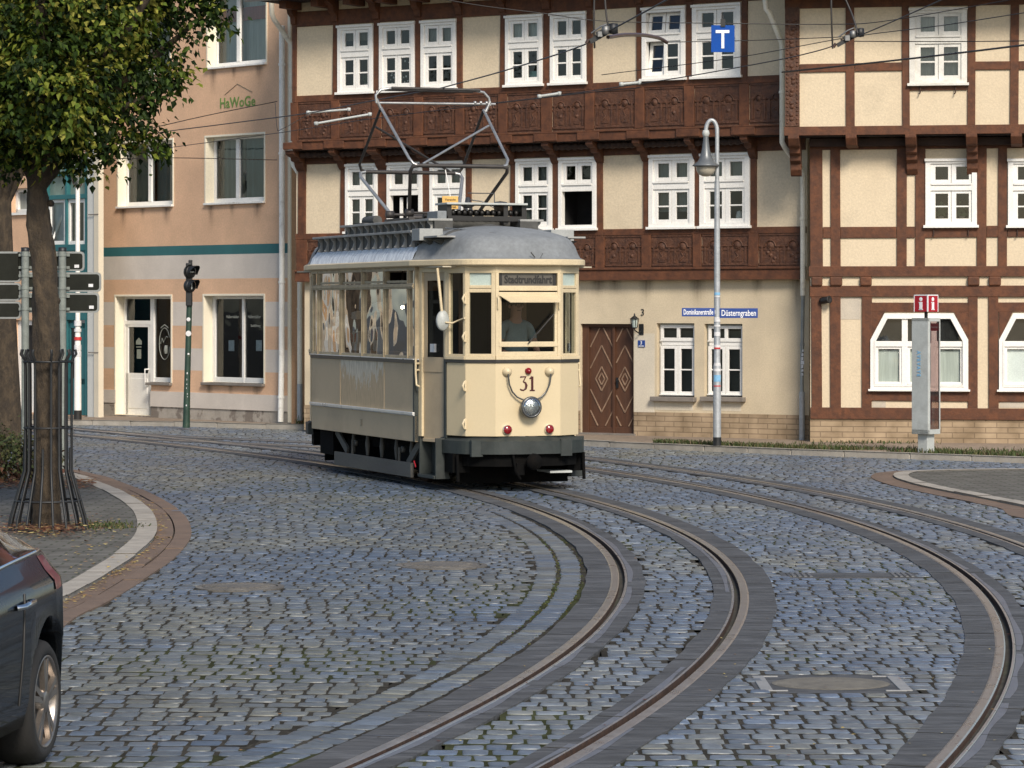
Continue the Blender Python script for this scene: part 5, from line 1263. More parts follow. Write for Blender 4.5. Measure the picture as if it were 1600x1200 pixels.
# outline walking counter-clockwise seen from above so that outward = right of travel
def FL(i): return (-HALF[i][0],HALF[i][1])
def FR(i): return HALF[i]
ZB=.655
peel=None
def peel_mat():
    m,nt,out=new_mat('peeling_ivory'); b=nd(nt,'ShaderNodeBsdfPrincipled',Roughness=.55); nt.links.new(b.outputs[0],out.inputs[0])
    tc=nd(nt,'ShaderNodeTexCoord'); sp=nd(nt,'ShaderNodeSeparateXYZ'); nt.links.new(tc.outputs['Generated'],sp.inputs[0])
    mp=nd(nt,'ShaderNodeMapping'); mp.inputs['Scale'].default_value=(1,2.2,.8); nt.links.new(tc.outputs['Object'],mp.inputs[0])
    n=nd(nt,'ShaderNodeTexNoise',Scale=4.2,Detail=6.0,Roughness=.62); nt.links.new(mp.outputs[0],n.inputs['Vector'])
    # more worn near the waist rail: height of the panel + noise against a threshold
    a=nd(nt,'ShaderNodeMath',operation='MULTIPLY_ADD'); a.inputs[1].default_value=.55; nt.links.new(sp.outputs[2],a.inputs[0]); nt.links.new(n.outputs[0],a.inputs[2])
    e=nd(nt,'ShaderNodeMath',operation='PINGPONG'); e.inputs[1].default_value=.5; nt.links.new(sp.outputs[1],e.inputs[0])
    e2=nd(nt,'ShaderNodeMath',operation='MULTIPLY_ADD'); e2.inputs[1].default_value=.42; nt.links.new(e.outputs[0],e2.inputs[0]); nt.links.new(a.outputs[0],e2.inputs[2])
    k=ramp(nt,e2.outputs[0],.985,1.04)
    n2=nd(nt,'ShaderNodeTexNoise',Scale=9.0,Detail=4.0); nt.links.new(mp.outputs[0],n2.inputs['Vector'])
    base=ramp(nt,n2.outputs[0],.3,.7,(.42,.31,.185,1),(.54,.40,.24,1)); worn=ramp(nt,n2.outputs[0],.35,.65,(.46,.40,.30,1),(.64,.57,.45,1))
    nt.links.new(mixc(nt,k,base,worn),b.inputs['Base Color']); return m
M['peel']=peel_mat()
# ---- saloon sides
mull=[648.5,637.5,600,565.8,531.7,496.7,487]
cuts=[t_loc(px,500,w=-SW).y for px in mull]; cuts[0]=A0; cuts[-1]=A1
zS0=.55; zW0,zW1=1.50,1.555; zt0,zt1=2.405,2.47; zL=2.645
for sd in (-1,1):
    # travel direction so that outward is right: on the left side (x<0) walk towards -y
    P,Q=((-SW,A1),(-SW,A0)) if sd<0 else ((SW,A0),(SW,A1))
    L=slen(P,Q); T=(lambda a:A1-a) if sd<0 else (lambda a:a-A0)
    pan=[t_loc(px,600,w=-SW).y for px in (600,531.5)]; pc=[A0+.02,pan[0],pan[1],A1]
    for i in range(3):
        mb=MB(); t0,t1=sorted((T(pc[i]),T(pc[i+1]))); seg_box(mb,P,Q,t0+.006,t1-.006,.905,zW0,.04)
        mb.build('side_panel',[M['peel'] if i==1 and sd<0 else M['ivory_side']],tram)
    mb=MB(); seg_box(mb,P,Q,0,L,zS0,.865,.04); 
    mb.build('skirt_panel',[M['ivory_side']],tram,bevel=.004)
    mb=MB(); seg_box(mb,P,Q,0,L,.862,.872,.04,.02); seg_box(mb,P,Q,0,L,.872,.908,.03,.035); mb.build('rubbing_strip',[M['alu']],tram,bevel=.005)
    mb=MB()
    for a in pan: seg_box(mb,P,Q,T(a)-.012,T(a)+.012,.91,zW0,.02,.006)
    mb.build('cover_strip',[M['ivory_side']],tram)
    mb=MB(); seg_box(mb,P,Q,-.01,L+.01,zW0,zW1-.012,.05,.018); mb.build('waist_band',[M['band_black']],tram,bevel=.004)
    mb=MB(); seg_box(mb,P,Q,-.01,L+.01,zW1-.012,zW1,.05,.03); mb.build('sill_rail',[M['alu']],tram,bevel=.003)
    # window posts and rails
    mb=MB(); ts=[T(c) for c in cuts]
    for i,t in enumerate(ts):
        hw=.045 if i in (0,6) else .032
        t0,t1=(max(0,t-hw),min(L,t+hw)); 
        if i in (0,6): t0,t1=(t0,t1)
        seg_box(mb,P,Q,t0,t1,zW1,zL,.07,.0)
        if 0<i<6: seg_box(mb,P,Q,t-.012,t+.012,zW1,zL,.0,.014)
    seg_box(mb,P,Q,.05,L-.05,zt0,zt1,.06,.012); seg_box(mb,P,Q,.05,L-.05,zt0+.02,zt0+.04,.0,.022); seg_box(mb,P,Q,0,L,zL-.02,ZG,.07,.004); seg_box(mb,P,Q,.05,L-.05,zW1,zW1+.035,.05,-.004)
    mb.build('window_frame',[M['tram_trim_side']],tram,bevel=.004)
    for i in range(6):
        t0,t1=sorted((ts[i],ts[i+1])); w=.032
        mb=MB(); 
        if 0<i<5:   # dropped ventilator frame in the top lights
            seg_box(mb,P,Q,t0+w,t1-w,zt1+.01,zt1+.04,.04,-.02)
        seg_quad(mb,P,Q,t0+.03,t1-.03,zW1+.03,zt0+.005,-.022,1); 
        if not (i==1 and sd<0): seg_quad(mb,P,Q,t0+.03,t1-.03,zt1-.005,zL-.015,-.024,1)
        mb.build('window',[M['tram_trim_side'],M['tram_glass']],tram)
    # corner pillars in dark green
    mb=MB(); seg_box(mb,P,Q,L-.05 if sd<0 else 0,L if sd<0 else .05,zS0,zW0,.05,.012); mb.build('corner_pillar',[M['tram_green']],tram,bevel=.006)
# faint old number on the skirt
p=t_loc(565,661,w=-SW); text_mesh('31',.13,'old_number',pmat('ghost_number',(.30,.255,.185),.6,.1,6,bump=0),tram,Matrix.Translation((-SW-.004,p.y,p.z))@Matrix.Rotation(-math.pi/2,4,'Z'),extrude=.002,sx=.7)
# ---- platforms
def platform(rear):
    f=(lambda p:(p[0],p[1])) if not rear else (lambda p:(-p[0],LT-p[1]))
    # counter-clockwise from the left door to the right door: outward is on the right
    pts=[FL(3),FL(2),FL(1),FL(0),FR(0),FR(1),FR(2),FR(3)]; pts=[f(p) for p in pts]
    segs=list(zip(pts[:-1],pts[1:])); kinds=['door','f2','f1','c','f1','f2','door']
    trim,iv,ivs=M['tram_trim'],M['ivory'],M['ivory_side']
    lowm={'c':iv,'f1':iv,'f2':iv,'door':iv}
    band=MB();post=MB();fas=MB();sill=MB()
    for (P,Q),k in zip(segs,kinds):
        L=slen(P,Q)
        if k!='door':
            mb=MB(); seg_box(mb,P,Q,.0,L,ZB,1.523,.04); mb.build('front_panel' if k=='c' else 'corner_panel',[iv],tram,bevel=.004)
            seg_box(band,P,Q,-.004,L+.004,1.523,1.560,.05,.016)
            seg_box(sill,P,Q,-.0,L,1.56,1.60,.06,.022)
            seg_box(fas,P,Q,-.002,L+.002,2.585,ZG,.05,.008)
        if k=='c':
            for t in (0,L): seg_box(post,P,Q,t-.04 if t else 0,t+.04 if not t else L,1.6,2.585,.06,.012)
            fr=MB()
            for z0,z1,o in ((1.60,1.655,.008),(1.712,1.773,.014),(2.318,2.36,.012),(2.375,2.435,.010)): seg_box(fr,P,Q,.04,L-.04,z0,z1,.05,o)
            seg_box(fr,P,Q,.04,.075,1.6,2.33,.05,.006); seg_box(fr,P,Q,L-.075,L-.04,1.6,2.33,.05,.006)
            w=fr.build('windscreen_frame',[trim],tram,bevel=.005)
            g=MB(); seg_quad(g,P,Q,.05,L-.05,1.63,1.73,-.02); seg_quad(g,P,Q,.05,L-.05,1.75,2.33,-.02); g.build('windscreen',[M['tram_glass_front']],w)
            b=MB(); seg_box(b,P,Q,.05,L-.05,2.43,2.59,.12,-.03); dest=b.build('destination_box',[M['dest'] if not rear else M['black_paint']],tram)
            b=MB(); seg_box(b,P,Q,.05,.09,2.43,2.59,.02,-.022); seg_box(b,P,Q,L-.085,L-.05,2.43,2.59,.02,-.022); b.build('blind_edge',[M['black_paint']],dest)
            if not rear: text_mesh('Stadtrundfahrt',.128,'destination_lettering',M['black_paint'],dest,Matrix.Translation((.01,.026,2.505)),extrude=.002,offset=.0035,sx=.80)
        elif k=='f1':
            fr=MB(); seg_box(fr,P,Q,0,.05,1.6,2.585,.05,.006); seg_box(fr,P,Q,L-.05,L,1.6,2.585,.05,.006); seg_box(fr,P,Q,.05,L-.05,2.355,2.40,.05,.004); seg_box(fr,P,Q,.05,L-.05,2.405,2.44,.05,.008); seg_box(fr,P,Q,.05,L-.05,1.6,1.63,.05,.004)
            w=fr.build('front_window',[trim],tram,bevel=.004)
            g=MB(); seg_quad(g,P,Q,.04,L-.04,1.61,2.37,-.02); g.build('pane',[M['tram_glass_front']],w)
            g=MB(); seg_quad(g,P,Q,.04,L-.04,2.43,2.59,-.02); g.build('top_pane',[M['frosted']],w)
        elif k=='f2':
            fr=MB(); seg_box(fr,P,Q,0,.06,1.6,2.585,.05,.006); seg_box(fr,P,Q,L-.045,L,1.6,2.585,.05,.006); seg_box(fr,P,Q,.05,L-.04,1.6,1.625,.05,.004)
            w=fr.build('corner_window',[trim],tram,bevel=.004); g=MB(); seg_quad(g,P,Q,.04,L-.03,1.61,2.6,-.02); g.build('pane',[M['tram_glass_front']],w)
        else:
            fr=MB(); 
            seg_box(fr,P,Q,-.06,.05,.62,2.62,.05,.004); seg_box(fr,P,Q,L-.045,L,1.56,2.62,.05,.008); seg_box(fr,P,Q,-.06,L,2.60,ZG,.05,.0)
            fr.build('door_frame',[M['tram_trim']],tram,bevel=.004)
            mb=MB(); seg_box(mb,P,Q,L-.05,L,.62,1.56,.05,.012); mb.build('corner_pillar',[M['tram_green']],tram)
            d=MB(); i=-.025; t0,t1=.05,L-.05
            seg_box(d,P,Q,t0,t1,.56,1.40,.03,i); seg_box(d,P,Q,t0,t1,1.40,1.58,.03,i+.008); seg_box(d,P,Q,t0,t0+.085,1.58,2.52,.03,i); seg_box(d,P,Q,t1-.075,t1,1.58,2.52,.03,i); seg_box(d,P,Q,t0,t1,2.50,2.60,.03,i+.002)
            seg_box(d,P,Q,t0,t1,.56,.60,.03,i+.015)
            do=d.build('door',[M['ivory_side']],tram,bevel=.004); g=MB(); seg_quad(g,P,Q,t0+.07,t1-.06,1.57,2.51,i-.012); g.build('pane',[M['tram_glass_front']],do)
            g=MB(); seg_box(g,P,Q,t0+.19,t0+.29,1.64,1.74,.002,i-.006); g.build('sticker',[M['sticker']],do)
            if not rear:
                h=MB(); n=Vector(((Q[1]-P[1]),-(Q[0]-P[0]),0)).normalized(); b=Vector((P[0],P[1],0))+n*.01
                for z in (1.42,1.50): h.tube([b+Vector((0,0,z)),b+n*.05+Vector((0,0,z))],.014,6)
                h.tube([b+n*.05+Vector((0,0,1.56)),b+n*.05+Vector((0,0,1.38)),b+n*.05+Vector((0,-.03,1.24)),b+n*.02+Vector((0,-.07,1.22))],.014,6); h.build('door_handle',[M['tram_trim']],tram)
    band.build('waist_band',[M['band_black']],tram,bevel=.003); sill.build('sill_rail',[trim],tram,bevel=.004); post.build('windscreen_post',[trim],tram,bevel=.005)
    fas.build('fascia',[iv],tram,bevel=.004)
    # bumper following the front
    plan=[(-.90,.72),(-.83,.40),(-.74,.13),(-.45,-.075),(-.2,-.115),(.2,-.115),(.45,-.075),(.74,.13),(.83,.40),(.90,.72)]
    pl=cr([f(p) for p in plan],5); mb=MB(); inn=offs(pl,-.07 )
    for nm,z0,z1,o in (('bumper',.447,.60,0),):
        A=pl; B=inn; n=len(A)
        V=[(x,y,z) for z in (z0,z1) for x,y in A]+[(x,y,z) for z in (z0,z1) for x,y in B]
        Fs=[(i,i+1,n+i+1,n+i) for i in range(n-1)]+[(2*n+i,3*n+i,3*n+i+1,2*n+i+1) for i in range(n-1)]+[(n+i,n+i+1,3*n+i+1,3*n+i) for i in range(n-1)]+[(i,2*n+i,2*n+i+1,i+1) for i in range(n-1)]+[(0,n,3*n,2*n),(n-1,3*n-1,4*n-1,2*n-1)]
        mb.add(V,Fs)
    for k in (12,30): 
        x,y=pl[k]; mb.box(x-.07,x+.07,y-.03 if not rear else y-.02,y+.03,.42,.615)
    mb.build('bumper',[M['tram_green']],tram)
    V=[(x,y,.60) for x,y in offs(pl,-.01)]; mb=MB(); n=len(V); B=[(x,y,ZB-.004) for x,y in offs(pl,-.125)]
    mb.add(V+B,[(i,i+1,n+i+1,n+i) for i in range(n-1)]); mb.build('apron_slope',[M['tram_green']],tram)
    # underside apron and floor
    mb=MB(); pp=[(x*.93,y+(.06 if not rear else -.06)) for x,y in [f(p) for p in plan]]
    mb.prism([(x,y,.30) for x,y in pp],(0,0,.18)); mb.build('front_apron',[M['under']],tram)
    fp=[(x*.93,y+(.07 if not rear else -.07)) for x,y in pts]; mb=MB(); mb.prism([(x,y,.66) for x,y in fp],(0,0,.05)); mb.build('platform_floor',[M['interior']],tram)
platform(False); platform(True)
# ---- front details
mb=MB(); mb.lathe((0,-.0,1.0),[(.0,.02),(.05,.0),(.10,.0),(.118,.05),(.13,.11),(.125,.13),(.105,.135),(.098,.12)],axis=(0,-1,0),n=28)
hl=mb.build('headlight',[M['lamp_ring']],tram); mb=MB(); mb.lathe((0,0,1.0),[(.108,.128),(.100,.142),(.092,.146)],axis=(0,-1,0),n=28); mb.build('rim',[M['chrome']],hl)
mb=MB(); mb.lathe((0,0,1.0),[(.095,.135),(.06,.155),(.03,.163),(0,.165)],axis=(0,-1,0),n=24); mb.build('lens',[M['lens']],hl)
for x in (-.268,.262):
    mb=MB(); mb.lathe((x,0,.735),[(.058,0),(.058,.03),(.050,.04)],axis=(0,-1,0),n=20); b=mb.build('tail_lamp',[M['chrome']],tram); mb=MB(); mb.lathe((x,0,.735),[(.05,.038),(.035,.05),(0,.055)],axis=(0,-1,0),n=18); mb.build('lens',[M['red_lens']],b)
mb=MB(); mb.lathe((0,0,1.425),[(.042,0),(.04,.02),(.03,.04),(0,.05)],axis=(0,-1,0),n=18); mb.build('marker_lamp',[M['red_lens']],tram)
for sx_ in (-1,1):
    x=.268*sx_; mb=MB(); mb.lathe((x,0,1.42),[(.058,0),(.058,.018),(.045,.035),(.03,.06),(0,.065)],axis=(0,-1,0),n=18); b=mb.build('socket',[M['tram_trim']],tram)
    mb=MB(); mb.tube([Vector(p) for p in cr3] if False else [(x,-.05,1.41),(x,-.055,1.36),(x*.95,-.05,1.27),(x*.80,-.045,1.18),(x*.58,-.045,1.12),(x*.30,-.06,1.085)],.010,6); mb.build('cable',[M['lamp_ring']],tram)
# number 31 : built from strokes with serifs
mb=MB(); y=-.006; zc=1.275
def stroke(pts,w,mb=mb): 
    mb.tube([(x,y,z) for x,z in pts],w,6)
three=[(-.098,zc+.072),(-.09,zc+.083),(-.03,zc+.083),(-.062,zc+.022),(-.035,zc+.012),(-.022,zc-.02),(-.030,zc-.055),(-.060,zc-.078),(-.09,zc-.072),(-.10,zc-.060)]
stroke(three[:4],[.008,.012,.014,.009]); stroke(three[3:],[.008,.013,.018,.016,.011,.011,.007])
stroke([(.052,zc-.08),(.052,zc+.085)],.017); stroke([(.020,zc+.056),(.05,zc+.086)],[.009,.014]); stroke([(.020,zc-.080),(.086,zc-.080)],.009)
mb.v=[(a,-.003+(b+.006)*.12,c) for a,b,c in mb.v]; mb.build('number',[M['maroon']],tram)
mb=MB(); mb.box(-.37,.37,-.02,-.008,2.31,2.325); mb.add([(-.36,-.02,2.32),(.37,-.02,2.32),(.345,-.17,2.245),(-.29,-.17,2.245),(-.36,-.02,2.312),(.37,-.02,2.312),(.345,-.17,2.237),(-.29,-.17,2.237)],[(0,1,2,3),(7,6,5,4),(3,2,6,7),(0,3,7,4),(1,5,6,2)]); mb.build('sun_visor',[M['tram_trim']],tram)
mb=MB(); 
for x in (-.39,.385): mb.tube([(x,-.02,2.30),(x,-.05,2.27),(x,-.03,2.16)],.010,6)
mb.build('visor_arm',[M['tram_trim']],tram)
mb=MB(); mb.tube([(-.01,-.03,1.75),(.30,-.04,2.09)],.008,6); mb.tube([(.10,-.045,1.87),(.31,-.045,2.10)],.011,4); mb.build('wiper',[M['black_paint']],tram)
# hinges on the corner
for z in (2.28,1.83,1.25,.80):
    mb=MB(); mb.box(-.735,-.712,.165,.19,z-.06,z+.06); mb.tube([(-.722,.18,z+.06),(-.742,.165,z+.05),(-.765,.155,z+.0),(-.748,.16,z-.05),(-.722,.18,z-.06)],[.008,.012,.016,.012,.009],6); mb.build('corner_hook',[M['tram_trim']],tram,bevel=.006)
# mirror
mp=t_loc(692,501,a=.44); mb=MB()
mb.lathe(mp+Vector((0,.02,0)),[(0,-.05),(.055,-.045),(.075,-.02),(.08,.02),(.07,.04),(0,.045)],axis=(0,-1,0),n=20); mb.v=[(v[0],v[1],mp.z+(v[2]-mp.z)*1.55) for v in mb.v]
mo=mb.build('mirror',[M['light_grey']],tram); mb=MB(); mb.tube([mp+Vector((.02,-.03,-.02)),mp+Vector((.11,-.02,-.03)),mp+Vector((.17,-.06,-.0)),(-.735,.17,mp.z+.03)],.012,6); mb.tube([t_loc(683.5,419,a=.5),mp+Vector((-.01,.0,.08))],.018,6); mb.build('arm',[M['tram_trim']],mo)
# ---- gutter + roofs
plat=[(-1.045,1.25),(-.96,.88),(-.85,.42),(-.72,.10),(-.42,-.065),(0,-.095),(.42,-.065),(.72,.10),(.85,.42),(.96,.88),(1.045,1.25)]
fro=cr(plat,5); rea=np.array([(-x,LT-y) for x,y in fro]); ring=np.vstack([fro,rea])
def closed_offs(P,d):
    t=np.roll(P,-1,0)-np.roll(P,1,0); t/=np.linalg.norm(t,axis=1)[:,None]; return P+np.stack([t[:,1],-t[:,0]],1)*d
mb=MB(); n=len(ring); prof=[(-.06,2.67),(.0,2.672),(.022,2.685),(.022,2.738),(.008,2.75),(-.05,2.756)]
for d,z in prof:
    for x,y in closed_offs(ring,d): mb.v.append((x,y,z))
for j in range(len(prof)-1):
    for i in range(n): mb.f.append((j*n+i,j*n+(i+1)%n,(j+1)*n+(i+1)%n,(j+1)*n+i)); mb.m.append(0); mb.sm.append(False)
mb.build('roof_gutter',[M['tram_trim']],tram)
def dome(rear):
    prof=[(1.0,2.752),(.968,2.772),(.945,2.82),(.915,2.91),(.87,2.985),(.80,3.035),(.66,3.085),(.45,3.135),(.2,3.165),(0,3.17)]
    C0=(0,1.35); mb=MB(); m=len(fro)
    for k,z in prof:
        for x,y in fro: 
            X,Y=C0[0]+(x-C0[0])*k,C0[1]+(y-C0[1])*(k if y<1.35 else 1); 
            mb.v.append((X,Y,z) if not rear else (-X,LT-Y,z))
    for j in range(len(prof)-1):
        for i in range(m-1): mb.f.append((j*m+i,j*m+i+1,(j+1)*m+i+1,(j+1)*m+i)); mb.m.append(0); mb.sm.append(True)
    return mb.build('platform_roof',[M['tram_roof']],tram)
dome(False); dome(True)
# saloon roof, silver shoulders
sec=[(-1.03,2.752),(-1.0,2.83),(-.93,2.92),(-.84,2.985),(-.6,3.06),(-.3,3.12),(0,3.14)]; sec=sec+[(-x,z) for x,z in sec[::-1][1:]]
mb=MB(); ya,yb=A0+.02,A1-.02; m=len(sec); N=16
for i in range(N+1):
    y=ya+(yb-ya)*i/N
    for x,z in sec: mb.v.append((x,y,z))
for i in range(N):
    for j in range(m-1):
        mb.f.append((i*m+j,i*m+j+1,(i+1)*m+j+1,(i+1)*m+j)); mb.m.append(0 if (j<3 or j>m-5) else 1); mb.sm.append(True)
mb.build('saloon_roof',[M['tram_roof_silver'],M['roof_dark']],tram)
# vent tiers: fins under a plank
for sd in (-1,1):
    for (wi,wo,z0,z1,yb0,yb1,cnt) in ((.70,1.0,2.945,3.115,1.36,5.55,14),(.44,.74,3.10,3.265,1.45,5.15,13)):
        mb=MB(); mb.box(sd*wi,sd*(wo+.012),yb0,yb1,z1-.028,z1); bd=mb.build('vent_board',[M['roof_mid']],tram,bevel=.004)
        mb=MB(); mb.box(sd*wi,sd*(wo-.065),yb0,yb1,z0-.05,z1-.03); mb.build('vent_back',[M['roof_dark']],tram)
        for k in range(cnt):
            y=yb0+(yb1-yb0)*(k+.25)/cnt
            wq=wo-.07; c=[(sd*wq,z1-.028),(sd*(wo-.0),z1-.028),(sd*(wo-.005),z1-.05),(sd*(wo-.034),z1-.08),(sd*(wo-.040),z1-.105),(sd*(wo-.02),z0+.005),(sd*(wo+.005),z0-.025),(sd*wq,z0-.04)]
            mb=MB(); mb.prism([(x,y,z) for x,z in c],(0,.022,0)); mb.build('vent_fin',[M['roof_mid']],tram)
    # light end block and dark wedges at the front of the tiers
    mb=MB(); mb.box(sd*.70,sd*1.0,1.06,1.36,2.985,3.13); mb.build('vent_block',[pmat('light_grey_block',(.30,.31,.30),.7,.1,5,bump=.1)],tram,bevel=.006)
    mb=MB()
    pass
    for yy,s_ in ((1.22,1.0),(.98,.97),(.74,.92)):
        mb=MB(); mb.prism([(sd*.62*s_,yy,3.0),(sd*1.0*s_,yy,2.985),(sd*.90*s_,yy,2.93),(sd*.93*s_,yy,2.86),(sd*.8*s_,yy,2.82)],(0,.09,0)); mb.build('vent_wedge',[M['roof_dark']],tram)
    mb=MB(); mb.box(sd*.72,sd*.95,.55,1.06,3.015,3.035); mb.build('vent_shelf',[M['roof_mid']],tram)
mb=MB(); mb.add([(x,1.33,z) for x,z in [(-1.0,2.8),(-.9,2.97),(-.6,3.12),(0,3.2),(.6,3.12),(.9,2.97),(1.0,2.8)]]+[(x*.96,1.18,z-.05) for x,z in [(-1.0,2.8),(-.9,2.97),(-.6,3.12),(0,3.2),(.6,3.12),(.9,2.97),(1.0,2.8)]],[(i,i+1,7+i+1,7+i) for i in range(6)],0,True); mb.build('roof_joint',[M['roof_dark']],tram)
# dark arch and cables on the left shoulder of the platform roof
mb=MB(); arc=[(-.52-.30*math.sin(t),.98-.30*(1-math.cos(t)),3.09-.30*(1-math.cos(t))*.9) for t in np.linspace(0,1.45,10)]
mb.tube(arc,.035,6); mb.build('rain_strip',[M['roof_dark']],tram)
mb=MB(); mb.tube([(-.62,1.2,3.14),(-.50,.95,3.12),(-.33,.6,3.06),(-.30,.42,3.0),(-.42,.30,2.92),(-.62,.22,2.82),(-.68,.2,2.77)],.010,6); mb.tube([(-.55,.6,3.02),(-.50,.5,3.0),(-.52,.4,2.93)],.012,6); mb.build('roof_cable',[pmat('roof_cable',(.12,.13,.14),.6,.1,5,bump=0)],tram)
mb=MB(); mb.box(-.36,-.18,.36,.46,2.97,3.075); mb.build('junction_box',[M['lamp_ring']],tram,bevel=.01)
mb=MB(); mb.tube([(.05,-.10,2.77),(.0,-.10,2.83)],.008,5); mb.tube([(.12,-.10,2.77),(.15,-.1,2.82)],.004,5); mb.build('flag_holder',[M['roof_dark']],tram)
# ---- roof equipment
mb=MB(); mb.box(-.40,.40,1.7,5.0,3.14,3.235); 
for k in range(16): mb.box(-.42,.42,1.75+k*.2,1.90+k*.2,3.235,3.25)
mb.build('roof_boards',[M['roof_dark']],tram)
mb=MB(); mb.box(-.50,.56,1.50,1.95,3.44,3.465); mb.build('resistor_cover',[M['light_grey']],tram,bevel=.004)
mb=MB(); mb.box(-.48,.54,1.52,1.56,3.24,3.30)
for x in (-.48,.26,.50): mb.box(x,x+.06,1.55,1.9,3.20,3.44)
for k in range(12): mb.lathe((-.38+k*.075,1.62,3.345),[(0,-.02),(.036,-.02),(.036,.02),(0,.02)],axis=(1,0,0),n=8)
mb.tube([(-.45,1.7,3.34),(.5,1.7,3.34)],.03,8); mb.box(-.48,.54,1.93,1.95,3.24,3.44) if False else None
mb.build('resistor_bank',[M['black_paint']],tram)
mb=MB(); mb.prism([(.52,1.5,3.18),(.75,1.5,3.10),(.78,1.5,3.13),(.55,1.5,3.22)],(0,.4,0)); mb.build('equipment_bracket',[M['tram_roof']],tram,bevel=.01); mb=MB(); mb.box(-.62,-.50,1.5,1.9,3.14,3.36); mb.build('equipment_bracket',[M['tram_roof']],tram,bevel=.01)
mb=MB(); mb.tube([(-.35,4.75,3.33),(-.35,5.25,3.33)],.065,10); mb.box(-.5,.4,4.9,5.3,3.24,3.30); mb.build('roof_gear',[M['roof_dark']],tram); mb=MB(); mb.tube([(-.30,2.25,3.30),(-.30,2.75,3.30)],.045,10); mb.build('roof_cylinder',[M['roof_dark']],tram)
mb=MB(); mb.lathe((.02,2.2,3.25),[(.06,0),(.06,.08),(.11,.10),(.11,.13),(.06,.15),(.06,.18),(.09,.20),(.04,.24),(.03,.30),(0,.31)],n=14); mb.lathe((.42,2.1,3.45),[(0,-.08),(.05,-.08),(.06,0),(.05,.08),(0,.08)],axis=(1,0,0),n=10); mb.tube([(-.05,2.0,3.6),(.30,2.0,3.6),(.30,2.0,3.42)],.008,5); mb.tube([(.02,2.1,3.52),(.15,2.05,3.5),(.3,2.0,3.42)],.008,5); mb.build('arrester',[M['lamp_ring']],tram)
# ---- pantograph
pg=MB();pd=MB()
fk,rk,fb,rb_=2.42,4.42,3.05,3.85; zk=3.955; zb=3.40; ztp=4.80
def kbar(mb,y,hw,sgn,r=.026):
    mb.tube([(-hw+.0,y,zk),(hw,y,zk)],r,8)
for y,hw,by,mbx in ((fk,.56,fb,pd),(rk,.62,rb_,pd)):
    kbar(mbx,y,hw,1)
    for sx_ in (-1,1):
        c=Vector((sx_*hw,y,zk)); b=Vector((sx_*.47,by,zb)); 
        side=pg if (y==rk) else pd
        side.tube([c,c+Vector((sx_*.07,(by-y)*.02,-.015)),c+Vector((sx_*.085,(by-y)*.10,-.07)),b],.024,8)
        tpt=Vector((sx_*.70,3.51,ztp-.06))
        m_=(pg if y==fk else pd)
        m_.tube([c,c+Vector((sx_*.06,(3.51-y)*.01,.02)),c+Vector((sx_*.10,(3.51-y)*.06,.09)),tpt],.019,8)
    (pg if y==fk else pd).tube([Vector((.62 if y==fk else -.66,y+(3.51-y)*.62,zk+(ztp-zk)*.66)),Vector((-.50 if y==fk else .55,y,zk+.02))],.015,6)
for sx_ in (-1,1):
    pd.box(sx_*.47-.04,sx_*.47+.04,fb-.1,rb_+.1,zb-.14,zb-.08); pd.lathe((sx_*.47,fb,zb-.02),[(0,-.05),(.05,-.05),(.05,.05),(0,.05)],axis=(1,0,0),n=10); pd.lathe((sx_*.47,rb_,zb-.02),[(0,-.05),(.05,-.05),(.05,.05),(0,.05)],axis=(1,0,0),n=10)
    for y in (fb,rb_): pd.lathe((sx_*.47,y,zb-.16),[(.05,0),(.07,.02),(.04,.04),(.07,.06),(.04,.08)],n=10)
pd.tube([(-.5,fb,zb-.02),(.5,fb,zb-.02)],.02,6); pd.tube([(-.5,rb_,zb-.02),(.5,rb_,zb-.02)],.02,6)
for y in (fb+.1,rb_-.1): pd.tube([(-.25,y,zb-.06),(.25,y,zb-.06)],.035,8)
pan=pd.build('pantograph',[M['panto_dark']],tram); pg.build('arm',[M['panto']],pan)
mb=MB()
for dy,zz in ((-.14,4.985),(.14,4.985)): mb.tube([(-.60,3.51+dy,zz),(.60,3.51+dy,zz)],.022,6)
mb.build('contact_strip',[M['panto_dark']],pan)
mb=MB(); mb.tube([(.79,3.51,ztp+.0),(.77,3.51,ztp+.10),(.70,3.51,ztp+.17),(.58,3.51,ztp+.19),(-.58,3.51,ztp+.19),(-.70,3.51,ztp+.17),(-.77,3.51,ztp+.10),(-.76,3.51,ztp+.0)],.018,8); mb.tube([(-.76,3.51,ztp+.0),(.86,3.51,ztp+.02)],.016,8)
for x in (-.76,.79): mb.tube([(x,3.51,ztp+.05),(x*.92,3.51,ztp-.08)],.022,6)
for x in (.58,.66,.74): mb.lathe((x,3.51,ztp+.03),[(0,-.02),(.022,-.015),(.022,.02),(0,.025)],n=8)
mb.build('collector_frame',[M['panto']],pan)
# warning plate
p=t_loc(703.5,317,a=2.25); mb=MB(); mb.box(p.x-.105,p.x+.105,p.y,p.y+.008,p.z-.075,p.z+.085); pl=mb.build('warning_plate',[M['yellow_sign']],tram); mb=MB(); mb.box(p.x-.012,p.x+.012,p.y+.005,p.y+.02,3.24,p.z-.07); mb.tube([(p.x,p.y,p.z+.08),(p.x-.01,p.y+.1,p.z+.32),(p.x-.01,p.y+.16,p.z+.42)],.006,5); mb.build('stem',[M['white_paint']],pl)
for i,s in enumerate(('Vorsicht','nicht','berühren')): text_mesh(s,.042,'plate_lettering',M['black_paint'],pl,Matrix.Translation((p.x,p.y-.004,p.z+.04-.045*i)),extrude=.001)
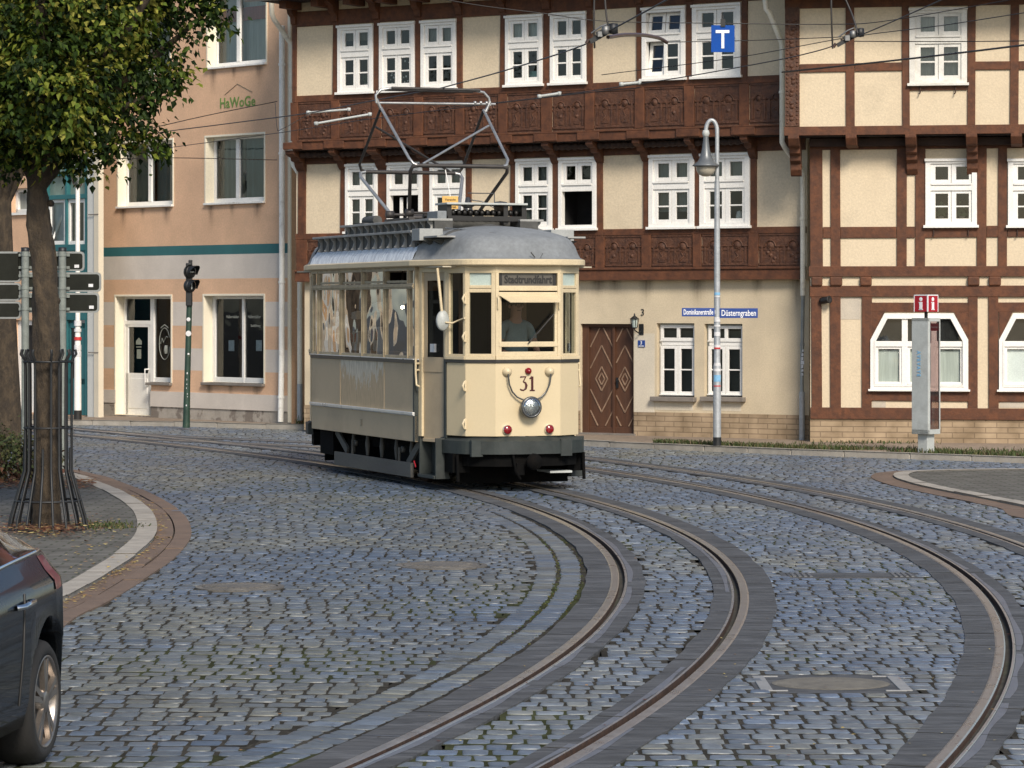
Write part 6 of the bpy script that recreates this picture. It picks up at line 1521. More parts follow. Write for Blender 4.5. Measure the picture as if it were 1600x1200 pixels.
# ---- interior
mb=MB(); mb.box(-.95,.95,A0,A1,.66,.72); mb.build('saloon_floor',[M['interior']],tram)
mb=MB(); mb.box(-.95,.95,.35,LT-.35,2.655,2.67); mb.build('ceiling',[pmat('ceiling_cream',(.45,.40,.30),.7,.04,3,bump=0)],tram)
for y in (A0+.0,A1-.04):
    mb=MB()
    for sd in (-1,1): mb.box(sd*.36,sd*.94,y,y+.04,.72,1.5); mb.box(sd*.36,sd*.44,y,y+.04,1.5,2.65); mb.box(sd*.88,sd*.94,y,y+.04,1.5,2.65); mb.box(sd*.44,sd*.88,y,y+.04,2.38,2.65); mb.box(sd*.0,sd*.36,y+.01,y+.03,.72,2.65,1); mb.box(sd*.44,sd*.88,y+.015,y+.025,1.5,2.38,1)
    mb.build('partition',[M['wood'],M['room_dark']],tram)  # near-black sheets in the openings paint the saloon's darkness
for sd in (-1,1):
    mb=MB(); mb.box(sd*.93,sd*.55,A0+.3,A1-.3,1.10,1.14); mb.box(sd*.93,sd*.88,A0+.3,A1-.3,1.14,1.62); mb.box(sd*.93,sd*.62,A0+.35,A1-.35,.72,1.10); mb.build('bench',[M['wood']],tram,bevel=.01)
def emis(name,col,st):
    m,nt,out=new_mat(name); e=nd(nt,'ShaderNodeEmission',Strength=st); e.inputs[0].default_value=c4(col); nt.links.new(e.outputs[0],out.inputs[0]); return m
M['bulb']=emis('warm_bulb',(1,.76,.48),60)
for px,py in ((495.5,478),(508,478.5),(629,480),(642.5,481)):
    p=t_loc(px,py,w=-.5); mb=MB(); mb.lathe(p,[(0,-.022),(.016,-.015),(.021,0),(.016,.015),(0,.022)],n=12); b=mb.build('interior_lamp',[M['bulb']],tram); m2=MB(); m2.lathe(p,[(.035,.02),(.02,.05),(.015,.10),(0,.11)],n=10); m2.box(p.x-.01,p.x+.01,p.y-.01,p.y+.01,p.z+.07,2.66); m2.build('lamp_holder',[M['lamp_ring']],b)
mb=MB(); mb.box(-.34,-.02,.28,.58,.71,1.52); mb.lathe((-.18,.42,1.52),[(.12,0),(.12,.03),(.03,.04),(.02,.09),(0,.09)],n=14); mb.tube([(-.18,.42,1.58),(-.02,.34,1.60)],.014,6); mb.build('controller',[M['under']],tram,bevel=.02)
mb=MB(); mb.box(-.80,.80,1.08,1.14,.71,1.5) if False else mb.box(.06,.42,.95,1.15,.71,1.42); mb.build('driver_stool',[M['interior']],tram)
# ---- underframe
for sd in (-1,1):
    mb=MB(); x=sd*.93
    mb.box(x-.02,x+.02,1.55,4.75,.10,.28); mb.build('lifeguard_board',[M['plank']],tram,bevel=.006)
    for y in (1.75,2.35,2.95,3.55,4.15): mb=MB(); mb.tube([(x*.93,y,.55),(x*.93,y,.42),(x*.93,y,.28)],[.02,.034,.02],6); mb.build('hanger',[M['plank']],tram)
    for p_,q_ in (((x*.95,4.85,.55),(x*.95,4.35,.30)),((x*.95,1.35,.55),(x*.95,1.85,.25))): mb=MB(); mb.bar(p_,q_,.03,.10); mb.build('brace',[M['plank']],tram)
    for y in (2.05,4.0): mb=MB(); mb.tube([(x,y,.45),(x,y,.16)],.016,6); mb.lathe((x*.95,y,.42),[(.0,-.02),(.04,-.02),(.04,.02),(0,.02)],axis=(1,0,0),n=8); mb.build('board_hanger',[M['plank']],tram)
    mb=MB(); mb.box(sd*.58,sd*.70,1.5,5.2,.38,.5); mb.box(sd*.5,sd*.9,4.95,5.55,.22,.56); mb.box(sd*.5,sd*.75,1.7,2.6,.25,.46); mb.box(sd*.5,sd*.75,3.9,4.8,.25,.46); mb.build('truck_frame',[M['under']],tram)
    for y in (2.25,4.45):
        mb=MB(); mb.lathe((sd*.50,y,.345),[(0,-.04),(.33,-.04),(.345,-.03),(.345,.03),(.33,.045),(.28,.035),(.10,.03),(.08,.06),(0,.06)],axis=(sd,0,0),n=28); mb.build('wheel',[M['rust']],tram)
    mb=MB(); mb.box(sd*.76,sd*.97,.62,1.22,.13,.17); mb.box(sd*.78,sd*.80,.62,1.22,.15,.62); mb.box(sd*.78,sd*.95,.60,.63,.13,.62); mb.box(sd*.78,sd*.95,1.20,1.23,.13,.62); mb.build('step',[M['tram_green']],tram,bevel=.005)
    mb=MB(); mb.box(sd*.62,sd*.84,.30,.75,.22,.44); mb.tube([(sd*.80,.25,.44),(sd*.80,.22,.12)],.02,6); mb.build('sand_box',[M['under']],tram)
mb=MB(); mb.tube([(0,-.20,.36),(0,.6,.36)],.05,8); mb.lathe((0,-.2,.36),[(0,-.03),(.09,-.03),(.10,.0),(.09,.05),(0,.06)],axis=(0,-1,0),n=14); mb.box(-.18,-.08,-.1,.2,.20,.34); mb.tube([(-.22,-.08,.45),(-.20,-.12,.25),(-.12,-.06,.15)],.016,6); mb.build('coupler',[M['under']],tram)
mb=MB(); mb.box(-.60,.60,1.0,5.9,.15,.55); mb.box(-.45,.45,.55,1.0,.12,.5); mb.box(-.70,.70,.5,.53,.08,.30); mb.box(-.6,.6,LT-.53,LT-.5,.08,.3); mb.build('underfloor_light_block',[M['under']],tram)  # large boxes added to block light under the floor; thin ones are lifeguards
mb=MB(); mb.box(.30,.58,.05,.5,.21,.235); mb.build('guard_plate',[M['light_grey']],tram)
mb=MB(); mb.bar((-.965,1.31,.24),(-.965,1.38,.31),.01,.022); mb.build('marking_board',[M['red']],tram)

# ---- driver : one continuous skinned body, clothes and hair as children
def skinned(name,V,E,rad,mat,parent=None,sub=2,root=0):
    me=bpy.data.meshes.new(name); me.from_pydata([tuple(v) for v in V],E,[]); o=bpy.data.objects.new(name,me); COL.objects.link(o)
    sm=o.modifiers.new('s','SKIN'); sm.use_smooth_shade=True
    for i,r in enumerate(rad): me.skin_vertices[0].data[i].radius=(r,r) if not isinstance(r,tuple) else r
    me.skin_vertices[0].data[root].use_root=True
    ss=o.modifiers.new('u','SUBSURF'); ss.levels=sub; ss.render_levels=sub
    dg=bpy.context.evaluated_depsgraph_get(); dg.update(); m2=bpy.data.meshes.new_from_object(o.evaluated_get(dg)); m2.name=name
    o.modifiers.clear(); o.data=m2; m2.materials.clear(); m2.materials.append(mat)
    for p in m2.polygons: p.use_smooth=True
    if parent: o.parent=parent
    return o
def twc(x,y,z): # tram local -> world
    return Vector((TX+x*cT-y*sT,TZ+x*sT+y*cT,z+.024))
DX,DY=.20,.98
drv=empty('person',twc(DX,DY,.72),TH,'tram driver in a grey T-shirt seated behind the windscreen','person')
J={}
def j(n,x,y,z): J[n]=Vector((x,y,z))
# local frame: faces -y (towards the windscreen); floor z = 0, seat .72
zs=.76
j('pelvis',0,0,zs); j('belly',0,-.01,zs+.16); j('chest',0,-.0,zs+.36); j('neck0',0,-.0,zs+.49); j('neck',0,-.015,zs+.56); j('head0',0,-.03,zs+.63); j('head1',.0,-.035,zs+.73); j('head2',0,-.02,zs+.79)
for s,k in ((-1,'L'),(1,'R')):
    j('sh'+k,s*.17,0,zs+.46); j('el'+k,s*.25,-.08,zs+.18)
    j('wr'+k,s*.20-.02,-.34,zs+.14 if s<0 else zs+.08); j('pa'+k,s*.19-.02,-.42,zs+.12 if s<0 else zs+.07)
    j('hip'+k,s*.09,-.04,zs-.02); j('kn'+k,s*.13,-.42,zs-.16); j('an'+k,s*.13,-.36,zs-.62); j('to'+k,s*.15,-.53,zs-.70)
names=list(J); idx={n:i for i,n in enumerate(names)}
E=[('pelvis','belly'),('belly','chest'),('chest','neck0'),('neck0','neck'),('neck','head0'),('head0','head1'),('head1','head2')]
for k in 'LR': E+=[('neck0','sh'+k),('sh'+k,'el'+k),('el'+k,'wr'+k),('wr'+k,'pa'+k),('pelvis','hip'+k),('hip'+k,'kn'+k),('kn'+k,'an'+k),('an'+k,'to'+k)]
rd=dict(pelvis=(.15,.12),belly=(.155,.12),chest=(.16,.115),neck0=(.09,.08),neck=.055,head0=(.068,.085),head1=(.078,.098),head2=(.055,.07))
for k in 'LR': rd.update({'sh'+k:.065,'el'+k:.042,'wr'+k:.028,'pa'+k:(.038,.02),'hip'+k:.09,'kn'+k:.065,'an'+k:.042,'to'+k:.035})
V=[J[n] for n in names]; EE=[(idx[a],idx[b]) for a,b in E]; RR=[rd[n] for n in names]
# fingers and thumb
for s,k in ((-1,'L'),(1,'R')):
    b=J['pa'+k]
    for i,(ox,ln) in enumerate(((-.030,.055),(-.010,.065),(.010,.062),(.028,.05))):
        n0=len(V); V+= [b+Vector((ox,-.02,0)),b+Vector((ox,-.02-ln*.6,-.008)),b+Vector((ox,-.02-ln*.75,-.045))]; RR+=[.009,.0085,.008]; EE+=[(idx['pa'+k],n0),(n0,n0+1),(n0+1,n0+2)]
    n0=len(V); V+=[b+Vector((-s*.035,.03,0)),b+Vector((-s*.05,-.01,-.02))]; RR+=[.011,.009]; EE+=[(idx['pa'+k],n0),(n0,n0+1)]
body=skinned('body',V,EE,RR,M['skin'],drv)
# face
mb=MB(); h=J['head1']
mb.lathe(h+Vector((0,-.095,-.03)),[(.016,0),(.014,.012),(.004,.028),(0,.03)],axis=(0,-1,-.25),n=8)
for s in (-1,1): mb.lathe(h+Vector((s*.078,.01,-.02)),[(.0,-.012),(.018,-.01),(.026,0),(.018,.012),(0,.012)],axis=(s,0,0),n=10)
mb.build('nose_and_ears',M['skin'],drv)
mb=MB()
for s in (-1,1): mb.lathe(h+Vector((s*.032,-.088,0)),[(.011,-.002),(.011,.004),(0,.008)],axis=(0,-1,0),n=10)
mb.tube([h+Vector((-.024,-.094,-.066)),h+Vector((0,-.099,-.068)),h+Vector((.024,-.094,-.066))],.004,5)
mb.build('eyes_and_mouth',M['hair'],drv)
mb=MB()
for s in (-1,1): mb.tube([h+Vector((s*.032+.022*math.cos(t),-.104,.0+.017*math.sin(t))) for t in np.linspace(0,2*math.pi,13)],.0025,4); mb.tube([h+Vector((s*.054,-.102,.004)),h+Vector((s*.082,.0,.002))],.0025,4)
mb.build('glasses',M['black_paint'],drv)
hv=[h+Vector((0,.02,.03)),h+Vector((0,-.02,.075)),h+Vector((0,.06,.0)),h+Vector((0,.065,-.05))]
skinned('hair',hv,[(0,1),(0,2),(2,3)],[(.085,.095),(.065,.065),(.075,.06),(.05,.04)],M['hair'],drv)
tv=[J[n] for n in ('pelvis','belly','chest','neck0','shL','shR')]+[J['shL'].lerp(J['elL'],.62),J['shR'].lerp(J['elR'],.62)]
skinned('shirt',tv,[(0,1),(1,2),(2,3),(3,4),(3,5),(4,6),(5,7)],[(.165,.135),(.17,.135),(.175,.13),(.098,.09),.078,.078,.062,.062],M['shirt'],drv)
pv=[J['pelvis']]+[J[n+k] for k in 'LR' for n in ('hip','kn','an')]
skinned('trousers',pv,[(0,1),(1,2),(2,3),(0,4),(4,5),(5,6)],[(.16,.13),.1,.078,.055,.1,.078,.055],M['trousers'],drv)

FW=[M['curtain_white'],M['black_paint'],M['red']]  # solid shapes added behind the side panes to imitate reflections
for px,sc_,lab in ((521,.80,'white figure with dark head for a reflection in the tram window, smallest and hindmost of three'),(551,.92,'white figure with black visor and a red patch for a reflection in the tram window, middle of three'),(584,1.12,'white figure with black visor and two red patches for a reflection in the tram window, tallest of three')):
    q=t_loc(px,556,w=-.90); t=empty('standin',twc(q.x+.07,q.y,1.60),TH,lab,'standin','white and red stand-ins for reflections in the tram side windows')
    mb=MB(); prof_=[(-.10,.0),(.10,0),(.135,.26),(.10,.30),(-.10,.30),(-.135,.26)]; mb.prism([(-.05,x*sc_*.95,z*sc_) for x,z in prof_],(.09,0,0)); mb.prism([(-.06,x*sc_,z*sc_) for x,z in ((-.13,.46),(.13,.46),(.12,.56),(-.12,.58))],(.12,0,0)); mb.build('shell',[FW[0]],t,bevel=.02)
    mb=MB(); mb.prism([(-.045,x*sc_,z*sc_) for x,z in ((-.10,.30),(0,.26),(.10,.30),(.13,.46),(-.13,.46))],(.08,0,0)); mb.build('visor',[FW[1]],t,bevel=.01)
    for s_ in (-1,1):
        mb=MB(); mb.prism([(-.065,s_*x*sc_,z*sc_) for x,z in ((.055,.14),(.10,.20),(.11,.27),(.06,.24))],(.02,0,0)); mb.build('red_patch',[FW[2]],t)
mb=MB(); mb.box(-.94,-.62,A0+.2,A1-.2,1.60,1.62); mb.build('standin_shelf',[M['wood']],tram)  # shelf added only to carry the reflection stand-ins
# ================================================================ STREET FURNITURE
def base_at(px,py,z=None): return G(px,py,KZ if z is None else z)
# ---- curved street lamp
pb=base_at(1120.5,696); lamp=empty('street_lamp',pb,0,'tall galvanised street lamp with bell-shaped grey shade, covered in stickers','street lamp')
mb=MB(); mb.lathe((0,0,0),[(.06,-.05),(.06,1.2),(.05,1.25),(.046,2.6),(.040,4.0)],n=14); top=4.75
arc=[(-.085+.085*math.cos(t),0,top+.13*math.sin(t)*1.3) for t in np.linspace(0,math.pi,13)]
mb.tube([(0,0,3.98),(0,0,4.4)]+arc+[(-.17,0,4.72)],.032,10); mb.build('pole',M['galv'],lamp)
mb=MB(); mb.lathe((0,0,0),[(.063,-.02),(.063,.125)],n=14); mb.build('pole_foot',M['iron'],lamp)
mb=MB(); mb.lathe((-.17,0,4.72),[(0,.06),(.045,.045),(.058,0),(.045,-.045),(.04,-.05)],n=14); mb.build('ball_joint',M['light_grey'],lamp)
mb=MB(); mb.lathe((-.17,0,4.70),[(.035,0),(.045,-.10),(.06,-.22),(.085,-.32),(.12,-.40),(.20,-.46),(.205,-.475),(.15,-.49)],n=24); mb.build('lamp_shade',M['lantern_grey'],lamp)
mb=MB(); mb.lathe((-.17,0,4.21),[(.15,0),(.145,-.05),(.11,-.11),(.05,-.14),(0,-.145)],n=20); mb.build('lamp_glass',M['milk_glass'],lamp)
def band(parent,px,py,hh,mat,r=.061,part=(0,6.28),name='sticker'):
    # sticker wrapped round the pole
    z=H+(HY-py)*pb.y/F-pb.z; m2=MB(); n=12; a0=-math.pi/2-1.0; a1=-math.pi/2+1.0
    for k in range(n):
        t0,t1=a0+(a1-a0)*k/n,a0+(a1-a0)*(k+1)/n
        m2.quad((r*math.cos(t0),r*math.sin(t0),z-hh),(r*math.cos(t1),r*math.sin(t1),z-hh),(r*math.cos(t1),r*math.sin(t1),z+hh),(r*math.cos(t0),r*math.sin(t0),z+hh))
    m2.build(name,M[mat],parent)
for py,hh,mt,r in ((459,.02,'sticker_blue',.051),(463,.010,'sticker',.052),(499,.035,'sticker',.054),(509,.014,'sticker',.055),(522,.03,'sticker',.055),(541,.022,'sticker',.055),(544,.012,'sticker_red',.057),(570,.03,'sticker',.058),(578,.02,'sticker',.062),(591,.05,'sticker_blue',.062),(603,.008,'sticker_red',.062)): band(lamp,1120,py,hh,mt,r)
def blade(px0,px1,py0,py1,text,label,side,tilt):
    Zs=pb.y-.07; c=PD((px0+px1)/2,(py0+py1)/2,Zs); w=(px1-px0)*Zs/F; h=(py1-py0)*Zs/F-.012
    t=empty('street_sign',c,tilt,label,'street sign','blue street name signs on the lamp post')
    mb=MB(); mb.box(-w/2,w/2,-.006,.006,-h/2,h/2); mb.build('plate',M['blue_street'],t,bevel=.003)
    L=text_mesh(text,h*.86,'lettering',M['white_sign'],t,Matrix.Translation((0,-.009,-.002)),extrude=.001,offset=.0015); wid=max(v.co.x for v in L.data.vertices)-min(v.co.x for v in L.data.vertices)
    f=w*.90/wid
    for v in L.data.vertices: v.co.x*=f
    mb=MB(); mb.box(-side*w/2-.02,-side*w/2+.02,.0,.09,-.03,.03); mb.build('clamp',M['galv'],t)
blade(1065,1117,480.5,495,'Dominikanerstraße','blue street name plate reading Dominikanerstraße, left of the lamp post',-1,.12)
blade(1124.5,1184,481,497.5,'Düsterngraben','blue street name plate reading Düsterngraben, right of the lamp post',1,-.10)

# ---- slim white lamp post in front of the teal building
p=base_at(121.5,655); t=empty('street_lamp',p,0,'slim white lamp post with a ball cap, behind the leaning tree trunk','street lamp')
k=p.y/F; z=lambda py:(655-py)*k
mb=MB(); mb.lathe((0,0,0),[(.07,0),(.065,z(560)),(.045,z(500)),(.042,z(290))],n=14); mb.build('pole',M['white_paint'],t)
mb=MB(); mb.lathe((0,0,0),[(.075,-.02),(.075,z(641))],n=14); mb.build('pole_foot',M['black_paint'],t)
mb=MB(); mb.lathe((0,0,z(285)),[(0,.06),(.06,.045),(.075,0),(.055,-.05),(.04,-.06)],n=14); mb.build('ball_cap',M['light_grey'],t)
mb=MB(); mb.lathe((0,0,z(285)),[(.045,-.10),(.10,-.02),(.12,.10),(.10,.26)],n=14); mb.build('lamp_glass',glass('lamp_shell',(.85,.85,.82),1,.05,0,.1),t); mb=MB(); mb.lathe((0,0,z(285)),[(.025,0),(.025,.26),(.12,.27),(.10,.34),(0,.38)],n=14); mb.build('lamp_top',M['light_grey'],t)
mb=MB()
for py,hh in ((505,.05),(516,.03),(543,.05),(553,.05)): mb.lathe((0,0,z(py)),[(.069,-hh),(.069,hh)],n=14)
mb.build('sticker',M['sticker'],t); mb=MB(); mb.lathe((0,0,z(529)),[(.07,-.03),(.07,.03)],n=14); mb.build('sticker',M['sticker_red'],t)

# ---- tram signal on a dark green pole
p=base_at(291,664); t=empty('traffic_light',p,0,'dark green pole with a small black two-lamp tram signal by the peach wall','traffic light')
k=p.y/F; z=lambda py:(664-py)*k; x=lambda px:(px-291)*k
mb=MB(); mb.tube([(0,0,-.05),(x(292.5),0,z(600)),(x(296),0,z(470))],[.066,.055,.05],12); mb.build('pole',M['green_pole'],t)
mb=MB(); mb.box(x(291),x(300),-.09,.10,z(478),z(411)); mb.box(x(294.5),x(300.5),-.03,.03,z(414),z(406)); mb.lathe((x(296),-.09,z(424)),[(.0,0),(.10,0),(.115,.04)],axis=(1,-1.2,0),n=14); hd=mb.build('signal_head',M['iron'],t,bevel=.012)
for py,pic in ((425,0),(447,1)):
    c=Vector((x(296.5),-.06,z(py))); ax=Vector((.80,-.60,0)); mb=MB(); 
    mb.lathe(c,[(0,-.04),(.11,-.04),(.118,.02),(.11,.05),(0,.05)],axis=ax,n=18)
    # hooded visor
    u=Vector((.60,.80,0)); vs=[];n=12
    for i in range(n+1):
        a=math.radians(-25)+math.radians(230)*i/n; r=.112; d0=c+ax*.05+u*r*math.cos(a)+Vector((0,0,1))*r*math.sin(a); ln=.16*(.35+.65*max(0,math.sin(a)))
        vs+=[d0,d0+ax*ln]
    mb.add(vs,[(2*i,2*i+1,2*i+3,2*i+2) for i in range(n)]); mb.build('lamp_hood',M['iron'],t)
    mb=MB(); q=c+ax*.056
    if pic==0: mb.bar(q-u*.055,q+u*.055,.018,.02)
    else: mb.bar(q-Vector((0,0,.055)),q+Vector((0,0,.055)),.018,.02,up=(1,0,0))
    mb.build('signal_bar',M['light_grey'],t)
mb=MB()
for py,s in ((499,.035),(521,.05),(553,.018)): mb.lathe((x(295),-.056,z(py)),[(s,0),(0,.003)],axis=(0,-1,0),n=14)
rs=random.Random(5)
for i in range(7): 
    py=582+i*8+rs.uniform(-3,3); s=rs.uniform(.006,.016); xx=x(293.2)+rs.uniform(-.02,.01); mb.box(xx-s,xx+s*.3,-.064,-.052,z(py)-rs.uniform(.005,.02),z(py)+rs.uniform(.005,.015))
mb.build('sticker',M['sticker'],t)

# ---- information pillar
p=base_at(1447,706); t=empty('information_pillar',p,math.radians(45),'grey information pillar with glass display and red i cube on top','information pillar')
k=p.y/F; z=lambda py:(706-py)*k; s=.147
# local axes rotated 45 deg: left face normal = (-1,0) -> world (-.7,-.7); right face normal=(0,-1)
zb,zt=z(678),z(497)
mb=MB(); mb.box(-.085,.085,-.085,.085,-.05,zb); mb.build('foot',M['light_grey'],t,bevel=.004)
mb=MB(); mb.box(-s,-s+.03,-s,s,zb,zt); mb.box(-s,s,-s,s,zt-.05,zt); mb.box(-s,s,-s,s,zb,zb+.07); mb.box(s-.02,s,-s,-s+.025,zb,zt); mb.box(-s+.03,-s+.055,-s,-s+.02,zb,zt); mb.box(s-.02,s,s-.02,s,zb,zt); mb.build('housing',M['light_grey'],t,bevel=.004)
mb=MB(); mb.quad((-s+.05,-s+.006,zb+.07),(s-.02,-s+.006,zb+.07),(s-.02,-s+.006,zt-.05),(-s+.05,-s+.006,zt-.05)); mb.quad((s-.004,-s+.02,zb+.07),(s-.004,s-.02,zb+.07),(s-.004,s-.02,zt-.05),(s-.004,-s+.02,zt-.05)); mb.build('glass',glass('display_glass',(.72,.62,.60),1.2,.03,0,.06),t)
mb=MB(); mb.box(-s+.06,s-.03,-s+.012,-s+.018,z(517),z(505)); mb.build('red_header',M['red'],t)
text_mesh('Tourismus',.045,'header_lettering',M['white_sign'],t,Matrix.Translation((.01,-s+.010,z(511))),extrude=.0005,sx=.8)
mb=MB(); mb.box(-s+.07,s-.04,-.02,-.015,z(664),z(620)); mb.box(-.02,s-.05,-.02,-.015,z(536),z(518)); mb.build('red_poster',pmat('dim_red_poster',(.22,.02,.025),.6,.15,6,bump=0),t)
text_mesh('A V R V A Y E',.085,'graffiti_sticker',M['sticker_blue'],t,Matrix.Translation((-s-.004,.02,z(568)))@Matrix.Rotation(-math.pi/2,4,'Z')@Matrix.Rotation(math.pi/2,4,'Y'),extrude=.001,offset=.004,sx=.72)
mb=MB(); mb.tube([(0,0,zt-.02),(0,0,z(484))],.025,10); mb.build('stem',M['iron'],t)
c=.122; z0,z1=z(487),z(460.5); mb=MB(); mb.box(-c,c,-c,c,z0,z1-.012); cb=mb.build('i_cube',M['red'],t,bevel=.004)
mb=MB(); mb.box(-c-.003,c+.003,-c-.003,c+.003,z1-.014,z1+.0); mb.box(-c-.004,-c+.012,-c-.004,-c+.012,z0,z1); mb.box(c-.008,c+.003,-c-.003,-c+.008,z0,z1); mb.box(-c-.003,-c+.008,c-.008,c+.003,z0,z1); mb.build('white_edge',M['white_sign'],cb)
def iface(rot,dx):
    mb=MB(); zc=(z0+z1)/2
    pts=[]; mb.lathe((dx,-c-.001,zc+.058),[(.030,0),(0,.003)],axis=(0,-1,0),n=16); mb.box(dx-.026,dx+.026,-c-.004,-c+.001,zc-.095,zc+.018); mb.box(dx-.036,dx+.0,-c-.004,-c+.001,zc+.004,zc+.018); mb.box(dx-.036,dx+.036,-c-.004,-c+.001,zc-.098,zc-.084)
    M_=Matrix.Rotation(rot,4,'Z'); mb.v=[tuple(M_@Vector(v)) for v in mb.v]; mb.build('i_symbol',M['white_sign'],cb)
iface(0,.0); iface(-math.pi/2,.0)

# ---- backs of the direction signs
Zs=40.0; k=Zs/F
t=empty('direction_sign',G(70,HY+F*(H-KZ)/Zs,KZ),0,'direction sign board seen from its dark back on two grey posts behind the front tree','direction sign')
o=t.location
def L3(px,py,dz=0): q=PD(px,py,Zs); return Vector((q.x-o.x,q.y-o.y+dz,q.z-o.z))
for px,nm in ((40.5,0),(98.5,1)):
    a=L3(px,388); mb=MB(); mb.lathe((a.x,a.y-.06,0),[(.05,-.1),(.05,a.z)],n=12); po=mb.build('post',M['post_grey'],t); mb=MB(); mb.lathe((a.x,a.y-.06,a.z-.02),[(.054,-.02),(.054,.03),(0,.035)],n=12); mb.build('cap',M['iron'],po)
def rrect(mb,x0,x1,z0,z1,y0,y1,r,mi=0):
    pts=[]
    for cx_,cz,a0 in ((x1-r,z0+r,-90),(x1-r,z1-r,0),(x0+r,z1-r,90),(x0+r,z0+r,180)):
        for i in range(5): a=math.radians(a0+90*i/4); pts.append((cx_+r*math.cos(a),y0,cz+r*math.sin(a)))
    mb.prism(pts,(0,y1-y0,0),mi); return pts
for i,(x0,y0,x1,y1) in enumerate(((26,393,132,423.5),(36,425.5,158,456),(35,457.5,155,488.5),(-40,393,33,441),(-40,442,33,470),(-40,471,33,498))):
    a,b=L3(x0,y1),L3(x1,y0); mb=MB(); rrect(mb,a.x,b.x,a.z,b.z,.0,.02,.05); pn=mb.build('rim',M['sign_rim'],t); mb=MB(); rrect(mb,a.x+.025,b.x-.025,a.z+.025,b.z-.025,-.006,.01,.035); mb.build('panel_back',M['sign_back'],pn)
    if i<3:
        for px in (40.5,98.5):
            for q in (.18,.82):
                mb=MB(); cx_=L3(px,y0).x; zz_=a.z+(b.z-a.z)*q; mb.box(cx_-.09,cx_+.09,-.03,-.008,zz_-.018,zz_+.018); mb.lathe((cx_,-.06,zz_),[(.056,-.016),(.056,.016)],n=12); mb.build('clamp',M['post_grey'],pn)
        st=L3(*((120,416),(142,446),(143,480))[i]); mb=MB(); mb.box(st.x-.03,st.x+.03,-.010,-.007,st.z-.02,st.z+.02); mb.build('sticker',M['sticker'],pn)

# ---- blue T sign hanging from the span wire
c=PD(1129.5,60.5,40.5); k=40.5/F; t=empty('hanging_sign',c,0,'square blue sign with a white T hanging from an overhead wire','sign')
mb=MB(); w,h=18.2*k,21*k; mb.box(-w,w,-.006,.006,-h,h); mb.build('plate',M['blue_sign'],t); mb=MB(); mb.box(-w*.62,w*.55,-.012,-.004,h*.42,h*.64); mb.box(-w*.13,w*.11,-.012,-.004,-h*.72,h*.42); mb.build('letter',M['white_sign'],t)
mb=MB(); mb.box(-.03,.03,-.02,.02,h-.02,h+.08); mb.tube([(0,0,h+.05),(0,0,h+.14)],.012,6); mb.build('clamp',M['iron'],t)

# ---- overhead wires
def wire(pts,label,r=.009,sag=0,name='overhead_wire',cat='overhead wire',group='tram overhead wires',mat='wire'):
    P=[PD(*p) for p in pts]
    if len(P)>2: P=[Vector(x) for x in cr([tuple(p) for p in P],6)]
    mb=MB(); mb.tube(P,r,5); return mb.build(name,M[mat],label=label,cat=cat,group=group)
ptop=twc(0,3.51,5.02)
wire([(40,248,64),(205,214,55),(350,194,50.5),(480,177,46.5),(590,156,42.5),(690,137.5,ptop.y)],'contact wire running left from the pantograph towards the trees',.009)
wire([(690,137.5,ptop.y),(790,110,36.5),(900,75,33.2),(945,52,32),(1040,1,30),(1130,-48,28.4)],'contact wire rising right from the pantograph past the first clamp',.009)
wire([(600,176,54),(800,158,49),(1000,131,44.5),(1150,106,42),(1260,84,40),(1330,61,38.5),(1475,-2,35.5),(1560,-45,34)],'contact wire of the second track, rising past the right-hand clamp',.008)
wire([(1222,113,47.2),(1420,92,42.5),(1600,70.5,39),(1720,56,37)],'thick cable from the cream downpipe to the right edge',.014)
wire([(940,117,45),(1150,90,43),(1325,58.5,41),(1470,40,39),(1600,20,37)],'thin span wire crossing below the blue T sign',.006)
wire([(640,-12,40),(740,7,40.2),(850,21,40.4),(945,33,40.5),(1130,36.5,40.5),(1300,38,40.5),(1390,32,39.5),(1600,-4,38)],'thin span wire that carries the blue T sign',.006)
wire([(1040,66,42),(1180,63,42),(1320,57.5,41.5)],'short thin wire between the two overhead clamps',.006)
wire([(1335,64.5,39),(1480,65,38),(1600,64,37),(1700,63,36)],'level thin wire running right across the upper window',.006)
wire([(433,158.5,54.6),(330,179,53.5),(205,207,52),(60,236,50)],'thin stay wire anchored under the green lettering',.008)
wire([(433,250,54.6),(300,247,53),(240,247,52),(60,250,50)],'lowest stay wire, level between the peach house windows',.007)
wire([(255,232,54),(440,207,50),(600,183,46),(900,147,42),(1000,137,41)],'thin feeder wire passing behind the pantograph',.006)
wire([(430,161,54),(433,200,51),(440,202,50.5),(480,180,47)],'short drooping jumper cable beside the white downpipe',.006)
for pts,lab,r in (([(929,-30,32.1),(928,40,32.1),(929,75,32.2)],'dark hanger rod dropping to the left-hand wire clamp',.011),([(943,-30,32),(947,20,32),(951,44,32)],'second hanger rod dropping to the left-hand wire clamp',.011),([(1299,-30,38.7),(1299,20,38.7),(1301,76,38.8)],'straight hanger rod left of the right-hand wire clamp',.012),([(1310,-25,38.6),(1325,8,38.6),(1334,30,38.5),(1340,52,38.4)],'bent grey hanger rod over the right-hand wire clamp',.013)):
    wire(pts,lab,r,name='hanger_rod',cat='hanger rod',group='hanger rods of the overhead wires',mat='panto_dark')
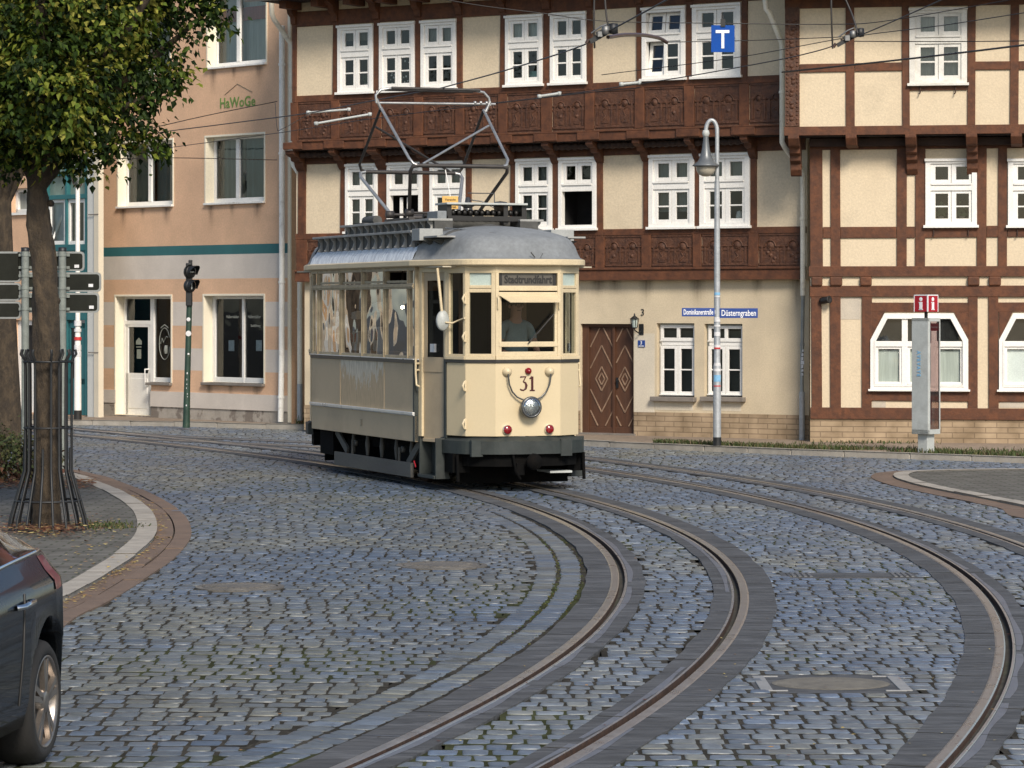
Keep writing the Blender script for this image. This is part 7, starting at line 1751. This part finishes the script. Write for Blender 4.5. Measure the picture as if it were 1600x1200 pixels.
def clampset(px,py,Z,label,flip=1):
    c=PD(px,py,Z); t=empty('wire_clamp',c,0,label,'wire clamp','clamps on the overhead wires'); k=Z/F
    mb=MB(); mb.bar((-22*k,0,-11*k),(16*k,0,10*k),.05,.05); mb.bar((-12*k,-.02,-1*k),(10*k,-.02,9*k),.07,.06); mb.lathe((14*k,-.02,9*k),[(0,-.06),(.05,-.05),(.05,.05),(0,.06)],n=8); mb.build('body',M['iron'],t)
    mb=MB(); mb.box(-10*k,-3*k,-.06,-.03,-4*k,4*k); mb.lathe((2*k,-.05,6*k),[(0,-.05),(.04,-.04),(.04,.04),(0,.05)],n=10); mb.tube([(-20*k,0,2*k),(-6*k,-.02,12*k),(4*k,-.02,16*k)],.010,5); mb.build('insulator',M['steel'],t)
    mb=MB(); mb.tube([(-28*k,0,-14*k),(-24*k,0,-8*k)],.022,6); mb.tube([(-15*k,0,-8*k),(-15*k,0,0)],.015,6); mb.build('bolt',M['insul'],t)
clampset(944,54,31.9,'dark clamp on the overhead wire above the half-timbered panels, left one'); clampset(1330,60,38.5,'dark clamp on the overhead wire beside the upper right window')
wire([(950,58,32),(975,54.5,33),(1005,55,34),(1030,60,34.8),(1042,66.5,35)],'curved brown arm reaching right from the left-hand clamp',.022,name='support_arm',cat='support arm',group=None,mat='insul')
for (x0,y0,x1,y1,Z),lab in (((971,131.5,999,129,44.5),'pale double insulator on the wire above the carved panels'),((843,150.5,874,146,46),'small pale insulator on the wire right of the pantograph'),((494,193,578,178.5,46),'long pale insulator rod left of the pantograph'),((482,176,545,171,46.5),'flat pale wire joint left of the pantograph')):
    a,b=PD(x0,y0,Z),PD(x1,y1,Z); mb=MB(); mb.tube([a,a.lerp(b,.5),b],.018 if x1-x0>50 else .022,7); mb.lathe(a,[(0,-.03),(.035,-.025),(.035,.025),(0,.03)],n=8); mb.lathe(b,[(0,-.03),(.03,-.025),(.03,.025),(0,.03)],n=8); mb.build('insulator',M['light_grey'],label=lab,cat='insulator',group='pale insulators in the overhead wires')

# ================================================================ TREES
def blob_leaves(blobs,n,size,cols,seed,droop=.5):
    """leaf sprays hang as overlapping shingles from clumps on the blobs; returns V,F,C"""
    rs=np.random.RandomState(seed); bl=np.array([b[:4] for b in blobs]); wt=np.array([b[3]**2*(b[4] if len(b)>4 else 1) for b in blobs]); wt/=wt.sum()
    ci=[]
    for b,w in zip(bl,wt):
        m=max(5,int(round(n*w/30)))
        d=rs.normal(0,1,(m,3)); d/=np.linalg.norm(d,axis=1)[:,None]; r=b[3]*rs.uniform(.30,1.0,m)**.5
        c=b[:3]+d*r[:,None]*np.array([1,1,.9]); ci.append(np.c_[c,rs.uniform(.10,.24,m),d])
    ci=np.vstack(ci); m=len(ci); per=max(4,n//m)
    idx=np.repeat(np.arange(m),per); N=len(idx)
    # each clump is a drooping spray: leaves spread along an outward-and-down axis
    out=ci[:,4:7].copy(); out[:,2]=-.55+.35*out[:,2]; out+=rs.normal(0,.25,out.shape); out/=np.linalg.norm(out,axis=1)[:,None]
    t=rs.uniform(-.6,.75,N); P=ci[idx,:3]+out[idx]*(t*ci[idx,3]*1.25)[:,None]+rs.normal(0,1,(N,3))*(ci[idx,3]*.42)[:,None]
    s=size*rs.uniform(.55,1.25,N)
    nrm=np.array([0,0,.55])+ci[idx,4:7]*.55+rs.normal(0,.38,(N,3)); nrm/=np.linalg.norm(nrm,axis=1)[:,None]
    ax=out[idx]+rs.normal(0,.55,(N,3)); ax[:,2]-=droop; ax-=nrm*(ax*nrm).sum(1)[:,None]; ax/=np.linalg.norm(ax,axis=1)[:,None]
    bx=np.cross(nrm,ax); f=(nrm*rs.uniform(.02,.2,N)[:,None]*s[:,None])
    V=np.stack([P-ax*s[:,None]*.15,P+bx*s[:,None]*.46+ax*s[:,None]*.3+f,P+ax*s[:,None]*1.15-nrm*s[:,None]*.15,P-bx*s[:,None]*.46+ax*s[:,None]*.3+f],1)
    cc=np.array(cols); tone=rs.rand(m)**1.4; k=np.clip(tone[idx]+rs.normal(0,.13,N),0,.999); col=cc[(k*len(cc)).astype(int)]*rs.uniform(.75,1.25,N)[:,None]
    Fq=np.arange(N*4).reshape(-1,4)
    return V.reshape(-1,3),Fq,np.repeat(col,4,axis=0)
GREEN=[(.010,.024,.004),(.022,.045,.006),(.042,.074,.008),(.078,.115,.012),(.15,.175,.020),(.28,.27,.05)]  # dark and bright ends put shaded and sunlit clumps into the colour
tb_=base_at(75,826,IZ); TZ_=tb_.y; k=TZ_/F
tree=empty('tree',tb_,0,'leafy lime tree with a thick leaning trunk inside the iron tree guard','tree')
o=tb_
def TL(px,py,dy=0): q=PD(px,py,TZ_+dy); return Vector((q.x-o.x,q.y-o.y,q.z-o.z))
path=[(73,838,23),(73,815,21.5),(73,780,20),(73.5,700,19.5),(74,620,19.5),(72.5,540,20),(71,470,20.5),(68,400,18.5),(61,350,18),(57,300,15.5),(53,250,15),(50,180,12)]
mb=MB(); P=[TL(x,y) for x,y,r in path]; P2=cr([tuple(p) for p in P],5); RRr=np.interp(np.linspace(0,len(path)-1,len(P2)),range(len(path)),[r*k for _,_,r in path]); 
mb.tube([Vector(p) for p in P2],list(RRr),22)
rs=random.Random(8)
mb.v=[(v[0]+.012*math.sin(v[2]*7+math.atan2(v[1],v[0]+.001)*5)+rs.uniform(-.006,.006),v[1]+.012*math.cos(v[2]*5.3+math.atan2(v[1],v[0]+.001)*4)+rs.uniform(-.006,.006),v[2]) for v in mb.v]
for px,py,r in ((90,470,6),(92,668,5),(60,395,4),(80,318,6),(56,560,4)):
    q=TL(px,py); mb.lathe(q+Vector((0,-.02,0)),[(0,-r*k),(r*k*.8,-r*k*.5),(r*k,0),(r*k*.7,r*k*.6),(0,r*k)],axis=(.6,-.6,.3),n=8)
mb.build('trunk',M['bark'],tree)
mb=MB()
for tx_,ty_,dd in ((150,120,-.6),(230,150,-.2),(300,40,.2),(20,120,.6),(120,20,.5),(200,-120,0),(60,-140,-.8),(-80,60,.1),(-60,-160,.3),(150,-220,.4),(270,-60,-.5)):
    a=TL(60,290); b=TL((60+tx_)/2+5,(280+ty_)/2-25,dd*.5); c=TL(tx_,ty_,dd); mb.tube([a,a.lerp(b,.5)+Vector((0,0,.05)),b,b.lerp(c,.5),c],[.085,.075,.06,.04,.018],8)
mb.build('limb',M['bark'],tree)
def B(px,py,r,dy=0,w=1): q=TL(px,py-(22 if px<215 and py>150 else 6),dy); return (q.x,q.y,q.z,r*k,w)
blobs=[B(20,60,80,-.3),B(100,20,80,-.6),B(60,95,55,-.8),B(185,25,62,-.3),B(150,75,45,-.6),B(262,18,48,.1),B(316,6,30,.1),B(300,42,26,0),B(50,165,72,-.6),B(120,150,60,-.7),B(190,112,52,-.1),B(238,100,36,.1),B(225,150,38,0),B(20,205,62,-.3),B(88,205,50,-.7),B(150,205,46,-.4),B(205,222,30,-.1),B(236,222,19,.0),B(130,255,24,-.3),B(75,252,26,-.4),B(20,245,36,0),B(46,268,14,-.1),B(-60,120,120,0),B(-40,240,60,.2),B(170,262,20,0),B(192,250,20,0),B(335,22,16,.1,.7),B(260,140,20,.1,.7),B(272,120,16,.1,.7),B(104,272,10,-.2,.8),B(128,272,13,-.2,.8),
       B(60,-60,130,0),B(200,-70,110,.1),B(300,-70,70,.2),B(120,-200,150,.1),B(260,-180,90,0),B(-80,-60,140,.2),B(100,80,140,1.0,.6),B(30,180,105,1.0,.6),B(180,50,105,1.0,.6),B(150,165,75,.8,.6),B(245,40,65,.8,.6),B(60,225,50,.7,.6)]
V,Fq,Cc=blob_leaves(blobs,40000,.058,GREEN,3); np_mesh('crown',V,Fq,M['leaf'],Cc,parent=tree)
# second trunk further back
p2=base_at(14,699,IZ); t2=empty('tree',p2,0,'slimmer tree standing further back at the left edge behind the direction sign','tree'); k2=p2.y/F
mb=MB(); mb.tube([(0,0,-.1),(-.01,0,.25),(-.05,0,1.4),(-.09,0,2.6),(-.12,0,3.8),(-.15,0,4.8)],[.26,.205,.18,.17,.16,.12],16); mb.v=[(v[0]+.012*math.sin(v[2]*6+v[1]*20),v[1],v[2]) for v in mb.v]; mb.build('trunk',M['bark'],t2)
mb=MB()
for a in range(7): ang=a*.9; mb.tube([(-.12,0,3.6),(-.12+.5*math.cos(ang),.5*math.sin(ang),4.6),(-.12+1.1*math.cos(ang),1.1*math.sin(ang),5.4+.2*(a%3))],[.08,.05,.02],7)
mb.build('limb',M['bark'],t2)
bl2=[(-.2+1.2*math.cos(a*1.3)*(.4+.6*(a%2)),1.1*math.sin(a*1.3),5.2+.45*(a%4),.7) for a in range(14)]+[(.0,-.2,4.6,.45),(.5,0,4.7,.4),(-.6,0,4.6,.45)]
V,Fq,Cc=blob_leaves(bl2,7000,.075,GREEN[:4],9); np_mesh('crown',V,Fq,M['leaf'],Cc,parent=t2)
# shrub with withered leaves at the foot of the second tree
ps=base_at(2,752,IZ); sh_=empty('shrub',ps,0,'low ragged shrub with green top and withered red-brown base behind the tree guard','shrub')
V1_,F1,C1=blob_leaves([(x,yy,zz,.30) for x,yy,zz in ((-.9,.1,.35),(-.5,0,.40),(-.1,.15,.38),(.2,.1,.30),(-.3,.5,.45),(.35,.4,.3))],3000,.05,[(.04,.055,.012),(.07,.085,.02),(.10,.10,.03),(.06,.05,.02)],21)
V2_,F2,C2=blob_leaves([(x,yy,zz,.26) for x,yy,zz in ((-.9,-.15,.12),(-.5,-.25,.14),(-.1,-.2,.13),(.25,-.1,.1),(.5,.1,.08))],1800,.045,[(.07,.03,.015),(.12,.045,.022),(.16,.07,.035),(.05,.035,.02)],22)
np_mesh('foliage',np.vstack([V1_,V2_]),np.vstack([F1,F2+len(V1_)]),M['litter'],np.vstack([C1,C2]),parent=sh_)
mb=MB(); 
for i in range(26): a=Vector((R.uniform(-1,.5),R.uniform(-.2,.4),-.05)); mb.tube([a,a+Vector((R.gauss(0,.08),R.gauss(0,.08),.25)),a+Vector((R.gauss(0,.18),R.gauss(0,.15),.5))],[.012,.009,.005],5)
mb.build('stem',M['bark'],sh_)
# iron tree guard
tg=empty('tree_guard',tb_,0,'tall black iron tree guard with flared foot and curled tips round the front tree','tree guard')
def zz(py): return TL(75,py).z
prof=[(62,829),(58,808),(42,752),(37,735),(36.5,660),(37,575),(37.5,562),(44,553),(42,546)]
nb=18
for i in range(nb):
    a=2*math.pi*(i+.3)/nb; ca,sa=math.cos(a),math.sin(a); pts=[(ca*r*k,sa*r*k,zz(py)) for r,py in prof]
    if i%2: pts=[(ca*r*k,sa*r*k,zz(py)) for r,py in prof[:4]]+[(ca*36.5*k,sa*36.5*k,zz(700 if i%4==1 else 562))] if i%4==1 else pts
    mb=MB(); mb.tube([Vector(p) for p in pts],.0135,6); mb.build('bar',M['iron'],tg)
for r,py,w in ((37.5,565,.012),(37,668,.010),(50,782,.012),(61,826,.014)):
    mb=MB(); mb.tube([(r*k*math.cos(t_),r*k*math.sin(t_),zz(py)) for t_ in np.linspace(0,2*math.pi,33)],w,6); mb.build('ring',M['iron'],tg)
mb=MB(); mb.lathe((0,0,-.005),[(.36,0),(.30,.03),(0,.05)],n=20); mb.build('soil',M['leaf_litter'],tg)

# ================================================================ CAR
wp=G(57,1197); ph=math.radians(6.5); xa=Vector((math.cos(ph),-math.sin(ph),0)); WX=.80
car=empty('parked_car',wp-xa*WX+Vector((0,0,.022)),-ph,'black car at the lower left corner, seen from its rear wheel and tail light','car')
keys=[(-3.40,.58,.55,.60,.45,.62),(-3.3,.72,.62,.67,.55,.70),(-2.9,.83,.72,.79,.66,.83),(-2.2,.87,.80,.88,.70,.95),(-1.8,.88,.82,.92,.68,1.02),(-1.2,.88,.83,.95,.58,1.36),(-.7,.88,.845,.965,.56,1.385),(-.3,.88,.855,.985,.56,1.27),(.10,.875,.865,1.0,.58,1.10),(.30,.855,.87,.995,.60,1.02),(.45,.81,.865,.975,.58,.985),(.56,.74,.84,.94,.52,.95),(.63,.66,.78,.87,.45,.88),(.66,.60,.70,.78,.40,.79)]
ks=np.array(keys); ys=np.unique(np.r_[np.linspace(-3.4,.66,44),np.linspace(-.38,.38,25),np.linspace(-2.88,-2.12,25)])
def kv(y): return [float(np.interp(y,ks[:,0],ks[:,i])) for i in range(1,6)]
def zarch(y):
    zb=.22+.10*max(0,min(1,(y-.35)/.3))
    for yc in (0,-2.5):
        if abs(y-yc)<.375: zb=max(zb,.31+math.sqrt(.375**2-(y-yc)**2))
    return zb
def csec(y):
    hw,zs_,zb_,hr_,zr_=kv(y); z0=zarch(y)
    return [(.50,z0),(hw*.95,z0),(hw*.985,max(z0+.015,.34)),(hw,max(z0+.03,.58)),(hw*.995,max(z0+.05,zs_-.06)),(hw*.985,zs_),(hw*.93,zs_+.055),(hw*.885,zb_-.015),(hw*.87,zb_),(hr_+ (hw*.87-hr_)*.5,(zb_+zr_)/2+.02),(hr_,zr_-.035),(hr_*.8,zr_-.008),(0,zr_+.015)]
mb=MB(); rows=[]
for y in ys:
    s=csec(y); rows.append([(x,y,z) for x,z in s]+[(-x,y,z) for x,z in s[::-1][1:]])
m=len(rows[0])
for r in rows: mb.v+=r
for i in range(len(rows)-1):
    for j_ in range(m-1): mb.f.append((i*m+j_,i*m+j_+1,(i+1)*m+j_+1,(i+1)*m+j_)); mb.m.append(0); mb.sm.append(True)
mb.f.append(tuple(range(len(mb.v)-m,len(mb.v)))); mb.m.append(0); mb.sm.append(False); mb.f.append(tuple(range(m))[::-1]); mb.m.append(0); mb.sm.append(False)
cb=mb.build('body',M['car_paint'],car)
for sd in (-1,1):
    mb=MB(); yy=[y for y in ys if -1.62<y<.13]
    V=[]
    for y in yy:
        s=csec(y); b,c,d=s[8],s[9],s[10]; fr=min(1,max(.12,min((y+1.7)/.5,1))); e=.006
        V+=[(sd*(b[0]+e),y,b[1]+.012),(sd*(c[0]+e),y,c[1]),(sd*(d[0]+e+.012),y,d[1]-.03)]
    mb.add(V,[(3*i+q_,3*i+3+q_,3*i+4+q_,3*i+1+q_) for i in range(len(yy)-1) for q_ in (0,1)],0,True); mb.build('side_window',M['car_glass'],car)
    mb=MB(); mb.tube([(sd*(csec(y)[8][0]+.006),y,csec(y)[8][1]+.004) for y in yy]+[(sd*csec(.2)[8][0],.2,csec(.2)[8][1]+.01)],.009,6); mb.build('chrome_strip',M['chrome'],car)
    mb=MB(); L_=[]
    for y in np.linspace(.09,.24,8):
        s=csec(y); e=.0035; L_+=[(sd*(s[4][0]+e),y,s[5][1]-.045+.06*abs(y-.165)),(sd*(s[5][0]+e),y,s[5][1]+.005),(sd*(s[6][0]+e),y,s[6][1]),(sd*(s[7][0]+e),y,s[7][1]-.002)]
    mb.add(L_,[(4*i+q_,4*i+4+q_,4*i+5+q_,4*i+1+q_) for i in range(7) for q_ in range(3)],0,True); mb.build('tail_light',M['car_lamp'],car)
    mb=MB(); s=csec(-.42); mb.tube([(sd*(s[4][0]+.002),-.62,.80),(sd*(s[4][0]+.035),-.60,.805),(sd*(s[4][0]+.035),-.44,.815),(sd*(s[4][0]+.002),-.42,.81)],.014,7); mb.build('door_handle',M['chrome'],car)
    mb=MB(); s=csec(-.30); mb.tube([(sd*(csec(y)[q_][0]+.001),y,csec(y)[q_][1]) for y,q_ in ((-.55,2),(-.52,3),(-.48,4),(-.46,5))],.006,5); mb.build('door_seam',M['black_paint'],car)
def car_wheel(y,sd):
    w=empty('wheel',(sd*WX,y,.29)); w.parent=car; w.empty_display_size=.1
    ax=(sd,0,0)
    mb=MB(); mb.lathe((0,0,0),[(.20,-.17),(.285,-.16),(.305,-.10),(.305,-.02),(.29,.03),(.262,.052),(.225,.05),(.215,.03)],axis=ax,n=40); mb.build('tyre',M['tyre'],w)
    mb=MB(); mb.lathe((0,0,0),[(.218,.035),(.226,.048),(.215,.052),(.205,.035),(.198,-.06),(.06,-.07),(0,-.07)],axis=ax,n=40)
    for q_ in range(5):
        for dq in (-.14,.14):
            a=2*math.pi*q_/5+dq+.3; c,s_=math.cos(a),math.sin(a); a2=2*math.pi*q_/5+dq*.7+.3
            mb.bar((sd*.035,.05*math.cos(a2),.05*math.sin(a2)),(sd*.035,.208*c,.208*s_),.030,.026,up=ax)
    mb.lathe((0,0,0),[(.062,-.04),(.062,.035),(.05,.048),(.02,.05),(0,.05)],axis=ax,n=18)
    mb.build('rim',M['alloy'],w); mb=MB(); mb.lathe((0,0,0),[(.16,-.05),(.16,-.02),(0,-.02)],axis=ax,n=24); mb.build('brake_disc',M['steel'],w)
for y in (0,-2.5):
    for sd in (-1,1): car_wheel(y,sd)
mb=MB(); mb.box(-.6,.6,-3.2,.5,.20,.55); mb.build('underbody',M['under'],car)
# ================================================================ LIGHT, SKY, CAMERA
w=bpy.data.worlds.new('World'); sc.world=w; w.use_nodes=True; nt=w.node_tree; bg=nt.nodes['Background']
sky=nt.nodes.new('ShaderNodeTexSky'); sky.sky_type='NISHITA'; sky.sun_disc=False
EL=math.radians(SUN_EL); AZ=math.atan2(SUN_X,SUN_Y)
sky.sun_elevation=EL; sky.sun_rotation=AZ; sky.air_density=1.0; sky.dust_density=SKY_DUST; sky.ozone_density=1.0
nt.links.new(sky.outputs[0],bg.inputs[0]); bg.inputs[1].default_value=SKY_STR
sd=bpy.data.lights.new('sun','SUN'); sd.energy=SUN_E; sd.angle=math.radians(SUN_ANG); sd.color=(1,.91,.79)
so=bpy.data.objects.new('sun',sd); COL.objects.link(so)
v=Vector((math.sin(AZ)*math.cos(EL),math.cos(AZ)*math.cos(EL),math.sin(EL))); so.rotation_euler=v.to_track_quat('Z','Y').to_euler(); so.location=(10,-20,30)
cam=bpy.data.cameras.new('camera'); co=bpy.data.objects.new('camera',cam); COL.objects.link(co); sc.camera=co
co.location=(0,0,H); co.rotation_euler=(math.pi/2,0,0); cam.sensor_width=36; cam.sensor_fit='HORIZONTAL'; cam.lens=F/1600*36; cam.shift_y=(HY-600)/1600; cam.clip_start=.5; cam.clip_end=2000
vs=sc.view_settings; vs.view_transform='Standard'; vs.look='None'; vs.gamma=1; vs.use_curve_mapping=False; vs.exposure=EXPO
sc.cycles.max_bounces=8; sc.cycles.transparent_max_bounces=16; sc.cycles.glossy_bounces=3; sc.cycles.diffuse_bounces=3; sc.cycles.use_denoising=True
